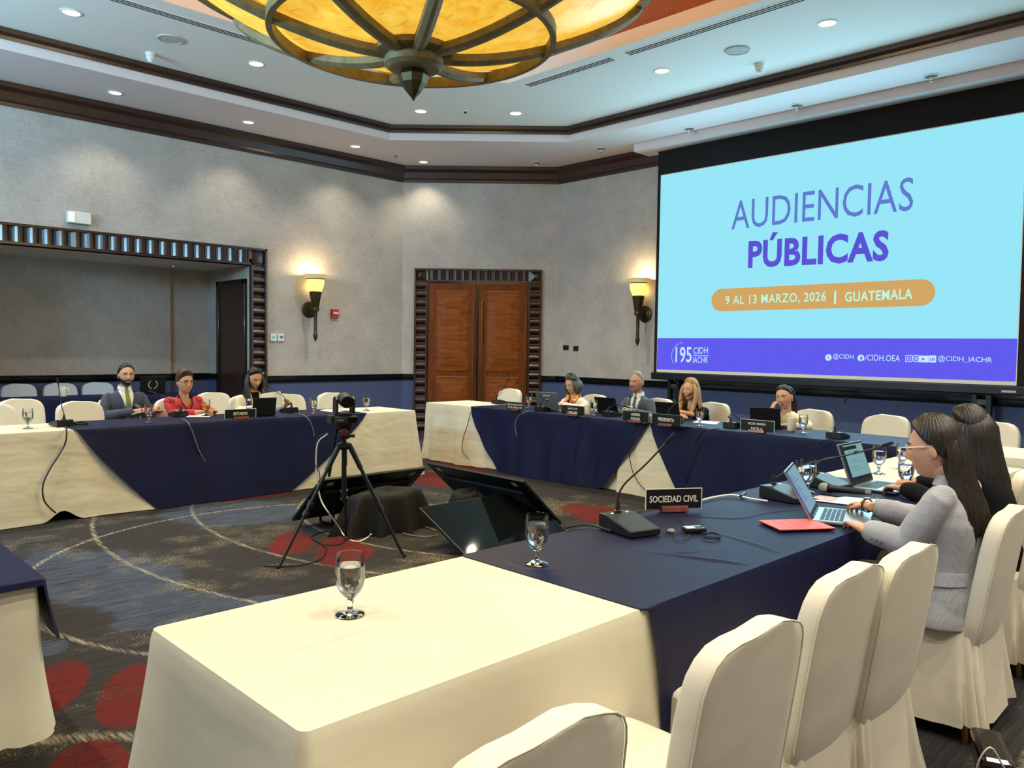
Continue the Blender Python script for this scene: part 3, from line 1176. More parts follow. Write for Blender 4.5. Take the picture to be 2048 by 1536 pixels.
def sconce(loc, rz, label):
    t = thing('wall_sconce', loc, rz, label, 'wall lamp', 'torch sconces')
    # local: -y points out of the wall
    g = G()
    g.lathe([(0.0, 0.0), (0.13, 0.0), (0.135, 0.012), (0.11, 0.03), (0.09, 0.032), (0.085, 0.045), (0.05, 0.055), (0.0, 0.06)], c=(0, 0, 0), n=28, axis=(0, -1, 0))
    g.obj('back_plate', M_SCONCE, t)
    g = G()
    g.tube([(0, -0.05, 0), (0, -0.13, -0.02), (0, -0.2, 0.0)], 0.018, 10, sm=4)
    g.tube([(-0.05, -0.2, 0.012), (0.05, -0.2, -0.012)], 0.016, 8)
    g.lathe([(0.055, -0.03), (0.062, 0.0), (0.055, 0.03)], c=(0, -0.2, 0.0), n=16)
    g.obj('bracket_arm', M_SCONCE, t)
    g = G()
    g.lathe([(0.0, -0.53), (0.012, -0.50), (0.034, -0.44), (0.036, -0.40), (0.026, -0.385), (0.028, -0.05), (0.05, 0.0), (0.085, 0.2), (0.095, 0.25), (0.10, 0.27), (0.09, 0.28), (0.0, 0.27)], c=(0, -0.2, 0), n=24)
    g.obj('torch_body', M_SCONCE, t)
    g = G()
    g.lathe([(0.088, 0.275), (0.11, 0.32), (0.13, 0.38), (0.14, 0.46), (0.142, 0.47), (0.135, 0.47), (0.12, 0.37), (0.08, 0.285)], c=(0, -0.2, 0), n=28, cap=False)
    g.obj('lamp_shade', M_SHADE, t)
    g = G()
    g.lathe([(0.142, 0.47), (0.150, 0.475), (0.142, 0.485)], c=(0, -0.2, 0), n=28, cap=False)
    g.obj('shade_band', M_SCONCE, t)
    g = G()
    g.lathe([(0.14, 0.485), (0.165, 0.52), (0.20, 0.545), (0.196, 0.55), (0.16, 0.528), (0.132, 0.487)], c=(0, -0.2, 0), n=28, cap=False)
    g.obj('flared_rim', M_SHADE2, t)
    M = t.rotation_euler.to_matrix()
    lamp('sconce_bulb', 'POINT', Vector(loc) + M @ Vector((0, -0.2, 0.56)), 16, (1.0, 0.78, 0.42), shadow_soft_size=0.05)
    lamp('sconce_bulb', 'POINT', Vector(loc) + M @ Vector((0, -0.08, 0.36)), 2.2, (1.0, 0.74, 0.3), shadow_soft_size=0.04)


s1 = onpl(618, 619, 'y', YN)
sconce((s1.x, YN, s1.z), 0, 'lit bronze torch sconce with glowing bowl between alcove and double door')
s2 = onpl(1291, 628, 'x', XE)
sconce((XE, s2.y, s2.z), -PI / 2, 'lit bronze torch sconce with glowing bowl beside the projection screen')


def plate(name, loc, rz, w, h, d, m, label, cat, group=None, extra=None):
    t = thing(name, loc, rz, label, cat, group)
    g = G()
    g.box(-w / 2, w / 2, -d, 0, -h / 2, h / 2)
    g.obj('cover', m, t, smooth=False, bevel=0.004)
    if extra:
        extra(t, w, h, d)
    return t


def ex_alarm(t, w, h, d):
    g = G()
    g.box(-0.045, 0.045, -d - 0.02, -d, -0.012, 0.016)
    g.obj('pull_bar', M_WHITEP, t, bevel=0.004)


p = onpl(668, 627, 'y', YN)
plate('fire_alarm_pull', (p.x, YN, p.z), 0, 0.13, 0.14, 0.05, mat('alarm_red', (178, 26, 22), 0.4), 'red fire alarm pull station with white bar beside the torch sconce', 'fire alarm', None, ex_alarm)


def ex_disp(col):
    def f(t, w, h, d):
        g = G()
        g.box(-0.026, 0.026, -d - 0.003, -d, -0.012, 0.026)
        g.obj('display', mat('thermostat_display', col, 0.3, emit=(col, 0.3)), t)
        g = G()
        g.box(-0.02, 0.02, -d - 0.004, -d, -0.045, -0.03)
        g.obj('button', M_WHITEP, t)
    return f


p = onpl(546, 675, 'y', YN)
plate('thermostat', (p.x, YN, p.z), 0, 0.10, 0.115, 0.025, M_WHITEP, 'white thermostat with green display, nearer the alcove frame', 'thermostat', 'pair of thermostats', ex_disp((90, 170, 150)))
p = onpl(561, 675, 'y', YN)
plate('thermostat', (p.x, YN, p.z), 0, 0.10, 0.115, 0.025, M_WHITEP, 'white thermostat with blue display, nearer the torch sconce', 'thermostat', 'pair of thermostats', ex_disp((70, 80, 150)))
p = onpl(155, 437, 'y', YN)
t = thing('emergency_light', (p.x, YN, p.z), 0, 'white emergency light box on the wall above the ribbed alcove frame', 'emergency light')
g = G()
g.box(-0.14, 0.14, -0.09, 0, -0.075, 0.075)
g.obj('housing', M_WHITEP, t, smooth=False, bevel=0.008)
g = G()
g.box(-0.135, -0.06, -0.1, -0.09, -0.06, 0.06)
g.obj('lamp_panel', mat('lamp_panel_glow', (220, 230, 240), 0.3, emit=((220, 232, 245), 0.5)), t)
g = G()
for k in range(5):
    g.box(0.141, 0.144, -0.08, -0.02, -0.05 + 0.022 * k, -0.04 + 0.022 * k)
g.obj('side_vent', mat('vent_grey', (140, 138, 130), 0.6), t)
for px, pyy, w, h, l in ((1132, 695, 0.13, 0.085, 'black wall switch plate near the torch sconce, wider of the side by side pair'),
                         (1152, 697, 0.11, 0.085, 'black wall switch plate nearer the screen, beside the wider plate')):
    p = onpl(px, pyy, 'x', XE)
    plate('switch_plate', (XE, p.y, p.z), -PI / 2, w, h, 0.012, M_BLACK, l, 'switch', 'black switch plates',
          lambda t, w, h, d: G().box(-0.02, 0.02, -d - 0.006, -d, -0.02, 0.02).obj('rocker', M_BLACKM, t))
p = onpl(1095, 715, 'x', XE)
plate('card_reader', (XE, p.y, p.z), -PI / 2, 0.075, 0.11, 0.02, M_BLACK, 'small black card reader with a tiny light beside the double door frame', 'card reader', None,
      lambda t, w, h, d: G().lathe([(0.006, 0), (0.004, 0.003)], c=(-0.012, -d, 0.0), n=10, axis=(0, -1, 0)).obj('indicator_light', mat('indicator_blue', (200, 220, 255), 0.3, emit=((170, 200, 255), 1.0)), t))
# ================================================================ tablecloths
def cloth_mat(name, a, b, rough=0.7, sheen=0.1, wr=0.12):
    m = mat(name, a, rough, sheen=sheen, spec=0.25)
    nt = NT(m)
    bs = nt.N['Principled BSDF']
    c = nt.coord()
    f = nt.noise(c, 1.7, 3)
    nt.L.new(nt.mix(nt.ramp(f, 0.35, 0.65), lin(a), lin(b)), bs.inputs['Base Color'])
    w = nt.noise(nt.coord((1.6, 1.6, 4.5), rot=(0.5, 0.6, 0.3)), 1.5, 2, 0.5, 0.15)
    w2 = nt.noise(nt.coord((420, 420, 420)), 1.0, 1)
    h = nt.math('ADD', nt.math('MULTIPLY', w, 1.0), nt.math('MULTIPLY', w2, 0.02))
    bp = nt.n('ShaderNodeBump')
    bp.inputs['Strength'].default_value = wr
    bp.inputs['Distance'].default_value = 0.05
    nt.L.new(h, bp.inputs['Height'])
    nt.L.new(bp.outputs[0], bs.inputs['Normal'])
    return m


M_WCLOTH = cloth_mat('white_tablecloth', (208, 201, 181), (201, 193, 172))
M_WFAR = cloth_mat('creased_white_tablecloth', (214, 206, 188), (203, 195, 176), wr=0.45)
M_NAVY = cloth_mat('navy_tablecloth', (12, 16, 56), (9, 12, 46), 0.6, 0.0)
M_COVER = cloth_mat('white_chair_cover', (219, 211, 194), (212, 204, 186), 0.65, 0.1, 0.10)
M_COVER_SHADE = cloth_mat('shade_tinted_chair_cover', (196, 206, 224), (188, 198, 216), 0.65, 0.1, 0.10)  # white cover with the cool alcove shade put into its colour


def sstep(x):
    x = max(0.0, min(1.0, x))
    return x * x * (3 - 2 * x)


def ridge(g, pts, w, h, n=8):
    """a soft crease lying on the cloth"""
    P = smooth_path(pts, 6)
    R = []
    for i, p in enumerate(P):
        t = P[min(i + 1, len(P) - 1)] - P[max(0, i - 1)]
        t = t / np.linalg.norm(t)
        s = np.array((-t[1], t[0], 0))
        k = math.sin(PI * i / (len(P) - 1)) ** 0.6
        R.append([p + s * w * (j / n - 0.5) + np.array((0, 0, h * k * (0.5 + 0.5 * math.cos(2 * PI * (j / n - 0.5))))) for j in range(n + 1)])
    g.rings(R, closed=False)


def cloth(name, label, rect, drop, m, z=0.75, flare=0.05, wave=0.012, seed=0, freq=11, group=None, creases=(), off=0.0, step=0.035, rows=14, corner=0.05, tuck=None, near=1.0):
    """drop(side, x, y) -> how far the cloth falls at that place of the edge; sides s(outh) e n w"""
    rnd = random.Random(seed)
    x0, x1, y0, y1 = rect
    x0, x1, y0, y1 = x0 - off, x1 + off, y0 - off, y1 + off
    z = z + off * 0.35
    rc = 0.022
    per = []
    cs = [((x1 - rc, y0 + rc), -PI / 2, 's', 'e'), ((x1 - rc, y1 - rc), 0, 'e', 'n'), ((x0 + rc, y1 - rc), PI / 2, 'n', 'w'), ((x0 + rc, y0 + rc), PI, 'w', 's')]
    st = [(x0 + rc, y0), (x1, y0 + rc), (x1 - rc, y1), (x0, y1 - rc)]
    en = [(x1 - rc, y0), (x1, y1 - rc), (x0 + rc, y1), (x0, y0 + rc)]
    nr = [(0, -1), (1, 0), (0, 1), (-1, 0)]
    for i, sd in enumerate('senw'):
        a, b = np.array(st[i]), np.array(en[i])
        L = np.linalg.norm(b - a)
        k = max(2, int(L / step))
        for j in range(k + 1):
            p = a + (b - a) * j / k
            dc = min(j, k - j) * L / k
            per.append((p, np.array(nr[i], float), sd, dc))
        c, a0, sa, sb = cs[i]
        for j in range(1, 6):
            an = a0 + PI / 2 * j / 6
            per.append((np.array(c) + rc * np.array((math.cos(an), math.sin(an))), np.array((math.cos(an), math.sin(an))), sa if j < 3 else sb, 0.0))
    n = len(per)
    ph = [rnd.random() * 6.28 for _ in range(4)]
    fr = [freq * (0.7 + 0.6 * rnd.random()), freq * 1.9, freq * 0.45, freq * 3.1]
    s = 0.0
    D, WV = [], []
    for i, (p, nn, sd, dc) in enumerate(per):
        if i:
            s += np.linalg.norm(p - per[i - 1][0])
        D.append(max(0.004, drop(sd, p[0], p[1])))
        w = sum(a * math.sin(f * s + q) for a, f, q in zip((1, 0.5, 0.8, 0.25), fr, ph))
        cf = corner * math.exp(-(dc / 0.10) ** 2) * (1.0 + 0.5 * math.sin(dc * 70))
        WV.append((w, cf))
    R = []
    rows_t = [0, 0.012, 0.03] + [0.03 + 0.97 * (k / rows) ** 1.0 for k in range(1, rows + 1)]
    for t in rows_t:
        ring = []
        for i, (p, nn, sd, dc) in enumerate(per):
            d = D[i]
            full = d / z
            fall = d * t
            o = 0.006 * min(1, t / 0.03) + (flare * (near if sd == 's' else 1) * t ** 1.3 + wave * WV[i][0] * sstep(t * 1.3) + WV[i][1] * t ** 1.1) * full
            if tuck and tuck(sd, p[0], p[1]):
                o = -0.02
            zz = z - fall - (0.002 if t > 0.02 else 0)
            if zz < 0.006:
                zz = 0.006
            ring.append((p[0] + nn[0] * o, p[1] + nn[1] * o, zz))
        R.append(ring)
    g = G()
    b = len(g.v)
    g.rings([r for r in R], cap=False)
    g.f.append(tuple(range(n)))
    g.m.append(0)
    for c in creases:
        ridge(g, [(*q, z + 0.0003) for q in c[0]], c[1], c[2])
    o = g.obj(name, m, None, True, 60)
    return tag(o, label, 'tablecloth', group)


FULL = 0.752
# near row (society table)
cloth('tablecloth', 'white tablecloth on the near table end with one water goblet and a centre fold', (0.765, 2.6, 1.345, 2.125), lambda s, x, y: 0.004 if s == 'e' else FULL,
      M_WCLOTH, seed=3, near=0.35, tuck=lambda s, x, y: x > 2.0, flare=0.07, wave=0.013, freq=8, group='white cloths', creases=[([(0.78, 1.735), (1.4, 1.74), (1.86, 1.745)], 0.012, 0.0022)])
cloth('tablecloth', 'navy tablecloth on the near table under the red tablet folio and two laptops', (1.86, 4.69, 1.345, 2.125),
      lambda s, x, y: 0.004 if s in 'ew' else FULL * min(1, sstep((x - 1.86) / 0.16)) * (1 if s == 's' else 0.9), M_NAVY, seed=5, off=0.010, wave=0.006, near=0.0, group='navy cloths',
      creases=[([(2.40, 1.70), (2.47, 1.5), (2.52, 1.37)], 0.05, 0.005), ([(2.86, 1.72), (2.80, 1.5), (2.75, 1.37)], 0.05, 0.004), ([(2.26, 1.52), (2.24, 1.39)], 0.04, 0.003),
               ([(3.0, 2.1), (3.15, 1.8), (3.42, 1.75), (3.75, 1.62)], 0.02, 0.003), ([(2.62, 1.62), (2.5, 1.6), (2.36, 1.72)], 0.02, 0.002), ([(1.93, 2.02), (1.9, 1.85), (2.0, 1.75)], 0.05, 0.004)])
cloth('tablecloth', 'white tablecloth on the far end of the near table, beyond the second laptop', (4.60, 6.05, 1.345, 2.125), lambda s, x, y: 0.004 if s == 'w' else FULL,
      M_WCLOTH, seed=8, tuck=lambda s, x, y: x < 4.68, group='white cloths', wave=0.008)
# presiding row
MX0, MX1 = 6.62, 7.38


def hem(v, a, b, p=1.0):
    """0 at a, full at b"""
    return FULL * max(0.0, min(1.0, (v - a) / (b - a))) ** p


cloth('tablecloth', 'white tablecloth on the bare end of the presiding table before the double door', (MX0, MX1, 6.6, 8.40), lambda s, x, y: 0.004 if s == 's' else FULL,
      M_WFAR, seed=11, tuck=lambda s, x, y: y < 7.20, flare=0.06, wave=0.022, freq=12, group='white cloths')
cloth('tablecloth', 'white tablecloth showing as a gore between the two navy cloths of the presiding table', (MX0, MX1, 4.1, 5.6), lambda s, x, y: 0.004 if s in 'sn' else FULL,
      M_WFAR, seed=12, tuck=lambda s, x, y: y < 4.33 or y > 5.15, flare=0.05, group='white cloths')
cloth('tablecloth', 'navy tablecloth on the presiding table half toward the double door', (MX0, MX1, 4.74, 7.46),
      lambda s, x, y: 0.004 if s in 'sn' else min(hem(y, 7.46, 6.93, 0.75), hem(y, 4.74, 5.33, 0.9)), M_NAVY, seed=13, off=0.014, flare=0.07, wave=0.022, freq=9, group='navy cloths')
cloth('tablecloth', 'navy tablecloth on the presiding table half below the projection screen', (MX0, MX1, 2.12, 4.72),
      lambda s, x, y: 0.004 if s in 'sn' else hem(y, 4.72, 4.28, 0.8), M_NAVY, seed=14, off=0.014, flare=0.05, wave=0.010, group='navy cloths')
cloth('tablecloth', 'white tablecloth on the table end behind the two women, below the slotted post', (MX0, MX1, 0.35, 2.3), lambda s, x, y: 0.004 if s == 'n' else FULL,
      M_WFAR, seed=15, tuck=lambda s, x, y: y > 2.12, group='white cloths')
# state row
LY0, LY1 = 7.40, 8.14
cloth('tablecloth', 'white tablecloth on the window end of the state table, cable hanging over it', (0.1, 2.95, LY0, LY1),
      lambda s, x, y: 0.004 if s == 'e' else FULL - (0.09 * math.exp(-((x - 1.93) / 0.10) ** 2) if s == 's' else 0), M_WFAR, seed=21, tuck=lambda s, x, y: x > 2.72, flare=0.10, wave=0.018, freq=6, group='white cloths')
cloth('tablecloth', 'white tablecloth on the state table end behind the camera tripod', (3.9, 5.68, LY0, LY1), lambda s, x, y: 0.004 if s == 'w' else FULL,
      M_WFAR, seed=22, tuck=lambda s, x, y: x < 3.98, flare=0.06, wave=0.007, freq=6, group='white cloths')
cloth('tablecloth', 'navy tablecloth on the middle of the state table', (2.06, 4.98, LY0, LY1),
      lambda s, x, y: 0.004 if s in 'ew' else min(hem(x, 2.06, 2.68, 0.85), hem(x, 4.98, 4.02, 0.85)), M_NAVY, seed=23, off=0.014, flare=0.10, wave=0.010, freq=6, group='navy cloths')
# window-side row, only its corner in view
cloth('tablecloth', 'short white undercloth hanging above the carpet at the table corner cut by the frame', (-0.06, 0.66, 2.80, 6.4), lambda s, x, y: 0.50, M_WCLOTH, seed=31, flare=0.05, wave=0.02, freq=9, group='white cloths')
cloth('tablecloth', 'navy overlay cloth on the table corner cut by the frame', (-0.06, 0.66, 2.80, 6.4), lambda s, x, y: 0.02 if s in 's' else 0.16 + 0.06 * math.exp(-((y - 2.9) / 0.15) ** 2), M_NAVY, seed=32, off=0.02,
      flare=0.16, wave=0.03, group='navy cloths', corner=0.0)
# alcove row
cloth('tablecloth', 'navy tablecloth on the back table inside the alcove', (2.05, 4.9, 11.68, 12.08), lambda s, x, y: 0.75, M_NAVY, z=0.76, seed=33, flare=0.02, group='navy cloths')

# ================================================================ chairs
LEV = [(.38, .200, .026), (.42, .213, .030), (.50, .218, .032), (.62, .220, .032), (.74, .220, .032), (.80, .216, .031), (.835, .206, .031), (.862, .189, .030), (.882, .160, .030), (.895, .115, .030), (.902, .06, .029), (.904, .012, .028)]
M_GOLD = mat('gold_chair_leg', (176, 134, 64), 0.3, 1.0)


def make_chair(m, name='banquet_chair'):
    t = thing(name, (0, 0, 0), 0, 'x', 'chair', 'covered banquet chairs')
    # backrest, leaning backwards (chair faces +y)
    g = G()
    R = []
    yc = lambda z: -0.225 - (z - 0.40) * 0.15
    for z, w, th in LEV:
        ring = []
        c = min(.012, w * .5)
        xs = [(-w + c) + (2 * w - 2 * c) * q / 8 for q in range(9)]
        sec = [(x, -th) for x in xs] + [(w - c * .3, -th + c * .3), (w, -th + c)] + [(w, 0), (w, th - c), (w - c * .3, th - c * .3)] + [(x, th) for x in xs[::-1]] + [(-w + c * .3, th - c * .3), (-w, th - c), (-w, 0), (-w, -th + c), (-w + c * .3, -th + c * .3)]
        for x, y in sec:
            bow = -0.016 * (1 - (x / 0.22) ** 2)
            ring.append((x, yc(z) + y + bow, z + 0.004 * math.sin(x * 31) * (z > 0.7)))
        R.append(ring)
    g.rings(R)
    g.obj('backrest', m, t, angle=50)
    g = G()
    sm_ = lambda s, z, w, th: (s * w * 0.995, yc(z) - th * 0.96 - 0.016 * (1 - (w / 0.22) ** 2), z + 0.004 * math.sin(s * w * 31) * (z > 0.7))
    seam = [sm_(-1, *q) for q in LEV[1:-1]] + [sm_(1, *q) for q in LEV[-2:0:-1]]
    g.tube(seam, 0.0022, 6)
    g.obj('piping', m, t)
    # seat
    g = G()
    R = []
    for z, s_ in ((0.40, 0.212), (0.445, 0.215), (0.463, 0.205), (0.470, 0.18), (0.474, 0.10), (0.475, 0.01)):
        R.append([(s_ * 1.0 * abs(math.cos(a)) ** 0.25 * (1 if math.cos(a) > 0 else -1), 0.005 + s_ * abs(math.sin(a)) ** 0.25 * (1 if math.sin(a) > 0 else -1), z) for a in [2 * PI * (k + .5) / 40 for k in range(40)]])
    g.rings(R)
    g.obj('seat', m, t, angle=80)
    # skirt with soft folds, closed at the top under the seat
    g = G()
    R = []
    N = 96
    for j in range(11):
        tt = j / 10
        z = 0.455 - tt * 0.385
        ring = []
        for k in range(N):
            a = 2 * PI * (k + .5) / N
            c, s_ = math.cos(a), math.sin(a)
            x = 0.216 * abs(c) ** 0.25 * (1 if c > 0 else -1)
            y = 0.216 * abs(s_) ** 0.25 * (1 if s_ > 0 else -1)
            if y < 0:
                y *= 1.18
            fo = 1 + tt ** 1.2 * (0.15 + 0.035 * math.sin(9 * a + 1) + 0.030 * math.sin(17 * a) + (0.09 * math.sin(19 * a) if s_ < -0.3 else 0) + 0.10 * (abs(c * s_) * 2) ** 6)
            ring.append((x * fo, y * fo, z + 0.012 * math.sin(5 * a + 2) * tt))
        R.append(ring)
    g.rings(R, cap=False)
    g.obj('skirt', m, t, angle=80)
    for sx in (-1, 1):
        for sy in (-1, 1):
            g = G()
            g.tube([(sx * 0.19, sy * 0.185 - 0.01, 0.42), (sx * 0.205, sy * 0.21 - 0.015, 0.0)], 0.013, 10)
            g.obj('leg', M_GOLD, t)
    return t


C0 = make_chair(M_COVER)
C1 = make_chair(M_COVER_SHADE)
_first = {}


def chair(x, y, face, label, proto=None):
    """face = direction the sitter looks, degrees from +x"""
    proto = proto or C0
    rz = math.radians(face - 90)
    if proto.name not in _first:
        _first[proto.name] = 1
        proto.location = (x, y, 0)
        proto.rotation_euler = (0, 0, rz)
        proto['label'] = label
        return proto
    return dup(proto, (x, y, 0), rz, label)


# near row, seen from behind
chair(0.90, 1.15, 91, 'white covered chair cut off at the bottom of the frame, nearest the camera')
chair(1.58, 1.15, 90, 'white covered chair tucked at the seam of white and navy cloth, second from the camera')
chair(2.21, 1.20, 90, 'empty white covered chair overlapping the one next to the grey blazer woman')
chair(2.59, 1.17, 90, 'empty white covered chair directly before the woman in the grey blazer')
chair(3.55, 1.13, 92, 'white covered chair on which the woman in the grey blazer sits')
chair(4.43, 1.15, 91, 'white covered chair on which the long-haired woman in black sits')
chair(4.88, 1.36, 90, 'empty white covered chair beyond the long-haired woman in black')
# state row
chair(1.68, 8.40, -92, 'white covered chair behind the lone goblet at the window end of the state table')
chair(2.08, 9.05, -90, 'white covered chair in the second row behind the lone goblet')
chair(2.46, 8.38, -88, 'white covered chair at the state table in front of the man in the dark suit')
chair(3.02, 8.98, -88, 'white covered chair on which the man in the dark suit sits')
chair(3.42, 8.44, -88, 'white covered chair on which the woman in red sits')
chair(4.14, 9.15, -92, 'white covered second-row chair between the woman in red and the woman in white')
chair(4.22, 8.46, -96, 'white covered chair on which the woman in the white jacket sits')
chair(4.76, 8.42, -90, 'white covered chair next to the woman in the white jacket, behind a goblet')
chair(5.36, 8.40, -90, 'white covered chair behind the video camera, last of the state row')
# presiding row
chair(7.74, 8.22, 182, 'white covered chair alone in front of the double door')
chair(7.72, 6.64, 178, 'white covered chair on which the woman with the bright scarf sits')
chair(7.80, 5.68, 180, 'white covered chair on which the man in the grey suit sits')
chair(7.72, 4.86, 182, 'white covered chair on which the blonde woman in black sits')
chair(7.66, 3.66, 180, 'white covered chair on which the woman with the ponytail sits')
chair(7.60, 2.90, 180, 'empty white covered chair beside the woman with the ponytail')
chair(7.66, 2.02, 180, 'white covered chair mostly hidden behind the dark hair, by the slotted post')
# alcove row, its cool shade tinted into the covers
for x, l in ((2.30, 'shade-tinted white covered chair in the alcove cut by the frame edge'), (2.80, 'shade-tinted white covered chair in the alcove between the frame edge and the white mug'),
             (3.32, 'shade-tinted white covered chair in the alcove right behind the white mug'), (3.82, 'shade-tinted white covered chair in the alcove behind the bearded man')):
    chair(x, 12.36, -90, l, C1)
# ================================================================ things on the tables
def glass(name):
    m = bpy.data.materials.new(name)
    m.use_nodes = True
    nt = NT(m)
    b = nt.N['Principled BSDF']
    b.inputs['Base Color'].default_value = (1, 1, 1, 1)
    b.inputs['Transmission Weight'].default_value = 1.0
    b.inputs['Roughness'].default_value = 0.0
    b.inputs['IOR'].default_value = 1.45
    return m


M_GL = glass('clear_glass')
M_THIN = bpy.data.materials.new('thin_glass')          # thin blown wall: no bending of light, only its sheen
M_THIN.use_nodes = True
nt = NT(M_THIN)
_tr, _gl, _mx, _lw = nt.n('ShaderNodeBsdfTransparent'), nt.n('ShaderNodeBsdfGlossy'), nt.n('ShaderNodeMixShader'), nt.n('ShaderNodeLayerWeight')
_tr.inputs[0].default_value = (.97, .98, .98, 1)
_gl.inputs['Roughness'].default_value = 0.02
_lw.inputs[0].default_value = 0.25
nt.L.new(nt.math('MULTIPLY', _lw.outputs['Fresnel'], 0.6, clamp=True), _mx.inputs[0])
nt.L.new(_tr.outputs[0], _mx.inputs[1])
nt.L.new(_gl.outputs[0], _mx.inputs[2])
nt.L.new(_mx.outputs[0], nt.N['Material Output'].inputs[0])
M_WATER = glass('water')
M_WATER.node_tree.nodes['Principled BSDF'].inputs['IOR'].default_value = 1.33
M_JUICE = mat('orange_juice', (244, 150, 18), 0.4, emit=None, spec=0.4)
M_PAPER = mat('white_paper', (236, 234, 226), 0.8)
M_CERAMIC = mat('white_ceramic', (236, 230, 216), 0.25, coat=0.3)
M_PLATEB = mat('name_plate_black', (14, 14, 15), 0.35)
M_PLATEW = mat('plate_white_edge', (220, 220, 216), 0.5)
M_LETTER = mat('white_lettering', (232, 232, 228), 0.6)
M_MAHOG = wood_mat('mahogany_foot', (72, 24, 16), (110, 42, 28), 0.3)
TZ = 0.7575                                            # top of navy
TW = 0.7525                                            # top of white


def make_goblet(fill, liq):
    t = thing('water_goblet' if liq is M_WATER else 'juice_goblet', (0, 0, 0), 0, 'x', 'glass', 'stemmed goblets')
    g = G()
    g.lathe([(0.0, 0.0), (0.034, 0.0), (0.0345, 0.002), (0.03, 0.004), (0.012, 0.010), (0.0065, 0.018), (0.006, 0.028), (0.009, 0.036), (0.0085, 0.042), (0.011, 0.0475), (0.0, 0.0478)], n=32)
    g.obj('stem', M_GL, t, angle=70)
    g = G()
    out = [(0.0, 0.048), (0.013, 0.0485), (0.024, 0.062), (0.032, 0.080), (0.0355, 0.100), (0.036, 0.125), (0.0345, 0.150), (0.0325, 0.167)]
    inn = [(0.0316, 0.1668), (0.0336, 0.150), (0.0349, 0.125), (0.0344, 0.100), (0.0309, 0.0805), (0.0226, 0.063), (0.0124, 0.0512), (0.0, 0.051)]
    g.lathe(out + inn, n=32)
    g.obj('bowl', M_THIN, t, angle=70)
    g = G()
    prof = [(0.0, 0.0522), (0.0118, 0.0542), (0.0218, 0.0642), (0.0303, 0.0822), (0.0338, 0.100), (0.0343, 0.125)]
    prof = [p for p in prof if p[1] < fill] + [(np.interp(fill, [q[1] for q in prof] + [0.15], [q[0] for q in prof] + [0.0333]) - 0.0, fill), (0.0, fill)]
    g.lathe(prof, n=32)
    g.obj('water' if liq is M_WATER else 'orange_juice', liq, t, angle=70)
    for c in t.children:
        for v in c.data.vertices:
            v.co.x *= 1.17
            v.co.y *= 1.17
            v.co.z *= 1.03
    return t


G0 = make_goblet(0.136, M_WATER)
GJ = make_goblet(0.112, M_JUICE)
_gf = []


def goblet(px, py, z, label, proto=None):
    p = onz(px, py, z)
    if proto is GJ:
        GJ.location = p
        GJ['label'] = label
        return
    if not _gf:
        _gf.append(1)
        G0.location = p
        G0['label'] = label
    else:
        dup(G0, p, random.random() * 6, label)


goblet(700, 1229, TW, 'large goblet of water alone on the near white tablecloth')
goblet(1073, 1127, TZ, 'goblet of water on the navy cloth in front of the dark floor monitors')
goblet(1757, 947, TW, 'goblet of water on white cloth just beside the screen of the farther laptop')
goblet(1805, 938, TW, 'goblet of water on white cloth, farthest of the three beyond the second laptop')
goblet(1811, 981, TW, 'goblet of water on white cloth by the far hands, nearest the spectacled face')
goblet(1605, 988, TZ, 'goblet of water behind the open silver laptop screen, nearer the camera')
goblet(1615, 984, TZ, 'goblet of water half hidden by the other behind the open silver laptop')
goblet(56, 857, TW, 'goblet of water on the white cloth at the window end of the state table')
goblet(298, 845, TZ, 'goblet of water in front of the bearded man at the state table')
goblet(412, 832, TZ, 'goblet of orange juice in front of the woman in red', GJ)
goblet(627, 827, TZ, 'goblet of water between the woman in white and the video camera')
goblet(733, 821, TW, 'goblet of water on white cloth right of the video camera head')
goblet(1058, 816, TZ, 'goblet of water beside the two-line plate nearest the double door')
goblet(1187, 830, TZ, 'goblet of water between the white mug and the black laptop of the presiding table')
goblet(1399, 852, TZ, 'goblet of water in front of the blonde woman in black')
goblet(1606, 866, TZ, 'goblet of water in front of the woman with the ponytail')


# ---- gooseneck microphones
M_MICTOP = mat('microphone_panel', (66, 64, 58), 0.38, 0.5)
M_LED = mat('led_white', (230, 235, 240), 0.3, emit=((225, 235, 245), 1.0))


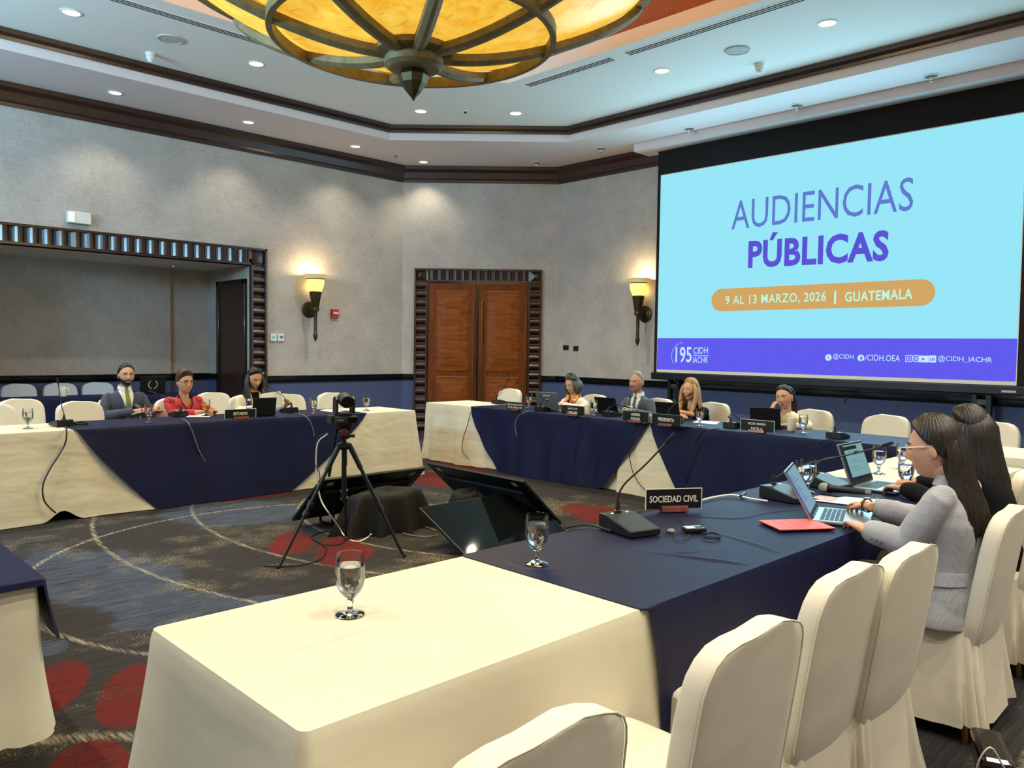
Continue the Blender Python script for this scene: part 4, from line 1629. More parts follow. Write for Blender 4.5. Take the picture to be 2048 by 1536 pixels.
def mic(base, rz, stem, label, cables=None, scale=1.0):
    """stem: points in room coordinates relative to the base of the neck"""
    t = thing('gooseneck_microphone', base, rz, label, 'microphone', 'gooseneck microphones')
    W_, D_ = 0.068 * scale, 0.095 * scale
    zb, zf = 0.056 * scale, 0.022 * scale
    g = G()
    # local: +y is the speaker's side (low), -y the tall back
    side = [(-D_, 0), (D_, 0), (D_, zf), (-D_ * 0.55, zb), (-D_, zb)]
    g.prism([(-W_, y, z) for y, z in side], (2 * W_, 0, 0))
    g.obj('housing', M_BLACK, t, smooth=False, bevel=0.003)
    g = G()
    n = Vector((0, (zb - zf), D_ * 1.55)).normalized() * 0.0012
    q = [(-W_ * 0.94, D_ * 0.97, zf), (W_ * 0.94, D_ * 0.97, zf), (W_ * 0.94, -D_ * 0.53, zb), (-W_ * 0.94, -D_ * 0.53, zb)]
    g.prism([Vector(p) + n * 0.3 for p in q], n)
    g.obj('top_panel', M_MICTOP, t, smooth=False)
    g = G()
    for sx in (-0.5, 0.5):
        g.lathe([(0.006, 0), (0.005, 0.002), (0, 0.002)], c=(sx * W_, -D_ * 0.6, zb + 0.001), n=12)
    g.obj('indicator', M_LED, t)
    iv = Matrix.Rotation(-rz, 3, 'Z')
    o = Vector((0, -D_ * 0.72, zb))
    P = [o + iv @ Vector(p) for p in stem]
    g = G()
    g.lathe([(0.017, 0), (0.017, 0.008), (0.011, 0.012), (0.010, 0.03), (0.007, 0.045)], c=o, n=16)
    g.obj('neck_socket', M_BLACK, t)
    g = G()
    g.tube(P, 0.0042, 8, sm=5)
    nk = g.obj('gooseneck', M_BLACK, t)
    d = (P[-1] - P[-2]).normalized()
    g = G()
    g.tube([P[-1] - d * 0.055, P[-1] - d * 0.04, P[-1] - d * 0.005, P[-1] + d * 0.006], [0.005, 0.0085, 0.009, 0.006], 12)
    g.obj('mic_capsule', M_BLACKM, t)
    return t


def to_px(base, pts):
    """pixel points -> offsets at the depth plane through the neck, facing the camera"""
    b = Vector(base)
    f = Vector(RM @ np.array([0, 0, -1.0]))
    dep = (b - Vector((0, 0, CH))).dot(f)
    out = []
    for px, py, dd in pts:
        r = Vector(ray(px, py))
        k = (dep + dd) / r.dot(f)
        out.append(Vector((0, 0, CH)) + r * k - b)
    return out


def mic_at(px, py, z, rz, pts, label, **kw):
    b = onz(px, py, z)
    s = kw.get('scale', 1.0)
    nb = b + Matrix.Rotation(rz, 3, 'Z') @ Vector((0, -0.095 * s * 0.72, 0.056 * s))
    return mic(b, rz, [Vector((0, 0, 0.0)), Vector((0, 0, 0.05))] + to_px(nb, pts), label, **kw)


# state table: sitters look toward -y, the low panel faces +y
mic_at(122, 851, TZ, 0.1, [(124, 815, 0), (119, 785, 0), (115, 757, 0)], 'gooseneck microphone with straight upright neck at the white cloth edge of the state table')
mic_at(356, 832, TZ, 0.0, [(350, 812, 0.05), (338, 798, 0.05), (318, 789, 0.0), (298, 782, 0)], 'gooseneck microphone bent toward the woman in red')
mic_at(578, 824, TZ, -0.1, [(577, 808, 0), (567, 793, 0), (550, 782, 0), (531, 770, 0)], 'gooseneck microphone bent toward the woman in the white jacket')
# presiding table: sitters on +x
mic_at(1000, 807, TZ, -PI / 2, [(999, 790, 0), (1007, 775, 0), (1019, 757, 0)], 'gooseneck microphone leaning before the empty chair by the double door')
mic_at(1088, 822, TZ, -PI / 2, [(1085, 800, 0), (1077, 786, 0), (1068, 779, 0), (1062, 777, 0)], 'gooseneck microphone beside the silver laptop of the woman with the scarf')
mic_at(1224, 832, TZ, -PI / 2, [(1222, 815, 0), (1230, 808, 0), (1246, 812, 0), (1259, 815, 0)], 'gooseneck microphone low and bent over in front of the man in grey')
mic_at(1345, 846, TZ, -PI / 2, [(1337, 822, 0), (1347, 811, 0), (1366, 798, 0), (1384, 787, 0)], 'gooseneck microphone raised at the blonde woman\'s mouth')
mic_at(1468, 855, TZ, -PI / 2, [(1456, 836, 0), (1463, 828, 0), (1476, 836, 0), (1489, 847, 0)], 'gooseneck microphone drooping between the blonde woman and the ponytail woman')
mic_at(1676, 876, TZ, -PI / 2, [(1676, 850, 0), (1684, 822, 0), (1694, 795, 0)], 'gooseneck microphone standing straight before the empty chair below the screen')
# near table: sitters on -y
mic_at(1258, 1062, TZ, PI - 0.25, [(1233, 1010, 0), (1246, 972, 0), (1295, 925, 0), (1348, 868, 0)], 'large gooseneck microphone next to the silver name plate on the near table', scale=1.12)
mic_at(1572, 998, TZ, PI - 0.15, [(1552, 955, 0), (1580, 939, 0), (1640, 921, 0), (1712, 906, 0), (1784, 886, 0)], 'gooseneck microphone reaching flat in front of the woman in the grey blazer', scale=1.12)
mic_at(1655, 974, TZ, PI - 0.25, [(1638, 925, 0), (1650, 918, 0.02), (1690, 911, 0.05), (1715, 904, 0.05)], 'gooseneck microphone behind the goblets, reaching to the farther laptop', scale=1.12)


# ---- name plates
def name_plate(px, py, z, face, w, h, lines, label, edge=False, tl=0.25):
    """face = rz; local: lettering on -y, reads along +x"""
    p = onz(px, py, z)
    t = thing('name_plate', p, face, label, 'name plate', 'name plates')
    g = G()
    g.box(-w / 2, w / 2, -0.0015, 0.0015, 0.012, 0.012 + h)
    T0 = Matrix.Rotation(-0.12, 4, 'X')
    pl = g.obj('plate', M_PLATEB, t, smooth=False)
    g = G()
    e = 0.0035
    g.box(-w / 2 - e, -w / 2, -0.002, 0.002, 0.012 - e, 0.012 + h + e)
    g.box(w / 2, w / 2 + e, -0.002, 0.002, 0.012 - e, 0.012 + h + e)
    g.box(-w / 2, w / 2, -0.002, 0.002, 0.012 + h, 0.012 + h + e)
    g.obj('plate_edge', M_PLATEW if edge else mat('plate_grey_edge', (110, 110, 112), 0.4) if 'plate_grey_edge' not in bpy.data.materials else bpy.data.materials['plate_grey_edge'] if not edge else M_PLATEW, t, smooth=False)
    nl = len(lines)
    lh = h * (0.34 if nl == 1 else 0.27)
    for i, (s, frac) in enumerate(lines):
        zc = 0.012 + h * (0.5 if nl == 1 else (0.70 - 0.43 * i))
        ww = w * frac
        g = G()
        text_fit(g, s, lambda u, v: (-ww / 2 + u, -0.0022, zc - lh / 2 + v), ww, lh, 0.012)
        g.obj('lettering', M_LETTER, t, smooth=False)
    g = G()
    g.prism([(-w * 0.24, -0.028, 0), (-w * 0.24, 0.028, 0), (-w * 0.24, 0.018, 0.026), (-w * 0.24, -0.018, 0.026)], (w * 0.48, 0, 0))
    g.obj('wood_foot', M_MAHOG, t, smooth=False, bevel=0.003)
    return t


name_plate(481, 838, TZ, 0.0, 0.32, 0.085, [('ESTADO', 0.45)], 'black name plate lettered ESTADO on the state table', True)
name_plate(1030, 821, TZ, -PI / 2, 0.30, 0.085, [('MARÍA CLAUDIA PULIDO', 0.86), ('SEC. EJE. ADJUNTA, CIDH', 0.80)], 'two-line black name plate nearest the double door on the presiding table')
name_plate(1145, 832, TZ, -PI / 2, 0.33, 0.10, [('JOSÉ LUIS', 0.42), ('CABALLERO', 0.44)], 'two-line black name plate before the woman with the scarf')
name_plate(1271, 845, TZ, -PI / 2, 0.32, 0.10, [('ANDREA', 0.36), ('POCHAK', 0.36)], 'two-line black name plate before the man in the grey suit')
name_plate(1332, 852, TZ, -PI / 2, 0.33, 0.10, [('PRESIDENTA', 0.56)], 'black name plate lettered PRESIDENTA before the blonde woman')
name_plate(1514, 865, TZ, -PI / 2, 0.33, 0.10, [('ROSA MARÍA', 0.52), ('PAYÁ A.', 0.36)], 'two-line black name plate before the ponytail woman', True)
pa, pb = onz(1306, 1024, TZ), onz(1388, 1002, TZ)
name_plate(1347, 1022, TZ, math.radians(-33), 0.27, 0.09, [('SOCIEDAD CIVIL', 0.88)], 'white-edged black name plate lettered SOCIEDAD CIVIL on the near table', True)


# ---- laptops
M_SILVER = mat('silver_aluminium', (168, 170, 174), 0.35, 0.8)
M_GREYLID = mat('grey_laptop_lid', (112, 116, 126), 0.4, 0.6)
M_KEYS = mat('dark_keys', (40, 46, 56), 0.5)


def laptop(loc, rz, label, lidm, w=0.33, d=0.23, tilt=20, screen=None, lid_h=None, badge=None, keys=True):
    """local: +y is away from the user (hinge side); lid leans back by tilt degrees"""
    t = thing('laptop', loc, rz, label, 'laptop', 'laptops')
    g = G()
    g.box(-w / 2, w / 2, -d, 0, 0.0, 0.014)
    base = g.obj('keyboard_base', lidm, t, smooth=False, bevel=0.004)
    if keys:
        g = G()
        for r in range(5):
            for c in range(12):
                x = -w * 0.42 + c * w * 0.84 / 12
                y = -0.03 - r * 0.0195
                g.box(x, x + w * 0.84 / 12 - 0.003, y - 0.016, y, 0.014, 0.0155)
        g.obj('keys', M_KEYS, base, smooth=False)['kind'] = 'stuff'
        g = G()
        g.box(-0.05, 0.05, -d + 0.015, -d + 0.085, 0.014, 0.0144)
        g.obj('trackpad', M_SILVER, base, smooth=False)
    lh = lid_h or d
    a = math.radians(tilt)
    T = Matrix.Translation((0, 0.004, 0.012)) @ Matrix.Rotation(-a, 4, 'X')
    g = G()
    g.T = T
    g.box(-w / 2, w / 2, -0.004, 0.004, 0.0, lh)
    lid = g.obj('lid', lidm, t, smooth=False, bevel=0.004)
    g = G()
    g.T = T
    g.box(-w / 2 + 0.004, w / 2 - 0.004, -0.0052, -0.004, 0.004, lh - 0.003)
    g.obj('bezel', M_BLACK, lid, smooth=False)
    if screen:
        g = G()
        g.T = T
        g.box(-w / 2 + 0.012, w / 2 - 0.012, -0.0058, -0.0052, 0.022, lh - 0.012)
        sc = g.obj('screen', screen[0], lid, smooth=False)
        for (u0, u1, v0, v1, m) in screen[1]:
            g = G()
            g.T = T
            x0, x1 = -w / 2 + 0.012, w / 2 - 0.012
            z0, z1 = 0.022, lh - 0.012
            g.box(x0 + (x1 - x0) * u0, x0 + (x1 - x0) * u1, -0.0062, -0.0058, z0 + (z1 - z0) * v0, z0 + (z1 - z0) * v1)
            q = g.obj('screen_window', m, lid, smooth=False)
    if badge:
        badge(T, lid, lh)
    g = G()
    g.tube([(-w * 0.35, 0.0, 0.012), (w * 0.35, 0.0, 0.012)], 0.006, 10)
    g.obj('hinge', M_BLACK, t)
    return t


SCR1, SCR2 = emis('laptop_screen_blue', (150, 190, 214), 0.75), emis('laptop_screen_page', (138, 184, 186), 0.8)
SCRD, SCRP, SCRL = emis('laptop_screen_dark', (40, 52, 58), 0.8), emis('laptop_wallpaper', (110, 110, 220), 0.8), emis('laptop_text_grey', (92, 128, 134), 0.8)
# grey blazer woman: hinge from px (1622,1040) to (1690,1005)
h0, h1 = onz(1624, 1040, TZ), onz(1692, 1003, TZ)
hm = (h0 + h1) / 2
hd = h1 - h0
lines1 = [(0.0, 0.07, 0.0, 1.0, SCRP)] + [(0.12, 0.12 + 0.2 + 0.13 * ((i * 7) % 3), 0.86 - i * 0.075, 0.875 - i * 0.075, SCRL) for i in range(9)]
laptop((3.48, 1.575, TZ), math.radians(20), 'open silver laptop with blue page under the hands of the grey blazer woman', M_SILVER, 0.33, 0.235, 30, (SCR1, lines1))
# woman in black
h0, h1 = onz(1702, 978, TZ), onz(1747, 964, TZ)
hm = (h0 + h1) / 2
lines2 = [(0.0, 1.0, 0.0, 0.10, SCRD), (0.0, 0.13, 0.1, 1.0, SCRD), (0.10, 0.72, 0.86, 0.96, SCRD)] + [(0.28, 0.28 + 0.28 + 0.14 * ((i * 5) % 3), 0.78 - i * 0.07, 0.79 - i * 0.07, SCRL) for i in (0, 1, 3, 4, 6, 7)]
laptop((hm.x, hm.y, TZ), 0.02, 'open laptop showing a pale text page in front of the woman in black', M_SILVER, 0.33, 0.235, 20, (SCR2, lines2))


def lap_px(px, py, rz, label, m, w, d, tilt, **kw):
    p = onz(px, py, TZ)
    f = Matrix.Rotation(rz, 3, 'Z') @ Vector((0, 1, 0))
    return laptop((p.x, p.y, TZ), rz, label, m, w, d, tilt, keys=False, **kw)


def badge_round(T, lid, lh):
    g = G()
    g.T = T
    g.lathe([(0.016, 0.0), (0.014, 0.002), (0, 0.002)], c=(0, 0.004, lh * 0.55), n=20, axis=(0, 1, 0))
    g.obj('lid_badge', M_CHROME, lid)
    g = G()
    g.T = T
    g.box(-0.05, 0.05, 0.004, 0.0046, lh * 0.80, lh * 0.83)
    g.obj('lid_marking', M_LETTER, lid, smooth=False)


lap_px(1097, 822, PI / 2 + 0.15, 'open grey laptop with a round badge on its lid, before the woman with the scarf', M_GREYLID, 0.31, 0.22, 14, badge=badge_round)
lap_px(1216, 826, PI / 2 + 0.1, 'open black laptop between the woman with the scarf and the man in grey', M_BLACK, 0.29, 0.19, 24)
lap_px(1338, 840, PI / 2 + 0.1, 'open black laptop between the man in grey and the blonde woman', M_BLACK, 0.28, 0.19, 18)
lap_px(1531, 856, PI / 2 + 0.25, 'open black laptop in front of the ponytail woman', M_BLACK, 0.29, 0.195, 14)
lap_px(527, 832, PI - 0.1, 'open black laptop in front of the woman in the white jacket', M_BLACK, 0.25, 0.185, 12)


def badge_wreath(T, lid, lh):
    m = mat('pale_gold_print', (190, 180, 140), 0.5)
    g = G()
    g.T = T
    for s in (-1, 1):
        for k in range(9):
            a = math.radians(-70 + k * 15)
            x, z = s * 0.062 * math.cos(a), lh * 0.52 + 0.06 * math.sin(a)
            g.ball((x, 0.005, z), (0.006, 0.001, 0.012), 8, 6, Matrix.Rotation(-s * a * 0.9, 3, 'Y'))
    g.obj('wreath_emblem', m, lid)


p = onpl(302, 786, 'y', 11.85)
laptop((p.x, 11.80, 0.764), PI, 'open black laptop with a pale wreath emblem on the alcove table', M_BLACK, 0.36, 0.24, 10, badge=badge_wreath, keys=False)


# ---- mugs
def mug(px, py, z, rz, label, r=0.042, h=0.098, handle=True, name='coffee_mug', cat='mug', p=None):
    t = thing(name, p or onz(px, py, z), rz, label, cat, 'white cups' if handle else None)
    g = G()
    g.lathe([(0, 0), (r * 0.82, 0), (r * 0.86, 0.004), (r, h), (r - 0.004, h), (r * 0.8, 0.01), (0, 0.01)], n=28)
    g.obj('cup_body', M_CERAMIC, t, angle=50)
    if handle:
        g = G()
        g.tube([(r * 0.93, 0, h * 0.82), (r + 0.026, 0, h * 0.78), (r + 0.032, 0, h * 0.5), (r + 0.018, 0, h * 0.26), (r * 0.88, 0, h * 0.2)], 0.0065, 8, sm=4)
        g.obj('handle', M_CERAMIC, t)
    return t


pm_ = onpl(126, 795, 'y', 11.8)
mug(0, 0, 0, -0.9, 'white mug on the alcove table in front of the shade-tinted white chairs', r=0.055, h=0.13, p=(pm_.x, 11.8, 0.764))
mug(1176, 829, TZ, 2.6, 'white mug beside the goblet in front of the woman with the scarf', h=0.11)
mug(1258, 832, TZ, 2.6, 'white mug behind the two-line plate in front of the man in grey', h=0.11)
mug(1303, 846, TZ, 1.2, 'white mug standing between the two plates at the gap of the navy cloths', r=0.045, h=0.085)
mug(1583, 862, TZ, 0, 'tall white cup without handle in front of the ponytail woman', r=0.046, h=0.125, handle=False, name='paper_cup', cat='cup')
g = G()
g.lathe([(0, 0), (0.03, 0), (0.033, 0.10), (0.030, 0.10), (0.028, 0.006), (0, 0.006)], n=24)
tag(g.obj('tumbler', M_THIN, loc=onz(1270, 834, TZ)), 'small clear tumbler by the white mug of the man in grey', 'glass')
t = thing('drink_bottle', onz(498, 830, TZ), 0, 'small clear bottle with dark drink between plate and laptop of the state table', 'bottle')
g = G()
g.lathe([(0, 0), (0.028, 0), (0.03, 0.01), (0.03, 0.10), (0.02, 0.13), (0.014, 0.145), (0.014, 0.155), (0, 0.155)], n=20)
g.obj('bottle_body', M_THIN, t)
g = G()
g.lathe([(0, 0.003), (0.027, 0.003), (0.0275, 0.075), (0, 0.075)], n=20)
g.obj('dark_drink', mat('dark_drink', (26, 18, 20), 0.2), t)
g = G()
g.lathe([(0.016, 0.15), (0.016, 0.168), (0, 0.168)], n=16)
g.obj('bottle_cap', M_WHITEP, t)

# ---- red tablet folio, receiver, hand microphone, papers
q4 = [onz(*q, TZ) for q in ((1516, 1044), (1619, 1041), (1672, 1060), (1565, 1067))]
c = sum(q4, Vector()) / 4
t = thing('tablet_folio', c, math.atan2((q4[1] - q4[0]).y, (q4[1] - q4[0]).x), 'bright red tablet in a folio cover lying on the navy cloth', 'tablet')
g = G()
g.box(-0.125, 0.125, -0.09, 0.09, 0.0, 0.007)
g.obj('tablet_body', M_BLACK, t, smooth=False, bevel=0.003)
g = G()
for k in range(4):
    g.box(-0.127 + k * 0.0635, -0.127 + (k + 1) * 0.0635 - 0.0008, -0.092, 0.092, 0.0071, 0.0105)
g.obj('folio_cover', mat('coral_red_cover', (228, 78, 66), 0.5), t, smooth=False, bevel=0.0015)

p = onz(1388, 1063, TZ)
t = thing('interpretation_receiver', p, -0.55, 'small black receiver with a lit display and curled earphone wire', 'receiver')
g = G()
g.box(-0.045, 0.045, -0.026, 0.026, 0.0, 0.018)
g.obj('body', M_BLACK, t, smooth=False, bevel=0.004)
g = G()
g.box(-0.038, 0.036, -0.02, 0.022, 0.018, 0.019)
g.obj('display', mat('receiver_display', (170, 200, 205), 0.3, emit=((150, 190, 200), 0.35)), t, smooth=False)
g = G()
for i in range(3):
    for j in range(2):
        g.box(0.0 + i * 0.012, 0.009 + i * 0.012, -0.016 + j * 0.012, -0.007 + j * 0.012, 0.019, 0.0205)
g.obj('button_pad', M_BLACKM, t, smooth=False)
g = G()
w_ = [onz(*q, TZ + 0.003) - p for q in ((1374, 1058), (1368, 1048), (1352, 1035), (1340, 1052), (1328, 1062), (1340, 1070), (1360, 1062), (1372, 1050), (1380, 1060), (1376, 1074), (1362, 1080), (1345, 1076))]
iv = Matrix.Rotation(0.55, 3, 'Z')
g.tube([iv @ q for q in w_], 0.0016, 6, sm=5)
g.obj('earphone_wire', M_BLACK, t)
g = G()
g.lathe([(0.0, 0), (0.016, 0), (0.017, 0.006), (0.012, 0.012), (0, 0.013)], c=iv @ (onz(1342, 1064, TZ) - p), n=20)
g.obj('earpiece', mat('earpiece_grey', (120, 114, 100), 0.4), t)
g = G()
w_ = [onz(*q, TZ + 0.004) - p for q in ((1408, 1068), (1422, 1066), (1438, 1069), (1438, 1075), (1420, 1077), (1406, 1074))]
g.tube([iv @ q for q in w_], 0.004, 6, sm=4)
g.obj('lanyard_loop', M_BLACKM, t)

a, b = onz(1636, 984, TZ), onz(1768, 1001, TW)
b.z = a.z
d = (b - a).normalized()
t = thing('handheld_microphone', a + Vector((0, 0, 0.027)), math.atan2(d.y, d.x), 'black handheld microphone with silver ball grille lying by the laptop', 'microphone')
g = G()
g.ball((0.03, 0, 0), (0.030, 0.026, 0.026), 20, 14)
g.obj('ball_grille', mat('grille_silver', (186, 186, 182), 0.45, 0.3, bump=(900, 0.6)), t)
g = G()
g.lathe([(0.024, 0.052), (0.026, 0.056), (0.024, 0.066), (0.019, 0.075), (0.015, 0.20), (0.013, 0.235), (0.0, 0.236)], n=20, axis=(1, 0, 0))
g.obj('handle_body', M_BLACK, t)
g = G()
g.lathe([(0.0135, 0.236), (0.013, 0.262), (0, 0.262)], n=20, axis=(1, 0, 0))
g.obj('end_cap', mat('dull_silver', (128, 126, 120), 0.4, 0.8), t)


def sheet(name, pts, z, label, cat, m=None, th=0.002, group=None):
    """flat thing whose corners are given in the picture, lying at height z"""
    Q = [onz(*q, z) for q in pts]
    c = sum(Q, Vector()) / len(Q)
    g = G()
    g.prism([q - c for q in Q], (0, 0, th))
    o = g.obj(name, m or M_PAPER, None, smooth=False, loc=c)
    return tag(o, label, cat, group)


sheet('paper_sheets', [(1625, 1001), (1700, 1010), (1800, 1003), (1690, 994)], TZ, 'white paper sheets lying beneath the handheld microphone', 'papers')
t = sheet('leaflet', [(1621, 996), (1668, 1003), (1677, 996), (1640, 991)], TZ + 0.0025, 'pinkish printed leaflet edge sticking out under the silver laptop', 'leaflet', mat('leaflet_print', (196, 168, 170), 0.6, var=(30, 0.3)))
sheet('note_sheet', [(372, 834), (418, 834), (430, 828), (380, 828)], TZ, 'white paper under the clasped hands of the woman in red', 'papers')
sheet('note_sheet', [(640, 821), (668, 825), (690, 822), (655, 818)], TZ, 'white paper on the navy cloth behind the video camera', 'papers')
sheet('note_sheet', [(1385, 845), (1432, 849), (1440, 844), (1395, 841)], TZ, 'white paper before the blonde woman, under the goblet', 'papers')
t = thing('earphone_set', onz(162, 850, TZ), 0.3, 'small black earphone set on the navy cloth next to the straight microphone', 'earphones')
g = G()
g.tube([(-0.05, 0, 0.012), (-0.03, 0.03, 0.02), (0.0, 0.0, 0.03), (0.04, 0.02, 0.015), (0.05, -0.02, 0.01), (0.0, -0.03, 0.012), (-0.05, 0, 0.012)], 0.008, 8, sm=4)
g.obj('wire_coil', M_BLACK, t)
for s in (-1, 1):
    g = G()
    g.ball((s * 0.04, 0.01, 0.018), (0.02, 0.015, 0.018))
    g.obj('ear_cup', M_BLACK, t)
# ================================================================ floor monitors, tripod camera, cables
M_TVGLASS = mat('dark_screen_glass', (10, 14, 16), 0.04, spec=0.12)
M_STICK = mat('pale_sticker', (170, 172, 170), 0.6)
M_DRAPE = mat('black_drape', (6, 6, 6), 0.85, bump=(5, 0.3))


def monitor(TL, TR, BL, label, seen_front, thick=0.05):
    TL, TR, BL = Vector(TL), Vector(TR), Vector(BL)
    ux = (TR - TL).normalized()
    uy = (BL - TL)
    uy = (uy - ux * uy.dot(ux)).normalized()
    w, h = (TR - TL).length, (BL - TL).length
    un = ux.cross(uy)                       # away from the viewer side
    t = thing('floor_monitor', (TL + TR) / 2 + uy * h * 0.5, 0, label, 'monitor', 'tilted floor monitors')
    c = t.location.copy()
    c.z = 0
    t.location = c
    M = Matrix((ux, uy, un)).transposed().to_4x4()
    M.translation = TL - c
    g = G()
    g.T = M
    g.box(0, w, 0, h, 0.0, thick * 0.45)
    g.obj('housing', M_BLACK, t, smooth=False, bevel=0.004)
    g = G()
    g.T = M
    g.box(w * 0.08, w * 0.92, h * 0.2, h * 0.9, thick * 0.45, thick) if seen_front else g.box(w * 0.08, w * 0.92, h * 0.25, h * 0.9, -thick * 0.5, 0.0)
    g.obj('back_shell', M_BLACKM, t, smooth=False, bevel=0.01)
    g = G()
    g.T = M
    zz = (-0.0015, 0.0) if seen_front else (thick * 0.45, thick * 0.45 + 0.0015)
    g.box(0.008, w - 0.008, 0.008, h - 0.014, *zz)
    g.obj('screen', M_TVGLASS, t, smooth=False)
    if not seen_front:
        for u in (0.08, 0.86):
            g = G()
            g.T = M
            g.box(w * u, w * u + 0.06, 0.045, 0.085, -0.0015, 0.0)
            g.obj('sticker', M_STICK, t, smooth=False)
    # wedge stand down to the floor
    for u in (0.25, 0.75):
        g = G()
        a = M @ Vector((w * u, h * 0.45, thick * (0.9 if seen_front else 0.2)))
        b = M @ Vector((w * u, h * 0.97, thick * 0.3))
        k = (1 if seen_front else 1)
        back = Vector((un.x, un.y, 0)).normalized() * (0.06 if seen_front else 0.05)
        g.tube([a, Vector((a.x, a.y, 0.01)) + back], 0.012, 8)
        g.tube([Vector((a.x, a.y, 0.012)) + back, Vector((b.x, b.y, 0.012))], 0.012, 8)
        g.tube([Vector((b.x, b.y, 0.012)), b], 0.012, 8)
        g.obj('stand', M_BLACK, t)
    return t


monitor((3.24, 5.42, 0.44), (4.28, 5.42, 0.44), (3.26, 5.86, 0.05), 'tilted black floor monitor behind the camera tripod, its back with two stickers in view', False)
monitor((4.42, 5.60, 0.45), (4.38, 4.33, 0.45), (4.86, 5.60, 0.05), 'tilted black floor monitor facing the presiding table, its slanted back in view', False)
monitor((3.62, 4.66, 0.30), (4.72, 4.69, 0.30), (3.43, 4.12, 0.03), 'tilted floor monitor with its dark screen toward the near table', True)


def drape(c, rx, ry, h, label, seed, folds=9):
    g = G()
    R = []
    rnd = random.Random(seed)
    p = [rnd.random() * 6 for _ in range(4)]
    N = 72
    for j in range(15):
        t = j / 14
        ring = []
        for k in range(N):
            a = 2 * PI * k / N
            f = 1 + (0.16 * math.sin(folds * a + p[0]) + 0.09 * math.sin((folds * 2 + 1) * a + p[1])) * t ** 1.5 + 0.12 * math.sin(2 * a + p[2])
            r = (0.03 + 0.72 * min(1, t / 0.4) + 0.28 * max(0, (t - 0.4) / 0.6)) * f
            z = h * (1 - 0.07 * min(1, t / 0.4) - 0.93 * max(0, (t - 0.4) / 0.6) ** 1.1) + 0.02 * math.sin(3 * a + p[3]) * (1 - t)
            ring.append((rx * r * math.cos(a), ry * r * math.sin(a), max(0.004, z)))
        R.append(ring)
    g.rings(R)
    return tag(g.obj('black_drape', M_DRAPE, None, True, 80, loc=(c[0], c[1], 0)), label, 'cloth', 'black drapes')


drape((3.78, 5.30), 0.38, 0.22, 0.34, 'black cloth heaped over a box under the floor monitor by the tripod', 3)
drape((4.52, 5.05), 0.22, 0.20, 0.28, 'black cloth bundle between the two right floor monitors', 6)

# ---- tripod and camera
fwd = Vector(RM @ np.array([0, 0, -1.0]))


def at_depth(px, py, dep):
    r = Vector(ray(px, py))
    return Vector((0, 0, CH)) + r * (dep / r.dot(fwd))


AP = at_depth(688, 893, 5.62)
f1, f2 = onz(557, 1137, 0.0), onz(808, 1114, 0.0)
f3 = Vector((AP.x * 3 - f1.x - f2.x, AP.y * 3 - f1.y - f2.y, 0)) * 1.0
f3 = Vector((AP.x + 0.30, AP.y + 0.44, 0))
t = thing('camera_tripod', (AP.x, AP.y, 0), 0, 'black three-legged tripod standing on the carpet before the floor monitors', 'tripod')
o = Vector((AP.x, AP.y, 0))
A = AP - o
for f in (f1, f2, f3):
    e = f - o
    d = (e - A)
    h = Vector((e.x, e.y, 0)).normalized()
    a0 = A + h * 0.045
    k1, k2 = a0 + (e - a0) * 0.48, a0 + (e - a0) * 0.56
    g = G()
    g.tube([a0, a0 + (e - a0) * 0.2], [0.020, 0.018], 10)
    g.tube([a0 + (e - a0) * 0.18, k2], 0.0135, 10)
    g.tube([k1, e], 0.0100, 10)
    leg = g.obj('leg', M_BLACK, t)
    for kk in (k1, k2):
        g = G()
        dd = (e - a0).normalized()
        g.tube([kk - dd * 0.02, kk + dd * 0.02], 0.021, 12)
        g.tube([kk, kk + h * 0.0 + Vector((-h.y, h.x, 0)) * 0.035], 0.012, 8)
        g.obj('clamp', M_BLACK, leg)
    g = G()
    g.ball(e + Vector((0, 0, 0.012)), (0.016, 0.016, 0.012))
    g.obj('rubber_foot', M_BLACKM, leg)
g = G()
g.tube([A + Vector((0, 0, -0.38)), A + Vector((0, 0, 0.05))], 0.0165, 12)
g.obj('centre_column', M_BLACK, t)
g = G()
g.lathe([(0.03, -0.02), (0.055, 0.0), (0.055, 0.02), (0.02, 0.03)], c=A, n=20)
g.obj('crown', M_BLACK, t)
HZ = A.z + 0.055
g = G()
g.lathe([(0.03, 0), (0.045, 0.01), (0.045, 0.03), (0.036, 0.035), (0.040, 0.06), (0.055, 0.09), (0.062, 0.10), (0.062, 0.112), (0, 0.112)], c=(0, 0, HZ), n=20)
hd_ = g.obj('fluid_head', M_BLACK, t)
g = G()
nrm = Vector((-o.x, -o.y, 0)).normalized()
sd = Vector((-nrm.y, nrm.x, 0))
g.lathe([(0.0, 0), (0.026, 0), (0.028, 0.012), (0.022, 0.02), (0, 0.02)], c=Vector((0, 0, HZ + 0.05)) + nrm * 0.04 + sd * -0.0, n=20, axis=tuple(nrm))
g.obj('red_knob', mat('dark_red_knob', (92, 22, 28), 0.4), hd_)
g = G()
g.tube([Vector((0, 0, HZ + 0.02)) - sd * -0.03, Vector((0, 0, HZ + 0.02)) + sd * 0.075], [0.008, 0.012], 10)
g.obj('lever', M_BLACK, hd_)
g = G()
g.tube([Vector((0, 0, HZ + 0.08)) - nrm * 0.02 + sd * -0.05, Vector((0, 0, HZ - 0.1)) - nrm * 0.05 + sd * -0.075, Vector((0, 0, HZ - 0.28)) - nrm * 0.08 + sd * -0.105], [0.008, 0.009, 0.011], 10)
g.obj('pan_handle', M_BLACK, t)

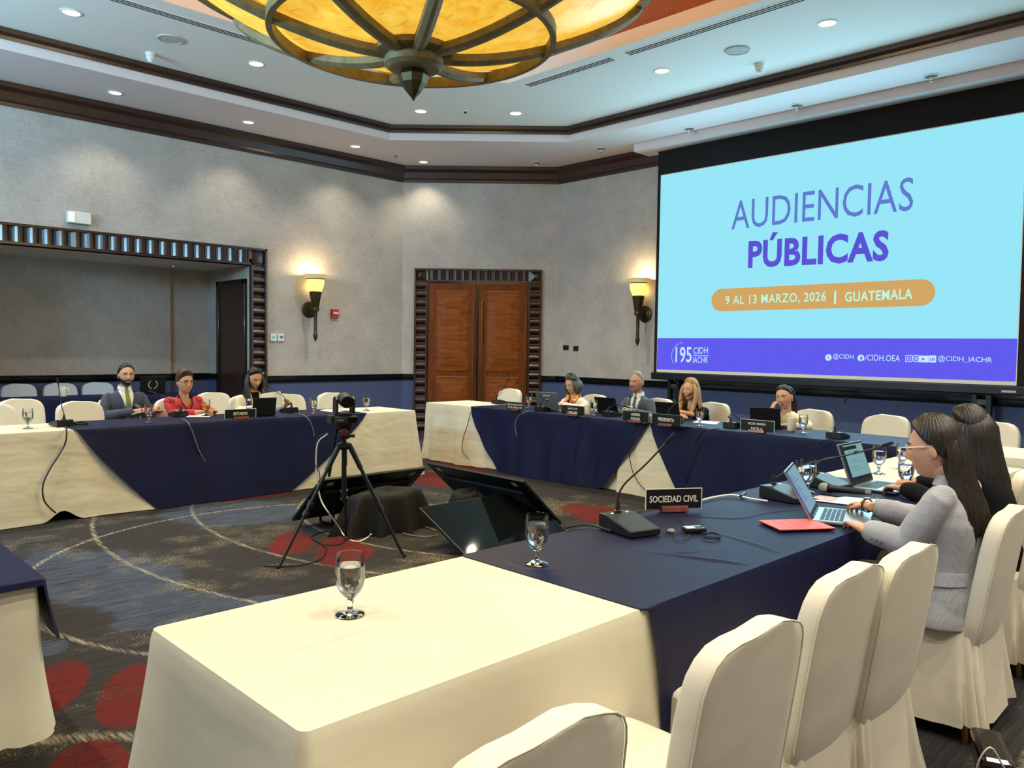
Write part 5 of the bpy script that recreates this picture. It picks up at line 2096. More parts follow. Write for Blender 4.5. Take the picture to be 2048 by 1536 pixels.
cz = o.z + HZ + 0.112
face = math.atan2(-0.93, -0.20)                      # where the lens looks (toward the near table)
cp = thing('video_camera', (o.x, o.y, cz), face + PI / 2, 'black dome-type video camera on top of the tripod', 'camera')
cp.scale = (.86, .86, .86)
M_CAMB = mat('camera_grey', (44, 44, 44), 0.45)
g = G()
g.box(-0.095, 0.095, -0.07, 0.085, 0.0, 0.062)
g.obj('base_housing', M_CAMB, cp, smooth=False, bevel=0.012)
g = G()
g.box(0.005, 0.088, -0.0745, -0.069, 0.012, 0.052)
g.obj('front_window', mat('dark_window', (8, 8, 8), 0.1), cp, smooth=False, bevel=0.004)
g = G()
g.box(-0.08, -0.03, -0.0712, -0.07, 0.030, 0.034)
g.obj('marking', M_LETTER, cp, smooth=False)
g = G()
g.box(-0.125, -0.093, -0.03, 0.07, 0.0, 0.065)
g.obj('side_module', M_CAMB, cp, smooth=False, bevel=0.004)
g = G()
g.lathe([(0.078, 0.062), (0.08, 0.07), (0.078, 0.085), (0, 0.085)], c=(0, 0.008, 0), n=28)
g.obj('turntable', M_BLACK, cp)
for s in (-1, 1):
    g = G()
    g.prism([(s * 0.062, -0.04, 0.08), (s * 0.062, 0.055, 0.08), (s * 0.062, 0.045, 0.21), (s * 0.062, 0.0, 0.225), (s * 0.062, -0.04, 0.20)], (s * 0.020, 0, 0))
    g.obj('yoke_arm', M_BLACK, cp, smooth=False, bevel=0.006)
g = G()
ax = Vector((-0.10, -0.95, -0.20)).normalized()
g.lathe([(0, -0.06), (0.040, -0.055), (0.056, -0.03), (0.058, 0.0), (0.056, 0.035), (0.052, 0.06), (0.050, 0.085), (0.0, 0.085)], c=(0, -0.005, 0.195), n=28, axis=tuple(ax))
lens = g.obj('lens_barrel', M_CAMB, cp)
g = G()
g.lathe([(0.050, 0.085), (0.05, 0.09), (0.036, 0.091), (0.035, 0.083)], c=(0, -0.005, 0.195), n=28, axis=tuple(ax), cap=False)
g.obj('lens_ring', M_BLACK, lens)
g = G()
g.lathe([(0.036, 0.086), (0.02, 0.0885), (0.0, 0.089)], c=(0, -0.005, 0.195), n=28, axis=tuple(ax), cap=False)
g.obj('lens_glass', mat('lens_glass', (22, 22, 26), 0.25), lens)


def cable(pts, r, m, label, group='loose cables', z=None):
    """pts: world points or (px, py, z) with z known"""
    g = G()
    c = Vector(pts[0])
    c = Vector((c.x, c.y, 0))
    g.tube([Vector(p) - c for p in pts], r, 7, sm=5)
    return tag(g.obj('cable', m, loc=c), label, 'cable', group)


M_CBLK = mat('black_cable', (10, 10, 10), 0.5)
M_CWHT = mat('white_cable', (220, 216, 206), 0.5)
M_CGRY = mat('grey_cable', (110, 108, 104), 0.5)
Z0 = 0.008


def hang(dep, *pts):
    return [at_depth(x, y, dep) for x, y in pts]


dC = (Vector((o.x, o.y, cz)) - Vector((0, 0, CH))).dot(fwd)
cable(hang(dC, (655, 868), (636, 885), (632, 920), (634, 960), (642, 1000), (660, 1030)) + [onz(676, 1052, 0.10), onz(692, 1075, Z0), onz(715, 1083, Z0), onz(735, 1075, 0.02), onz(742, 1068, 0.05)], 0.0055, M_CWHT,
      'white cable hanging from the video camera down to the carpet')
cable(hang(dC, (655, 866), (636, 875), (628, 905), (630, 928), (640, 955)) + [onz(632, 1000, 0.2), onz(622, 985, 0.12)], 0.0035, M_CBLK, 'thin black cable hanging behind the tripod leg')
cable([onz(*q, Z0) for q in ((527, 1131), (555, 1133), (600, 1130), (640, 1118), (652, 1098), (640, 1085), (626, 1078), (624, 1072), (640, 1065), (664, 1063), (690, 1075), (680, 1088), (650, 1089), (628, 1080))], 0.0045, M_CBLK,
      'black cable coiled on the carpet between the tripod legs')
cable([onz(*q, Z0) for q in ((826, 1025), (834, 1015), (830, 1030), (822, 1042))], 0.008, M_CWHT, 'short white cable bend beside the black drape')
for k, q in enumerate((((815, 1058), (835, 1052), (858, 1056), (872, 1062)), ((806, 1066), (830, 1072), (860, 1073), (875, 1070)), ((820, 1040), (840, 1043), (860, 1038)))):
    cable([onz(*p, Z0 + 0.004 * k) for p in q], 0.005, M_CGRY, ['grey cable lying straightest between drape and front monitor', 'grey cable lying lowest between drape and front monitor', 'grey cable nearest the white cable bend by the drape'][k])
# cables over the table edges
FY = LY0 - 0.05
cable([onz(131, 853, TZ + 0.005), onz(133, 862, TZ + 0.004)] + [onpl(*q, 'y', LY0 - d) for q, d in (((131, 885), .05), ((118, 910), .07), ((100, 938), .09), ((86, 970), .12), ((88, 1000), .14), ((102, 1018), .15), ((112, 1026), .15))], 0.0065, M_CBLK,
      'pair of black cables hanging down the white cloth from the straight microphone')
cable([onz(364, 838, TZ + 0.005), onz(372, 842, TZ + 0.005)] + [onpl(*q, 'y', LY0 - 0.06) for q in ((378, 848), (386, 866), (400, 905), (425, 945))], 0.005, M_CGRY, 'grey cable hanging down the navy cloth before the woman in red')
cable([onz(590, 826, TZ + 0.005), onz(608, 831, TZ + 0.005)] + [onpl(*q, 'y', LY0 - 0.06) for q in ((618, 840), (625, 855), (628, 872))], 0.005, M_CGRY, 'grey cable hanging down the navy cloth beside the video camera')
PX = MX0
cable([onz(990, 812, TZ + 0.005), onz(958, 814, TW + 0.006)] + [onpl(*q, 'x', PX - d) for q, d in (((943, 822), .05), ((935, 850), .06), ((926, 878), .08), ((925, 903), .10), ((938, 918), .11))], 0.0045, M_CBLK, 'black cable hanging down the white cloth before the double door')
cable([onz(1060, 823, TZ + 0.005), onz(1048, 825, TZ + 0.005)] + [onpl(*q, 'x', PX - 0.07) for q in ((1036, 833), (1030, 852), (1034, 872))], 0.005, M_CGRY, 'grey cable looping down the navy cloth below the goblet by the double door')
cable([onz(1190, 832, TZ + 0.005), onz(1170, 834, TZ + 0.005)] + [onpl(*q, 'x', PX - 0.08) for q in ((1160, 850), (1152, 890), (1148, 930), (1160, 955), (1170, 968))], 0.0045, M_CBLK, 'black cable hanging down the navy cloth below the white mug')
cable([onz(1300, 846, TZ + 0.005), onz(1285, 848, TZ + 0.008)] + [onpl(*q, 'x', PX - 0.09) for q in ((1266, 865), (1259, 905), (1266, 945), (1285, 975), (1310, 987))], 0.0045, M_CBLK, 'black cable curving across the white gore of the presiding table')
cable([onz(1440, 857, TZ + 0.005), onz(1412, 861, TZ + 0.005)] + [onpl(*q, 'x', PX - 0.08) for q in ((1396, 878), (1384, 920), (1372, 965))], 0.0045, M_CBLK, 'black cable hanging down the navy cloth below the blonde woman')
g = cable([onz(1658, 878, TZ + 0.006), onz(1650, 880, TZ + 0.006)] + [onpl(*q, 'x', PX - 0.08) for q in ((1640, 887), (1628, 900), (1616, 914))], 0.0045, M_CBLK, 'black cable with a connector hanging below the straight microphone under the screen')
cable([onz(1222, 1062, TZ + 0.006), onz(1190, 1052, TZ + 0.01), onz(1160, 1050, TZ + 0.01), onz(1130, 1056, TZ + 0.008)], 0.005, M_CBLK, 'black cable running from the large microphone to the edge of the near table')
cable([onz(1535, 1002, TZ + 0.006), onz(1505, 998, TZ + 0.006), onz(1465, 990, TZ + 0.008), onz(1430, 994, TZ + 0.006), onz(1405, 1000, TZ + 0.006)], 0.005, M_CWHT, 'pale cable lying on the navy cloth behind the silver name plate')
t = thing('cable_connector', onz(1486, 993, TZ), 0.3, 'blue banded cable connector lying on the near navy cloth', 'connector')
g = G()
g.tube([(-0.05, 0, 0.009), (0.05, 0, 0.009)], 0.008, 10)
g.obj('plug_body', M_BLACK, t)
g = G()
g.tube([(-0.02, 0, 0.009), (0.02, 0, 0.009)], 0.009, 10)
g.obj('blue_band', mat('blue_band', (40, 60, 150), 0.4), t)
# ================================================================ people
def skin_mat(name, col):
    return mat(name, col, 0.5, spec=0.35, var=(9, 0.05), sss=0.08)


def hair_mat(name, a, b, rough=0.38):
    m = mat(name, a, rough, spec=0.5)
    nt = NT(m)
    bs = nt.N['Principled BSDF']
    f = nt.noise(nt.coord((90, 90, 7)), 1.5, 3, 0.6)
    nt.L.new(nt.mix(nt.ramp(f, 0.35, 0.68), lin(a), lin(b)), bs.inputs['Base Color'])
    bp = nt.n('ShaderNodeBump')
    bp.inputs['Strength'].default_value = 0.5
    bp.inputs['Distance'].default_value = 0.004
    nt.L.new(f, bp.inputs['Height'])
    nt.L.new(bp.outputs[0], bs.inputs['Normal'])
    return m


SKIN = {'tan': skin_mat('skin_tan', (190, 138, 108)), 'light': skin_mat('skin_light', (206, 158, 132)), 'brown': skin_mat('skin_brown', (176, 122, 94))}
M_EYE = mat('eye_white', (226, 222, 214), 0.25)
M_IRIS = mat('dark_iris', (34, 22, 16), 0.2)
M_LIP = mat('lip_rose', (172, 100, 90), 0.45)
M_LIPR = mat('lip_red', (160, 54, 58), 0.4)
HAIRS = {'black': hair_mat('black_hair', (16, 12, 11), (40, 30, 26)), 'brown': hair_mat('dark_brown_hair', (18, 13, 11), (42, 30, 24)), 'short_brown': hair_mat('short_brown_hair', (44, 26, 18), (78, 50, 34)),
         'grey': hair_mat('dark_grey_hair', (44, 42, 40), (104, 100, 96)), 'silver': hair_mat('silver_hair', (92, 90, 86), (188, 184, 178)), 'blond': hair_mat('blond_hair', (146, 104, 62), (206, 166, 112)),
         'beard': hair_mat('black_beard', (20, 14, 12), (40, 29, 24))}


def ss(x, a, b):
    t = np.clip((x - a) / (b - a), 0, 1)
    return t * t * (3 - 2 * t)


def head_surf(D, nose=1.0):
    """D: Nx3 unit directions -> Nx3 points of a head of unit scale (metres), face toward +y"""
    r = 1 / np.sqrt((D[:, 0] / .074) ** 2 + (D[:, 1] / .092) ** 2 + (D[:, 2] / .118) ** 2)
    P = D * r[:, None]
    t = np.clip(-P[:, 2] / .118, 0, 1)
    P[:, 0] *= 1 - .27 * t ** 1.7
    fr = np.clip(D[:, 1], 0, 1)
    bk = np.clip(-D[:, 1], 0, 1)
    P[:, 1] += bk * .05 * ss(t, .2, 1.0)
    P[:, 1] += fr * .034 * ss(t, .35, .95)
    P[:, 1] -= np.where(P[:, 2] > .04, 1, 0) * fr * .008 * ss(P[:, 2], .04, .10)
    x, z = P[:, 0].copy(), P[:, 2].copy()
    w = ss(D[:, 1], .15, .5)

    def ga(cx, cz, sx, sz, a):
        P[:, 1] += w * a * np.exp(-((x - cx) / sx) ** 2 - ((z - cz) / sz) ** 2)
    ga(0, .004, .009, .020, .010 * nose)
    ga(0, -.026, .0115, .013, .023 * nose)
    ga(0, -.012, .009, .014, .008 * nose)
    for s in (-1, 1):
        ga(s * .013, -.034, .008, .007, .007)
        ga(s * .031, .010, .016, .011, -.009)
        ga(s * .026, .029, .020, .007, .004)
        ga(s * .043, -.022, .020, .020, .005)
    ga(0, -.055, .020, .005, .006)
    ga(0, -.067, .017, .005, .006)
    ga(0, -.061, .022, .0022, -.004)
    ga(0, -.080, .016, .006, -.004)
    ga(0, -.099, .018, .013, .007)
    return P


def sphere_dirs(nu, nv):
    th = np.linspace(0, 2 * PI, nu, endpoint=False)
    ph = np.linspace(-PI / 2 + .02, PI / 2 - .02, nv + 1)
    A, B = np.meshgrid(th, ph)
    D = np.stack([np.cos(B) * np.cos(A), np.cos(B) * np.sin(A), np.sin(B)], -1).reshape(-1, 3)
    fs = [(i * nu + j, i * nu + (j + 1) % nu, (i + 1) * nu + (j + 1) % nu, (i + 1) * nu + j) for i in range(nv) for j in range(nu)]
    fs += [tuple(range(nu - 1, -1, -1)), tuple(nv * nu + j for j in range(nu))]
    return D, fs


_DD, _DF = sphere_dirs(96, 72)
_HS = head_surf(_DD)


def face_y(x, z):
    m = _DD[:, 1] > 0.1
    d = (_HS[m, 0] - x) ** 2 + (_HS[m, 2] - z) ** 2
    return _HS[m][np.argmin(d), 1]


def shell(g, M, thick, nose=1.0, nu=96, nv=72, rough=0.0):
    """a cap over the head: thick(P, D) in metres along the normal direction; negative = buried"""
    D, fs = sphere_dirs(nu, nv)
    P = head_surf(D, nose)
    t = thick(P, D)
    if rough:
        a = np.arctan2(D[:, 0], D[:, 1])
        t = t + np.where(t > 0, rough * (np.sin(a * 37 + P[:, 2] * 60) + .6 * np.sin(a * 71 - P[:, 2] * 40)), 0)
    N = P / np.linalg.norm(P, axis=1)[:, None]
    Q = P + N * t[:, None]
    g.add([M @ Vector(q) for q in Q], fs)


def hair_line(P, top=.084, k=1.42, yf=.068, nape=-.075, soft=.060):
    h = (P[:, 2] - top) + k * (yf - P[:, 1])
    h = np.minimum(h, (P[:, 2] - nape) * 1.2)
    # keep the ears and the cheek in front of them clear
    return ss(h, 0, soft)


def curtain(g, M, levels, n=40, stri=.0022):
    """hanging hair: level = (z, cx, cy, rx, ry, thick, a0, a1) angles in degrees, 0 = straight back, + = to the right"""
    R = []
    for i, (z, cx, cy, rx, ry, th, a0, a1) in enumerate(levels):
        out, inn = [], []
        for k in range(n + 1):
            a = math.radians(a0 + (a1 - a0) * k / n)
            e = math.sin(PI * k / n) ** 0.35
            s = stri * math.sin(k * 2.1 + i * .15) + stri * .6 * math.sin(k * 4.7)
            out.append((cx + (rx + s) * math.sin(a), cy - (ry + s) * math.cos(a), z + .006 * math.sin(k * 1.3) * (i == len(levels) - 1)))
            tt = th * e
            inn.append((cx + (rx - tt) * math.sin(a), cy - (ry - tt) * math.cos(a), z))
        R.append([M @ Vector(p) for p in out + inn[::-1]])
    g.rings(R)


def limb(g, pts, rs, n=14):
    g.tube(pts, rs, n, sm=3, dome=True)


def hand(g, wrist, tip, up, th, curl=(0.35, 0.45, 0.3), sc=1.0, spread=0.12, thumb=0.6):
    """th = +1 thumb toward f x up, -1 the other way"""
    w = Vector(wrist)
    f = (Vector(tip) - w).normalized()
    n = Vector(up)
    n = (n - f * n.dot(f)).normalized()
    s = f.cross(n)
    R = []
    for t, hw, ht in ((-.03, .024, .019), (0, .026, .018), (.03, .034, .016), (.06, .039, .0135), (.085, .040, .0115), (.094, .036, .008)):
        c = w + f * t * sc
        R.append([c + s * (hw * sc * abs(math.cos(a)) ** .7 * (1 if math.cos(a) > 0 else -1)) + n * (ht * sc * math.sin(a)) for a in [2 * PI * k / 18 for k in range(18)]])
    g.rings(R)
    for i, (off, L) in enumerate(((.029, .068), (.010, .077), (-.010, .071), (-.028, .055))):
        base = w + f * (.082 - (.004 if i in (0,) else .010 if i == 3 else 0)) * sc + s * th * off * sc
        lat = s * th * (spread * (1.5 - i))
        d = (f + lat * .5).normalized()
        p = [base - f * .012 * sc, base]
        ang = 0.0
        c_ = [c * (1 + .12 * ((i * 7) % 3 - 1)) for c in curl]
        for seg, fr in enumerate((.46, .30, .24)):
            ang += c_[seg]
            dd = d * math.cos(ang) - n * math.sin(ang)
            p.append(p[-1] + dd * L * fr * sc)
        g.tube(p, [.0095 * sc, .0092 * sc, .0082 * sc, .0075 * sc, .0062 * sc], 10, sm=2, dome=True)
    b = w + f * .022 * sc + s * th * .024 * sc
    d1 = (f * .62 + s * th * thumb - n * .28).normalized()
    d2 = (f * .9 + s * th * thumb * .25 - n * .30).normalized()
    g.tube([b - d1 * .01, b + d1 * .034 * sc, b + d1 * .036 * sc + d2 * .026 * sc], [.0125 * sc, .0105 * sc, .0078 * sc], 10, sm=2, dome=True)


def torso(g, hip, neck, sw, depth=1.0, belly=1.0, inset=0.0, hips_z=.46, bust=0.0, female=False):
    """stacked oval sections from the seat to the neck"""
    hx, hy = hip
    nx, ny, nz = neck
    L = nz - hips_z
    rows = [(0.0, .172, .125), (.15, .170, .125), (.35, .150 if female else .160, .108), (.55, .155 if female else .170, .112), (.72, .165 if female else .182, .115), (.83, sw * .93, .098), (.90, sw * .80, .080), (.95, sw * .52, .066), (1.0, .058, .056)]
    R = []
    for t, rx, ry in rows:
        cx = hx + (nx - hx) * t
        cy = hy + (ny - hy) * (t ** 1.25)
        z = hips_z + L * t
        ry2 = ry * depth * (belly if t < .5 else 1)
        ring = []
        for k in range(32):
            a = 2 * PI * k / 32
            x = (rx - inset) * math.cos(a)
            y = (ry2 - inset) * math.sin(a)
            if y > 0 and bust:
                y += bust * math.exp(-((t - .66) / .12) ** 2) * math.exp(-((abs(x) - .075) / .06) ** 2)
            ring.append((cx + x, cy + y, z))
        R.append(ring)
    g.rings(R)


def wrinkle(me, amp, seed=0, fr=(22, 47)):
    n = len(me.vertices)
    co = np.empty(n * 3)
    no = np.empty(n * 3)
    me.vertices.foreach_get('co', co)
    me.vertices.foreach_get('normal', no)
    co = co.reshape(-1, 3)
    no = no.reshape(-1, 3)
    rnd = np.random.RandomState(seed)
    d = np.zeros(n)
    warp = .03 * np.sin(co[:, [1, 2, 0]] * 17 + rnd.rand(3) * 6)
    q = co + warp
    for f, a in ((fr[0], 1.0), (fr[0] * 1.7, .6), (fr[1], .4)):
        v = rnd.randn(3)
        v /= np.linalg.norm(v)
        v2 = rnd.randn(3)
        s = np.sin(q @ v * f + 6 * rnd.rand()) * (.5 + .5 * np.sin(q @ v2 * f * .35 + 6 * rnd.rand()))
        d += a * s
    co += no * (d * amp)[:, None]
    me.vertices.foreach_set('co', co.ravel())
    me.update()


def cut(me, fn):
    """delete the faces whose centre satisfies fn(Nx3) -> bool"""
    import bmesh
    n = len(me.polygons)
    c = np.empty(n * 3)
    me.polygons.foreach_get('center', c)
    kill = set(np.nonzero(fn(c.reshape(-1, 3)))[0].tolist())
    bm = bmesh.new()
    bm.from_mesh(me)
    bm.faces.ensure_lookup_table()
    bmesh.ops.delete(bm, geom=[f for f in bm.faces if f.index in kill], context='FACES')
    bnd = [v for v in bm.verts if any(e.is_boundary for e in v.link_edges)]
    for _ in range(8):
        new = {}
        for v in bnd:
            nb = [e.other_vert(v).co for e in v.link_edges if e.is_boundary]
            if len(nb) == 2:
                new[v] = v.co * .4 + (nb[0] + nb[1]) * .3
        for v, c in new.items():
            v.co = c
    bm.to_mesh(me)
    bm.free()
    me.update()


def lay(me, polys, off, thick=0.003, axis=(0, -1, 0)):
    """polygons given as (x, z) laid on the front of a mesh -> G with slightly raised, thick patches"""
    bv = BVHTree.FromPolygons([v.co[:] for v in me.vertices], [tuple(p.vertices) for p in me.polygons])
    g = G()
    for P in polys:                        # P: rows of points (a strip grid)
        rows = []
        for row in P:
            r = []
            for x, z in row:
                h = bv.ray_cast(Vector((x, 1.5, z)), Vector(axis))
                y = h[0].y if h[0] is not None else (rows[-1][0][1] if rows else 0.1)
                r.append((x, y + off, z))
            rows.append(r)
        k = len(rows[0])
        top = [p for r in rows for p in r]
        bot = [(x, y - thick - off, z) for x, y, z in top]
        n = len(top)
        fs = []
        for i in range(len(rows) - 1):
            for j in range(k - 1):
                a = (i * k + j, i * k + j + 1, (i + 1) * k + j + 1, (i + 1) * k + j)
                fs.append(a)
                fs.append(tuple(q + n for q in reversed(a)))
        edge = [j for j in range(k)] + [i * k + k - 1 for i in range(1, len(rows))] + [(len(rows) - 1) * k + j for j in range(k - 2, -1, -1)] + [i * k for i in range(len(rows) - 2, 0, -1)]
        for a, b in zip(edge, edge[1:] + edge[:1]):
            fs.append((a, b, b + n, a + n))
        g.add(top + bot, fs)
    return g


def strip(pts_a, pts_b, k=4):
    """rows between two edge polylines"""
    return [[(a[0] + (b[0] - a[0]) * j / k, a[1] + (b[1] - a[1]) * j / k) for j in range(k + 1)] for a, b in zip(pts_a, pts_b)]


def lerp_pts(pts, n):
    P = [np.array(p, float) for p in pts]
    q = smooth_path(P, n) if len(P) > 2 else [P[0] + (P[1] - P[0]) * i / n for i in range(n + 1)]
    return [tuple(p) for p in q]


class Person:
    def __init__(s, loc, face, label, skin, head, yaw=0, pitch=0, roll=0, sc=1.0, sw=.17, nose=1.0, female=True, hip=(0, -.04), voxel=.005):
        s.t = thing('person', (loc[0], loc[1], 0), math.radians(face - 90), label, 'person')
        s.R = Matrix.Rotation(math.radians(90 - face), 3, 'Z')
        s.o = Vector((loc[0], loc[1], 0))
        s.H = Vector(head)
        s.sc, s.sw, s.nose, s.female, s.voxel = sc, sw, nose, female, voxel
        s.skin = SKIN[skin]
        s.M = Matrix.Translation(s.H) @ Matrix.Rotation(math.radians(yaw), 4, 'Z') @ Matrix.Rotation(math.radians(-pitch), 4, 'X') @ Matrix.Rotation(math.radians(roll), 4, 'Y') @ Matrix.Scale(sc, 4)
        s.neck = Vector((s.H.x * .9, s.H.y - .045, s.H.z - .150 * sc))
        s.hip = hip
        s.shz = s.neck.z - .080
        s.arms = {}
        s.hands = []

    def loc(s, p):
        """room point -> person's own frame"""
        return s.R @ (Vector(p) - s.o)

    def arm(s, side, elbow, wrist, r=(.044, .038, .031)):
        """side -1 left, +1 right"""
        sh = Vector((s.neck.x + side * (s.sw - .012), s.neck.y - .005, s.shz))
        s.arms[side] = (sh, Vector(elbow), Vector(wrist), r)

    def hand(s, side, tip, up=(0, 0, 1), **kw):
        s.hands.append((side, Vector(tip), up, kw))

    def body(s, extra=None, it=3):
        g = G()
        D, fs = sphere_dirs(96, 80)
        g.add([s.M @ Vector(p) for p in head_surf(D, s.nose)], fs)
        for e in (-1, 1):
            g.ball(s.M @ Vector((e * .073, -.010, -.008)), (.010 * s.sc, .019 * s.sc, .030 * s.sc), 14, 10, s.M.to_3x3().normalized() @ Matrix.Rotation(e * .35, 3, 'Z') @ Matrix.Rotation(-.2, 3, 'X'))
        nb = s.M @ Vector((0, -.020, -.075))
        g.tube([nb, (nb + s.neck) / 2, s.neck + Vector((0, -.006, -.05))], [.050 * s.sc, .048 * s.sc, .058 * s.sc], 18, sm=3, dome=True)
        torso(g, s.hip, s.neck, s.sw - .012, inset=.022, female=s.female)
        for side, (sh, el, wr, r) in s.arms.items():
            limb(g, [sh, (sh + el) / 2, el, (el + wr) / 2, wr], [.028, .031, .029, .027, .0225])
        for side, tip, up, kw in s.hands:
            hand(g, s.arms[side][2], tip, up, -side, sc=s.sc * (0.94 if s.female else 1.02), **kw)
        if extra:
            extra(g)
        me = remesh(g, s.voxel, it, .5)
        s.bm = link_mesh('body', me, s.skin, s.t)
        return s.bm

    def face(s, eyes='open', gaze=(0, 0), brow='brown', lips=M_LIP, browt=.0032, smile=0.0):
        M = s.M
        for e in (-1, 1):
            y = face_y(e * .031, .010)
            g = G()
            c = Vector((e * .031, y - .0065, .010))
            g.ball(M @ c, .0112 * s.sc, 16, 10) if eyes == 'open' else None
            if eyes == 'open':
                g.mi = 1
                gd = Vector((gaze[0], 1, gaze[1])).normalized()
                g.ball(M @ (c + gd * .0078), .0050 * s.sc, 12, 8)
                g.mi = 2
                g.tube([M @ Vector((e * .031 + u, y + .0058 - abs(u) * .22, .0162 - u * u * 38)) for u in (-.014, -.007, 0, .007, .014)], .0021, 6, sm=2)
                g.mi = 3
                g.tube([M @ Vector((e * .031 + u, y + .0062 - abs(u) * .22, .0205 - u * u * 30)) for u in (-.014, -.007, 0, .007, .014)], .0036, 6, sm=2)
            else:
                g.mi = 3
                g.ball(M @ (c + Vector((0, .0008, 0))), .0115 * s.sc, 16, 10)
                g.mi = 2
                g.tube([M @ Vector((e * .031 + u, y + .0045 - abs(u) * .2, .0035 + u * u * 22)) for u in (-.014, -.007, 0, .007, .014)], .0017, 6, sm=2)
            g.obj('eye', [M_EYE, M_IRIS, HAIRS['black'], s.skin], s.t)
            g = G()
            P = [M @ Vector((e * x, face_y(e * x, z) + .0012, z)) for x, z in ((.012, .0265), (.024, .0305), (.036, .0300), (.047, .0245))]
            g.tube(P, [browt, browt * 1.15, browt, browt * .5], 8, sm=3)
            g.obj('eyebrow', HAIRS[brow], s.t)
        g = G()
        for z, rx, rz, dz in ((-.0565, .021, .0042, smile), (-.0665, .018, .0050, smile)):
            P = [Vector((u * rx, face_y(u * rx * .9, z) - .0016, z + abs(u) ** 2 * (dz + (.002 if z > -.06 else .006) * (-1 if z > -.06 else 1)))) for u in (-1, -.5, 0, .5, 1)]
            g.tube([M @ p for p in P], [.0012, rz * .85, rz, rz * .85, .0012], 10, sm=3)
        g.obj('lips', lips, s.t)

    def hair(s, hm, thick, rough=.0012, extra=None, name='hair', nu=128, nv=96):
        g = G()
        shell(g, s.M, thick, s.nose, nu, nv, rough)
        if extra:
            extra(g)
        return g.obj(name, HAIRS[hm], s.t, True, 80)

    def garment(s, name, m, cutf=None, voxel=.008, amp=.0035, seed=1, depth=1.0, belly=1.0, bust=0.0, arms=True, sleeve=1.0, inset=-.006, hips_z=.44, upto=.86, skirt=None, it=6):
        g = G()
        torso(g, s.hip, s.neck + Vector((0, 0, .004)), s.sw, depth, belly, inset, hips_z, bust, s.female)
        if arms:
            for side, (sh, el, wr, r) in s.arms.items():
                e = el + (wr - el) * upto
                limb(g, [sh + Vector((-side * .03, 0, .0)), sh, sh + (el - sh) * .5, el, (el + e) / 2, e], [.040 * sleeve, .045 * sleeve, r[0] * 1.06 * sleeve, r[1] * 1.12 * sleeve, (r[1] + r[2]) * .56 * sleeve, r[2] * 1.12 * sleeve])
        if skirt:
            skirt(g)
        me = remesh(g, voxel, it, .6)
        wrinkle(me, amp, seed)
        if cutf:
            cut(me, cutf)
        # open the cuffs
        ends = [(wr, (wr - el).normalized()) for side, (sh, el, wr, r) in s.arms.items()] if arms and upto >= 1 else []
        o = link_mesh(name, me, m, s.t)
        return o

    def vneck(s, half=.075, low=.20):
        nx, ny, nz = s.neck
        hx, hy = s.hip

        def f(c):
            t = (c[:, 2] - (nz - low)) / low
            cy = hy + (ny - hy) * np.clip((c[:, 2] - .46) / (nz - .46), 0, 1) ** 1.25
            return (t > 0) & (np.abs(c[:, 0] - nx) < half * np.clip(t, 0, 1) ** .9 + .004) & (c[:, 1] > cy + .01)
        return f

    def shirt(s, m, name='shirt', collar=True):
        g = G()
        torso(g, s.hip, s.neck, s.sw, 1.0, 1.0, .005, .46, 0, s.female)
        me = remesh(g, .009, 5, .5)
        o = link_mesh(name, me, m, s.t)
        if collar:
            g = G()
            c = s.neck
            R = []
            for k in range(25):
                a = math.radians(105 + 330 * k / 24)          # gap at the front
                rx, ry = .062, .060
                x, y = rx * math.cos(a), ry * math.sin(a)
                fz = .012 * math.sin(a)
                dn = .03 * max(0, math.sin(a)) ** 2
                R.append([c + Vector((x * .92, y * .92, .040 - fz)), c + Vector((x, y, .042 - fz)), c + Vector((x * 1.16, y * 1.14, .005 - fz - dn)), c + Vector((x * 1.08, y * 1.06, .002 - fz - dn))])
            g.rings(R)
            g.obj('shirt_collar', m, o)
        return o

    def lapels(s, jm, mat_, low=.20, half=.075, wid=.055):
        nx, ny, nz = s.neck
        P = []
        for e in (-1, 1):
            inn = [(nx + e * (half * .98), nz - .005), (nx + e * half * .62, nz - low * .45), (nx + e * .012, nz - low)]
            out = [(nx + e * (half + wid * .5), nz - .03), (nx + e * (half * .62 + wid), nz - low * .38), (nx + e * .016, nz - low)]
            P.append(strip(lerp_pts(inn, 5), lerp_pts(out, 5)))
        return lay(jm.data, P, .007, .004).obj('lapel', mat_, jm, True, 60)

    def tie(s, m, sh, low=.32):
        nx, ny, nz = s.neck
        a = [(nx - .020, nz - .012), (nx - .021, nz - .030), (nx - .017, nz - .042), (nx - .030, nz - low * .7), (nx - .034, nz - low)]
        b = [(2 * nx - x, z) for x, z in a]
        o = lay(sh.data, [strip(lerp_pts(a, 6), lerp_pts(b, 6))], .011, .006).obj('tie', m, s.t, True, 50)
        return o

    def specs(s, m, w=.025, h=.019, r=.0016, temple=True, lens=True, part='spectacles'):
        M = s.M
        g = G()
        for e in (-1, 1):
            y = face_y(e * .031, .010) + .014
            P = []
            for k in range(21):
                a = 2 * PI * k / 20
                c, q = math.cos(a), math.sin(a)
                P.append(M @ Vector((e * .032 + w * abs(c) ** .7 * (1 if c > 0 else -1), y - abs(.6 * w * c * e * (1 if c * e > 0 else 0)) * .3, .006 + h * abs(q) ** .7 * (1 if q > 0 else -1))))
            g.tube(P, r, 6)
            if temple:
                g.tube([M @ Vector((e * .057, y - .006, .014)), M @ Vector((e * .074, y - .035, .013)), M @ Vector((e * .078, -.005, .010)), M @ Vector((e * .077, -.025, -.006))], r * 1.15, 6, sm=3)
        y = face_y(0, .006) + .004
        g.tube([M @ Vector((-.008, y + .001, .012)), M @ Vector((0, y + .004, .014)), M @ Vector((.008, y + .001, .012))], r, 6)
        return g.obj(part, m, s.t)
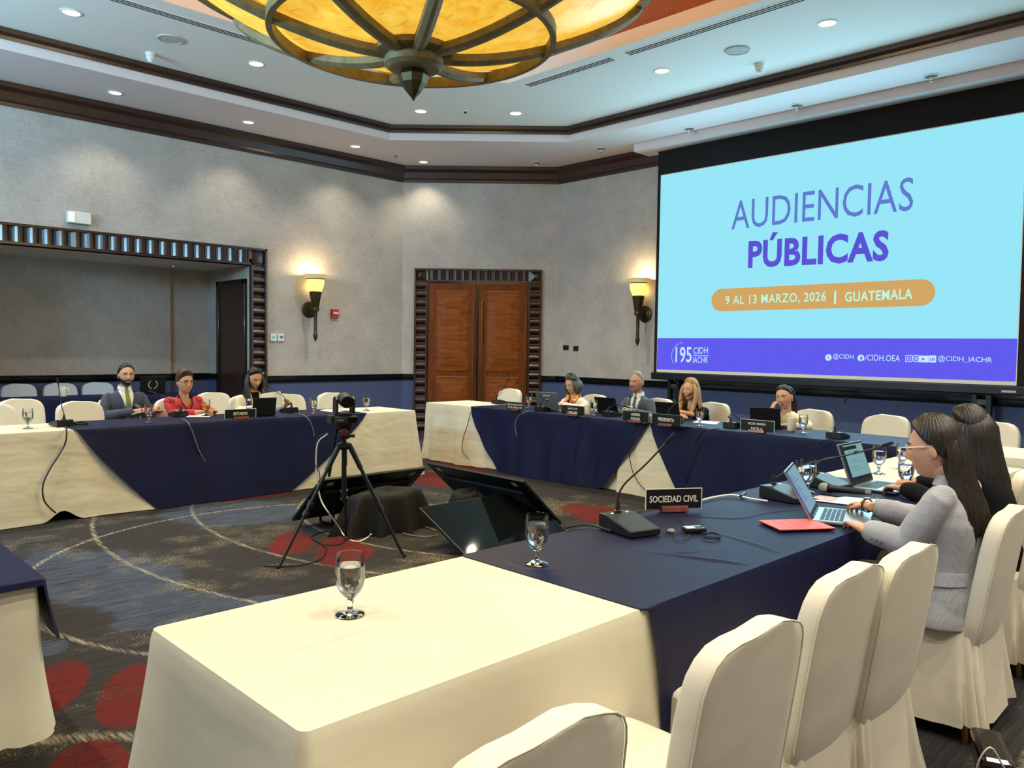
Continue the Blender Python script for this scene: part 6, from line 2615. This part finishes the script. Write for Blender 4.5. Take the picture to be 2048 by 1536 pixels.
M_SUITN = mat('charcoal_navy_suit', (50, 52, 66), 0.8, var=(160, 0.12), sheen=0.2)
M_SUITG = mat('slate_grey_suit', (66, 76, 82), 0.8, var=(160, 0.12), sheen=0.2)
M_SHIRT = mat('white_shirt', (232, 230, 226), 0.75)
M_TIEG = mat('green_tie', (104, 122, 52), 0.55, var=(120, 0.35))
M_TIEB = mat('steel_blue_tie', (70, 88, 100), 0.55, var=(90, 0.15))
M_RED = mat('red_blouse', (176, 18, 30), 0.65, sheen=0.2)
M_CREAMJ = mat('white_jacket', (236, 228, 210), 0.7, sheen=0.2)
M_BEIGEJ = mat('cream_jacket', (226, 212, 184), 0.7, sheen=0.2)
M_BLACKC = mat('black_clothing', (15, 15, 17), 0.85, spec=0.2)

# ---- bearded man, second row of the state side
p = Person((2.98, 9.02), -88, 'bearded person in dark suit and green tie with notepad, seated behind the state table', 'tan', (-.03, .0, 1.145), yaw=-6, pitch=2, sw=.19, female=False, sc=1.02, nose=1.05)
p.arm(1, (.205, .02, .72), (-.10, .33, .79), (.054, .047, .036))
p.arm(-1, (-.25, .02, .72), (-.24, .30, .79), (.054, .047, .036))
p.hand(1, (-.24, .36, .80), (0, -.3, 1), curl=(.7, .8, .4))
p.hand(-1, (-.16, .38, .82), (0, -.3, 1), curl=(.7, .8, .4))
p.body()
p.face(brow='beard', browt=.0042)
p.hair('beard', lambda P, D: -.006 + (.006 + .014) * hair_line(P, .082, 1.35, .066, -.06), .0008)
p.hair('beard', lambda P, D: -.010 + .0155 * np.maximum(ss(-P[:, 2] - .60 * np.clip(P[:, 1], 0, .085) + .004, 0, .010) * ss(P[:, 1], -.022, -.004) * (1 - np.exp(-(P[:, 0] / .021) ** 4 - ((P[:, 2] + .061) / .010) ** 4) * (P[:, 1] > .05)),
                                                np.exp(-(P[:, 0] / .030) ** 6 - ((P[:, 2] + .046) / .0065) ** 4) * (P[:, 1] > .05)), .0006, name='beard')
sh = p.shirt(M_SHIRT)
jk = p.garment('suit_jacket', M_SUITN, p.vneck(.078, .30), amp=.0028, seed=4, sleeve=1.05)
p.lapels(jk, M_SUITN, .30, .078, .05)
p.tie(M_TIEG, sh, .36)
g = G()
limb(g, [(.10, -.05, .52), (.02, .25, .60), (-.10, .44, .62)], [.085, .075, .065])
limb(g, [(-.10, .44, .62), (-.24, .46, .42), (-.32, .46, .24)], [.062, .052, .042])
limb(g, [(-.10, -.05, .50), (-.10, .22, .52), (-.10, .42, .50)], [.085, .075, .064])
limb(g, [(-.10, .42, .50), (-.09, .44, .28), (-.09, .42, .09)], [.062, .052, .042])
tr = link_mesh('trousers', remesh(g, .012, 4), M_SUITN, p.t)
g = G()
g.tube([(-.09, .40, .05), (-.09, .50, .045), (-.09, .60, .03)], [.048, .045, .03], 14, sm=3, dome=True)
g.tube([(-.33, .46, .20), (-.36, .54, .17), (-.38, .62, .16)], [.045, .042, .03], 14, sm=3, dome=True)
link_mesh('shoes', remesh(g, .01, 3), M_BLACK, p.t)
nt_ = Vector(p.o) + p.R.transposed() @ Vector((-.12, .33, .745))
t = thing('notepad', nt_, math.radians(-88 - 90) + .2, 'open notepad with dark cover on the lap of the bearded person', 'notepad', rot=(math.radians(12), 0, math.radians(-178) + .2))
g = G()
g.box(-.13, .13, -.09, .09, 0, .012)
g.obj('cover', mat('dark_leather', (50, 30, 22), 0.5), t, smooth=False, bevel=.003)
g = G()
g.box(-.125, .125, -.085, .085, .012, .020)
g.obj('page_block', mat('cream_pages', (226, 220, 190), 0.8), t, smooth=False)

# ---- woman in red
p = Person((3.44, 8.46), -88, 'person in a red blouse with short brown hair and glasses, hands clasped', 'tan', (.07, .10, 1.09), yaw=4, pitch=4, sw=.168, sc=.99)
p.arm(1, (.205, .12, .77), (.04, .42, .795))
p.arm(-1, (-.185, .14, .77), (-.10, .42, .795))
p.hand(1, (-.06, .47, .80), (0, -.2, 1), curl=(.6, .7, .4))
p.hand(-1, (0.0, .48, .81), (0, -.2, 1), curl=(.6, .7, .4))
p.body()
p.face(brow='short_brown')


def red_hair(P, D):
    h = hair_line(P, .074, 1.25, .074, -.055)
    th = .020 + .012 * ss(P[:, 2], .0, .09) + .006 * np.sin(P[:, 0] * 40 + 1)
    th = th + .010 * np.exp(-((P[:, 0] - .03) / .03) ** 2 - ((P[:, 2] - .085) / .03) ** 2) * (P[:, 1] > 0)
    return -.006 + (.006 + th) * h


p.hair('short_brown', red_hair, .0012)
p.specs(M_BLACK, .024, .014, .0019)
p.garment('blouse', M_RED, p.vneck(.085, .115), amp=.0035, seed=6, sleeve=1.06, bust=.018, upto=.72)
g = G()
nx, ny, nz = p.neck
for e in (-1, 1):                                      # puffed shoulders
    g.ball((nx + e * (p.sw - .018), ny - .01, nz - .05), (.055, .06, .05))
link_mesh('puff_sleeves', remesh(g, .008, 4), M_RED, p.t)
g = G()
g.tube([(nx - .06, ny + .01, nz + .02), (nx - .055, ny + .085, nz - .06), (nx - .02, ny + .125, nz - .135), (nx, ny + .132, nz - .15), (nx + .02, ny + .125, nz - .135), (nx + .055, ny + .085, nz - .06), (nx + .06, ny + .01, nz + .02)], .0045, 8, sm=4)
nk = g.obj('necklace', M_BLACKC, p.t)
g = G()
g.ball((nx, ny + .138, nz - .163), (.012, .006, .012))
g.obj('pendant', mat('rose_gold', (200, 150, 120), 0.3, 0.8), nk)

# ---- woman in the white jacket, reading
p = Person((4.19, 8.46), -94, 'person in a white jacket with long black hair, reading papers', 'tan', (.04, .12, 1.115), yaw=6, pitch=22, sw=.175, sc=.98)
p.arm(1, (.21, .10, .77), (.15, .38, .80))
p.arm(-1, (-.19, .14, .77), (-.21, .38, .83))
p.hand(1, (.12, .50, .79), curl=(.4, .5, .3))
p.hand(-1, (-.24, .48, .90), (-.8, -.5, .2), curl=(.6, .7, .4))
p.body()
p.face('down', brow='black')


def long_hair(P, D):
    return -.006 + (.006 + .018 + .006 * ss(P[:, 2], .02, .1)) * hair_line(P, .080, 1.2, .066, -.2) * (1 - .75 * np.exp(-(P[:, 0] / .006) ** 2) * (P[:, 1] > 0) * 0)


def wh(g):
    I = Matrix.Translation(p.H)
    curtain(g, I, [(.07, 0, -.012, .060, .075, .02, -90, 90), (.02, 0, -.012, .090, .103, .03, -105, 105), (-.05, 0, -.02, .095, .105, .035, -112, 112), (-.12, 0, -.03, .105, .095, .04, -118, 118), (-.20, 0, -.04, .12, .09, .04, -120, 120), (-.30, 0, -.05, .125, .085, .03, -110, 110), (-.36, 0, -.05, .12, .08, .015, -95, 95)])
    for e in (-1, 1):
        x = e * .085
        g.tube([p.H + Vector(q) for q in ((x * .6, .0, .07), (x * 1.08, .02, -.02), (x * 1.15, .035, -.11), (x * 1.05, .055, -.21), (x, .075, -.31), (x * .95, .08, -.37))], [.022, .028, .030, .032, .026, .010], 12, sm=4, dome=True)


p.hair('black', long_hair, .0012, wh)
p.shirt(M_BLACKC, 'black_top', False)
p.garment('jacket', M_CREAMJ, p.vneck(.045, .30), amp=.0045, seed=8, sleeve=1.02, bust=.012)
# the papers she holds
Q = [onpl(*q, 'y', 8.02) for q in ((520, 790), (560, 784), (566, 812), (526, 818))]
c = sum(Q, Vector()) / 4
t = thing('held_papers', c, 0, 'white papers held up by the woman in the white jacket', 'papers')
for k in range(2):
    g = G()
    n_ = (Q[1] - Q[0]).cross(Q[2] - Q[1]).normalized()
    R = []
    for i in range(9):
        u = i / 8
        a = Q[0].lerp(Q[1], u) + n_ * (.03 * math.sin(PI * u) + .012 * k) - c + Vector((.012 * k, 0, .008 * k))
        b = Q[3].lerp(Q[2], u) + n_ * (.015 * math.sin(PI * u) + .012 * k) - c + Vector((.012 * k, 0, .008 * k))
        R.append([a, b, b + n_ * .001, a + n_ * .001])
    g.rings(R)
    g.obj('sheet', M_PAPER, t)

# ---- woman with the bright scarf
p = Person((7.70, 6.62), 180, 'person with wavy dark grey hair, white jacket and bright yellow and red scarf, typing', 'light', (0.0, .14, 1.045), yaw=0, pitch=20, sw=.17, sc=.98)
p.arm(1, (.20, .12, .76), (.10, .38, .805))
p.arm(-1, (-.19, .14, .76), (-.02, .38, .80))
p.hand(1, (.07, .50, .79), curl=(.4, .5, .3))
p.hand(-1, (.03, .50, .79), curl=(.4, .5, .3))
p.body()
p.face('down', brow='grey')


def wavy(P, D):
    a = np.arctan2(D[:, 0], D[:, 1])
    h = hair_line(P, .084, 1.15, .070, -.105)
    th = .022 + .006 * np.sin(a * 5 + P[:, 2] * 30) + .005 * np.sin(a * 9 - P[:, 2] * 45) + .010 * ss(P[:, 2], .02, .1)
    return -.006 + (.006 + th) * h


def wavy_ends(g):
    rnd = random.Random(5)
    for k in range(26):
        a = math.radians(-125 + 250 * k / 25)
        sx, sy = math.sin(a), -math.cos(a)
        w = .004 * math.sin(k * 2.3)
        P = [Vector((sx * (.062 + w), sy * .078 - .01, .06)), Vector((sx * .094, sy * .108 - .012, .0)), Vector((sx * (.100 + w * 2), sy * .112 - .015, -.05)), Vector((sx * .092, sy * .10 - .02, -.095)), Vector((sx * .078, sy * .085 - .015, -.118))]
        g.tube([p.M @ q for q in P], [.014, .018, .020, .017, .006], 10, sm=3, dome=True)


p.hair('grey', wavy, .0022, wavy_ends)
jk = p.garment('jacket', M_CREAMJ, p.vneck(.05, .26), amp=.0045, seed=10, sleeve=1.02, bust=.012)
M_SCARF = mat('bright_scarf', (226, 170, 40), 0.6)
nt = NT(M_SCARF)
f = nt.noise(nt.coord(), 26, 3, 0.6)
f2 = nt.noise(nt.coord(), 15, 2, 0.5)
k1 = nt.mix(nt.ramp(f, 0.47, 0.5), lin((228, 176, 44)), lin((196, 44, 50)))
k1 = nt.mix(nt.ramp(f2, 0.58, 0.61), k1, lin((240, 214, 170)))
k1 = nt.mix(nt.ramp(f2, 0.36, 0.33), k1, lin((40, 32, 34)))
nt.L.new(k1, nt.N['Principled BSDF'].inputs['Base Color'])
g = G()
nx, ny, nz = p.neck
for e in (-1, 1):
    g.tube([(nx + e * .03, ny - .06, nz + .02), (nx + e * .075, ny, nz + .01), (nx + e * .06, ny + .085, nz - .05), (nx + e * .055, ny + .135, nz - .14), (nx + e * .06, ny + .135, nz - .26)], [.022, .03, .034, .038, .040], 12, sm=4, flat=(.5, (0, 1, 0)))
g.obj('scarf', M_SCARF, p.t)

# ---- man in grey
p = Person((7.78, 5.70), 180, 'person with silver hair and moustache in a slate grey suit and tie', 'tan', (.04, .06, 1.10), yaw=3, pitch=-2, sw=.19, female=False, sc=1.03, nose=1.1)
p.arm(1, (.235, .06, .70), (.18, .33, .77), (.054, .047, .036))
p.arm(-1, (-.21, .08, .71), (-.12, .34, .79), (.054, .047, .036))
p.hand(1, (.10, .42, .775), curl=(.5, .5, .3))
p.hand(-1, (-.02, .42, .79), curl=(.5, .5, .3))
p.body()
p.face(brow='silver', browt=.004, smile=-.002)
p.hair('silver', lambda P, D: -.006 + (.006 + .009 + .016 * ss(P[:, 2], .05, .11)) * hair_line(P, .092, 1.35, .060, -.06), .0012)
p.hair('grey', lambda P, D: -.010 + .017 * np.exp(-(P[:, 0] / .030) ** 6 - ((P[:, 2] + .047 + .25 * np.abs(P[:, 0]) * 0) / .0075) ** 4) * (P[:, 1] > .05), .0006, name='moustache')
sh = p.shirt(M_SHIRT)
jk = p.garment('suit_jacket', M_SUITG, p.vneck(.080, .30), amp=.0028, seed=14, sleeve=1.05)
p.lapels(jk, M_SUITG, .30, .080, .05)
p.tie(M_TIEB, sh, .38)

# ---- blonde woman in black
p = Person((7.70, 4.88), 178, 'person with long blond hair, clear glasses and black top, forearms crossed on the table', 'light', (-.05, .20, 1.065), yaw=-4, pitch=2, sw=.17, sc=.99)
p.arm(1, (.17, .26, .79), (-.05, .44, .80), (.040, .036, .028))
p.arm(-1, (-.22, .24, .79), (0, .40, .835), (.040, .036, .028))
p.hand(1, (-.15, .44, .80), (0, 0, 1), curl=(.4, .5, .3))
p.hand(-1, (.10, .42, .85), (.2, .3, 1), curl=(.4, .5, .3))
p.body()
p.face(brow='blond', lips=M_LIP)


def bl(g):
    I = Matrix.Translation(p.H)
    curtain(g, I, [(.085, 0, -.012, .055, .075, .02, -90, 90), (.03, 0, -.012, .088, .104, .03, -100, 100), (-.04, 0, -.02, .094, .108, .035, -108, 108), (-.12, 0, -.03, .105, .100, .04, -115, 115), (-.20, 0, -.045, .118, .095, .035, -112, 112), (-.27, 0, -.055, .12, .09, .012, -95, 95)])
    for e in (-1, 1):
        x = e * .080
        g.tube([p.H + Vector(q) for q in ((x * .5, .02, .085), (x * 1.05, .038, .015), (x * 1.2, .04, -.06), (x * 1.1, .055, -.15), (x * .95, .085, -.24), (x * .85, .09, -.30))], [.014, .020, .024, .027, .022, .008], 12, sm=4, dome=True)


p.hair('blond', long_hair, .0014, bl)
p.specs(mat('clear_frame', (206, 200, 190), 0.2, spec=0.6), .026, .021, .0019)
p.garment('black_top', M_BLACKC, p.vneck(.06, .10), amp=.0035, seed=16, sleeve=1.08, bust=.015, upto=.25)
g = G()
nx, ny, nz = p.neck
g.tube([(nx - .06, ny + .02, nz + .015), (nx - .04, ny + .09, nz - .06), (nx, ny + .12, nz - .12), (nx + .04, ny + .09, nz - .06), (nx + .06, ny + .02, nz + .015)], .0018, 6, sm=4)
g.obj('necklace', M_BRASS, p.t)

# ---- woman with the ponytail
p = Person((7.62, 3.66), 180, 'person with a dark ponytail in a cream jacket resting a cheek on one hand', 'light', (.05, .20, 1.05), yaw=6, pitch=8, roll=8, sw=.172, sc=.98)
ck = p.M @ Vector((.060, .060, -.055))
p.arm(1, (.20, .36, .77), (.135, .30, .90), (.044, .040, .030))
p.arm(-1, (-.20, .16, .77), (-.08, .40, .79))
p.hand(1, ck + Vector((.012, -.02, .07)), (.55, .8, 0), curl=(.25, .35, .3), spread=.05)
p.hand(-1, (.02, .46, .79), curl=(.4, .5, .3))
p.body()
p.face('down', brow='black', lips=M_LIPR)


def pony(g):
    M = p.M
    g.ball(M @ Vector((0, -.115, .045)), (.03, .025, .03))
    g.tube([M @ Vector(q) for q in ((0, -.105, .05), (-.005, -.145, .06), (-.01, -.175, .01), (-.015, -.175, -.09), (-.015, -.165, -.20), (-.012, -.15, -.29))], [.018, .026, .034, .036, .028, .008], 14, sm=5, dome=True)


p.hair('brown', lambda P, D: -.006 + (.006 + .009 + .004 * ss(P[:, 2], .05, .1)) * hair_line(P, .072, 1.3, .066, -.075), .0010, pony)
p.shirt(mat('ivory_top', (224, 210, 186), 0.7), 'ivory_top', False)
p.garment('jacket', M_BEIGEJ, p.vneck(.055, .30), amp=.0042, seed=18, sleeve=1.02, bust=.012)
for e in (-1,):
    g = G()
    g.ball(p.M @ Vector((e * .078, -.004, -.040)), .006)
    g.obj('earring', M_CHROME, p.t)
# ---- woman in the grey blazer, typing on the near table
def check_mat():
    m = mat('grey_check_blazer', (160, 160, 168), 0.8, sheen=0.2)
    nt = NT(m)
    bs = nt.N['Principled BSDF']
    co = nt.coord()
    sp = nt.n('ShaderNodeSeparateXYZ')
    nt.L.new(co, sp.inputs[0])
    w = nt.math('MULTIPLY', nt.noise(co, 5, 2), 0.6)

    def lines(a, k, off):
        s = nt.math('SINE', nt.math('ADD', nt.math('MULTIPLY', a, k), nt.math('ADD', w, off)))
        return nt.ramp(s, 0.55, 0.98)
    ab = nt.math('ADD', sp.outputs[0], sp.outputs[1])
    f = nt.math('MAXIMUM', lines(sp.outputs[2], 760, 0), lines(ab, 660, 1.0))
    big = nt.math('MAXIMUM', lines(sp.outputs[2], 130, 0), lines(ab, 110, 1.0))
    c = nt.mix(nt.math('MULTIPLY', f, 0.32), lin((164, 164, 172)), lin((112, 114, 126)))
    c = nt.mix(nt.math('MULTIPLY', big, 0.10), c, lin((98, 100, 114)))
    nt.L.new(c, bs.inputs['Base Color'])
    return m


M_CHECK = check_mat()
M_OLIVE = mat('olive_trousers', (52, 48, 36), 0.85)
p = Person((3.50, 1.05), 90, 'person in a grey checked blazer with long dark hair and pale glasses, typing', 'light', (-.045, .028, 1.118), yaw=3, pitch=10, sw=.185, sc=1.03, voxel=.0033, nose=1.12, hip=(0, -.045))
p.neck = Vector((-.035, -.045, .985))
p.shz = .94
p.sw = .172
p.arm(-1, (-.19, .07, .745), (-.225, .225, .780), (.048, .044, .036))
p.arm(1, (.20, .09, .77), (.10, .335, .816), (.048, .044, .034))
p.hand(-1, (-.055, .42, .800), (.1, -.1, 1), curl=(.18, .42, .3), spread=.10)
p.hand(1, (.24, .52, .805), (-.1, -.1, 1), curl=(.45, .6, .4), spread=.12)
p.body(it=2)
p.face('down', brow='brown')


def gl_hair(P, D):
    h = hair_line(P, .086, 1.30, .060, -.2, .016)
    ear = np.exp(-((P[:, 1] - .0) / .026) ** 2 - ((P[:, 2] + .012) / .036) ** 2)
    th = .013 + .010 * ss(P[:, 2], .0, .1) + .006 * ss(-P[:, 1], .02, .08)
    return -.006 + (.006 + th) * h * (1 - .98 * (ear > .45))


def long_fall(g, p, levels, ends, strands, side0, side1, seed):
    I = Matrix.Translation(p.H)
    curtain(g, I, levels, 72, .0013)
    rnd = random.Random(seed)
    for k in range(strands):                              # separate locks over the sheet
        a = math.radians(side0 + (side1 - side0) * (k + rnd.random() * .8) / strands)
        P, L = [], ends + rnd.uniform(-.035, .02)
        for (z, cx, cy, rx, ry, th, _, _) in levels:
            if z < -L:
                break
            if z > 0:
                continue
            j = .975 + .012 * math.sin(k * 1.7 + z * 20)
            P.append(p.H + Vector((cx + rx * j * math.sin(a), cy - ry * j * math.cos(a), z)))
        P.append(P[-1] + Vector((0, .004, -.05)))
        r = rnd.uniform(.0022, .0042)
        g.tube(P, [r * .6] + [r] * (len(P) - 2) + [r * .15], 7, sm=3)


LV = [(.10, 0, -.010, .040, .062, .03, -70, 70), (.04, 0, -.012, .079, .103, .035, -60, 60), (-.03, 0, -.018, .092, .116, .04, -60, 60), (-.09, 0, -.036, .096, .112, .045, -68, 68), (-.15, .004, -.07, .108, .098, .045, -78, 78),
      (-.21, .006, -.10, .116, .090, .04, -82, 82), (-.27, .006, -.125, .112, .082, .03, -78, 78), (-.315, .006, -.135, .10, .075, .012, -70, 70)]
p.hair('brown', gl_hair, .0009, lambda g: long_fall(g, p, LV, .30, 84, -72, 72, 3), nu=160, nv=120)
# glasses with pale temples
sp_ = p.specs(mat('clear_pale_frame', (226, 218, 208), 0.25, spec=0.6), .025, .020, .0017)
g = G()
for e in (-1, 1):
    y = face_y(e * .031, .010) + .014
    g.tube([p.M @ Vector((e * .060, y - .008, .014)), p.M @ Vector((e * .074, y - .04, .014)), p.M @ Vector((e * .080, .012, .012))], .0030, 8, sm=4)
g.obj('temple', mat('white_temple', (230, 214, 200), 0.3), sp_)
for e in (-1, 1):
    g = G()
    g.ball(p.M @ Vector((e * .084, -.004, -.034)), .0042)
    g.obj('earring', M_CHROME, p.t)


def bl_skirt(g):
    R = []
    for z, rx, ry, cy in ((.62, .158, .118, -.03), (.54, .182, .135, -.03), (.47, .205, .160, -.02), (.43, .212, .175, -.01)):
        R.append([(rx * math.cos(a) * (1 + .03 * math.sin(6 * a)), cy + ry * math.sin(a) * (1 + .04 * math.sin(5 * a + 1)), z) for a in [2 * PI * k / 36 for k in range(36)]])
    g.rings(R)


jk = p.garment('blazer', M_CHECK, p.vneck(.06, .30), voxel=.006, amp=.0055, seed=22, sleeve=1.22, bust=.012, skirt=bl_skirt, it=5, inset=-.012, upto=.76)
p.shirt(mat('white_top', (226, 220, 212), 0.8), 'white_top', False)
p.lapels(jk, M_CHECK, .30, .06, .05)
g = G()                                                    # collar standing round the neck
R = []
c = p.neck
for k in range(25):
    a = math.radians(125 + 290 * k / 24)
    x, y = .070 * math.cos(a), .068 * math.sin(a)
    R.append([c + Vector((x * .92, y * .92 - .005, .030)), c + Vector((x, y - .005, .034)), c + Vector((x * 1.28, y * 1.25 - .005, -.006)), c + Vector((x * 1.18, y * 1.16, -.010))])
g.rings(R)
g.obj('blazer_collar', M_CHECK, jk)
bv = BVHTree.FromPolygons([v.co[:] for v in jk.data.vertices], [tuple(q.vertices) for q in jk.data.polygons])
g = G()                                                    # pocket flap on the near side
R = []
for i in range(7):
    y = -.135 + .135 * i / 6
    col = []
    for z in (.655 - .012 * i / 6, .605 - .012 * i / 6):
        h = bv.ray_cast(Vector((-1, y, z)), Vector((1, 0, 0)))
        x = h[0].x if h[0] is not None else -.17
        col.append((x, y, z))
    R.append([(col[0][0] - .006, *col[0][1:]), (col[1][0] - .009, *col[1][1:]), (col[1][0] + .003, *col[1][1:]), (col[0][0] + .003, *col[0][1:])])
g.rings(R)
g.obj('pocket_flap', M_CHECK, jk)
el, wr = p.arms[-1][1], p.arms[-1][2]
for k in range(3):
    q = wr.lerp(el, .18 + .11 * k) + Vector((0, 0, 0))
    h = bv.ray_cast(q + Vector((-.3, -.12, -.12)), Vector((.3, .12, .12)).normalized())
    if h[0] is not None:
        g = G()
        g.ball(h[0], (.0055, .0055, .0055), 12, 8)
        g.obj('sleeve_button', mat('grey_button', (86, 86, 96), 0.3) if k == 0 else bpy.data.materials['grey_button'], jk)
# cuffs: short rings where the sleeves end
for side in (-1, 1):
    el, wr = p.arms[side][1], p.arms[side][2]
    d = (wr - el).normalized()
    g = G()
    g.tube([wr - d * .085, wr - d * .05, wr - d * .022], [.040, .0425, .043], 20, sm=2)
    g.obj('cuff', M_CHECK, jk)
el, wr = p.arms[1][1], p.arms[1][2]
tip = p.hands[1][1]
d = (tip - wr).normalized()
t_ = g = G()
c = wr + d * .012
g.lathe([(.0275, -.009), (.030, -.008), (.030, .008), (.0275, .009)], c=c, n=24, axis=tuple(d), cap=False)
wt = g.obj('watch', mat('dark_watch_strap', (60, 44, 36), 0.5), p.t)
g = G()
up = Vector((0, 0, 1))
up = (up - d * up.dot(d)).normalized()
g.lathe([(.0, .028), (.016, .028), (.017, .032), (.016, .036), (0, .036)], c=c, n=20, axis=tuple(up))
g.obj('watch_case', mat('watch_case', (150, 140, 124), 0.3, 0.8), wt)
g = G()
for e in (-1, 1):
    limb(g, [(e * .085, -.03, .535), (e * .105, .20, .555), (e * .12, .37, .545)], [.088, .078, .064])
    limb(g, [(e * .12, .37, .545), (e * .12, .38, .30), (e * .12, .33, .10)], [.062, .052, .042])
link_mesh('trousers', remesh(g, .010, 4), M_OLIVE, p.t)
g = G()
for e in (-1, 1):
    g.tube([(e * .12, .30, .05), (e * .12, .40, .045), (e * .125, .50, .03)], [.045, .042, .028], 14, sm=3, dome=True)
link_mesh('shoes', remesh(g, .009, 3), M_BLACK, p.t)

# ---- long-haired woman in black beyond her
p = Person((4.42, 1.12), 90, 'person in black with very long dark hair, mostly hidden behind the grey blazer, typing', 'tan', (-.02, .09, 1.115), yaw=4, pitch=16, sw=.175, sc=1.0, hip=(0, -.04))
p.arm(-1, (-.20, .16, .77), (-.125, .365, .803))
p.arm(1, (.21, .16, .77), (.10, .38, .812))
p.hand(-1, (-.04, .53, .785), (.1, -.1, 1), curl=(.45, .55, .4))
p.hand(1, (.05, .55, .785), (-.1, -.1, 1), curl=(.4, .5, .3))
p.body()
p.face('down', brow='black')
LV2 = [(.09, 0, -.010, .050, .070, .03, -100, 100), (.03, 0, -.012, .091, .110, .035, -122, 122), (-.03, 0, -.018, .100, .112, .04, -124, 124), (-.09, 0, -.03, .106, .112, .045, -124, 124), (-.16, 0, -.055, .118, .104, .045, -118, 118),
       (-.24, 0, -.085, .124, .094, .04, -108, 108), (-.31, 0, -.10, .118, .085, .03, -98, 98), (-.36, 0, -.105, .105, .08, .012, -85, 85)]
p.hair('black', long_hair, .001, lambda g: long_fall(g, p, LV2, .35, 84, -112, 112, 9), nu=128, nv=96)
p.garment('black_top', M_BLACKC, p.vneck(.06, .10), amp=.0045, seed=31, sleeve=1.25, bust=.012)
el, wr = p.arms[1][1], p.arms[1][2]
d = (p.hands[1][1] - wr).normalized()
g = G()
g.lathe([(.0255, -.004), (.0285, 0), (.0255, .004)], c=wr + d * .02, n=20, axis=tuple(d), cap=False)
g.obj('bracelet', M_BLACKC, p.t)
g = G()
for e in (-1, 1):
    limb(g, [(e * .085, -.03, .535), (e * .10, .20, .55), (e * .11, .36, .54)], [.085, .075, .062])
    limb(g, [(e * .11, .36, .54), (e * .11, .37, .30), (e * .11, .33, .10)], [.06, .05, .04])
link_mesh('trousers', remesh(g, .012, 4), M_BLACKC, p.t)
g = G()
for e in (-1, 1):
    g.tube([(e * .11, .30, .05), (e * .11, .40, .045), (e * .115, .50, .03)], [.045, .042, .028], 14, sm=3, dome=True)
link_mesh('shoes', remesh(g, .01, 3), M_BLACK, p.t)

# ---- things cut by the frame
t = thing('leather_bag', (4.62, 1.0, 0), 0.15, 'dark brown leather bag standing beyond the grey blazer chair at the frame edge', 'bag')
g = G()
R = []
for z, rx, ry in ((0.0, .15, .085), (.02, .16, .095), (.2, .155, .085), (.36, .135, .055), (.41, .11, .025), (.415, .08, .008)):
    R.append([(rx * abs(math.cos(a)) ** .5 * (1 if math.cos(a) > 0 else -1) + .008 * math.sin(z * 30 + 3 * a), ry * abs(math.sin(a)) ** .6 * (1 if math.sin(a) > 0 else -1), z) for a in [2 * PI * k / 32 for k in range(32)]])
g.rings(R)
g.obj('bag_body', mat('dark_brown_leather', (52, 28, 22), 0.42, bump=(30, 0.2)), t)
g = G()
g.tube([(-.09, 0, .40), (-.07, .02, .50), (0, .03, .54), (.07, .02, .50), (.09, 0, .40)], .008, 8, sm=4)
g.obj('bag_handle', bpy.data.materials['dark_brown_leather'], t)
t = thing('olive_stool', (0.29, 2.26, 0), 0.3, 'seat with olive patterned upholstery peeking into the frame corner below the navy overlay', 'stool')
g = G()
g.lathe([(0, .34), (.16, .34), (.18, .355), (.185, .39), (.17, .42), (.12, .435), (0, .44)], n=40)
g.obj('cushion', mat('olive_fabric', (96, 90, 58), 0.8, var=(60, 0.25), bump=(120, 0.3)), t)
for a in (0.8, 2.4, 3.9, 5.5):
    g = G()
    g.tube([(.13 * math.cos(a), .13 * math.sin(a), .35), (.17 * math.cos(a), .17 * math.sin(a), 0)], [.018, .012], 10)
    g.obj('leg', M_DOOR, t)
t = thing('black_handbag', (2.98, 0.70, 0), 0.4, 'glossy black handbag with a white cord, its top at the bottom edge of the frame', 'bag')
g = G()
g.prism([(-.15, -.06, 0), (.15, -.06, 0), (.13, -.03, .20), (-.13, -.03, .20)], (0, .10, 0))
g.obj('bag_body', mat('glossy_black', (14, 12, 12), 0.18, coat=0.5), t, smooth=False, bevel=.02)
g = G()
g.tube([(-.13, 0, .18), (-.17, .05, .26), (-.15, .08, .17), (-.13, .03, .10)], .003, 6, sm=5)
g.obj('white_cord', M_CWHT, t)
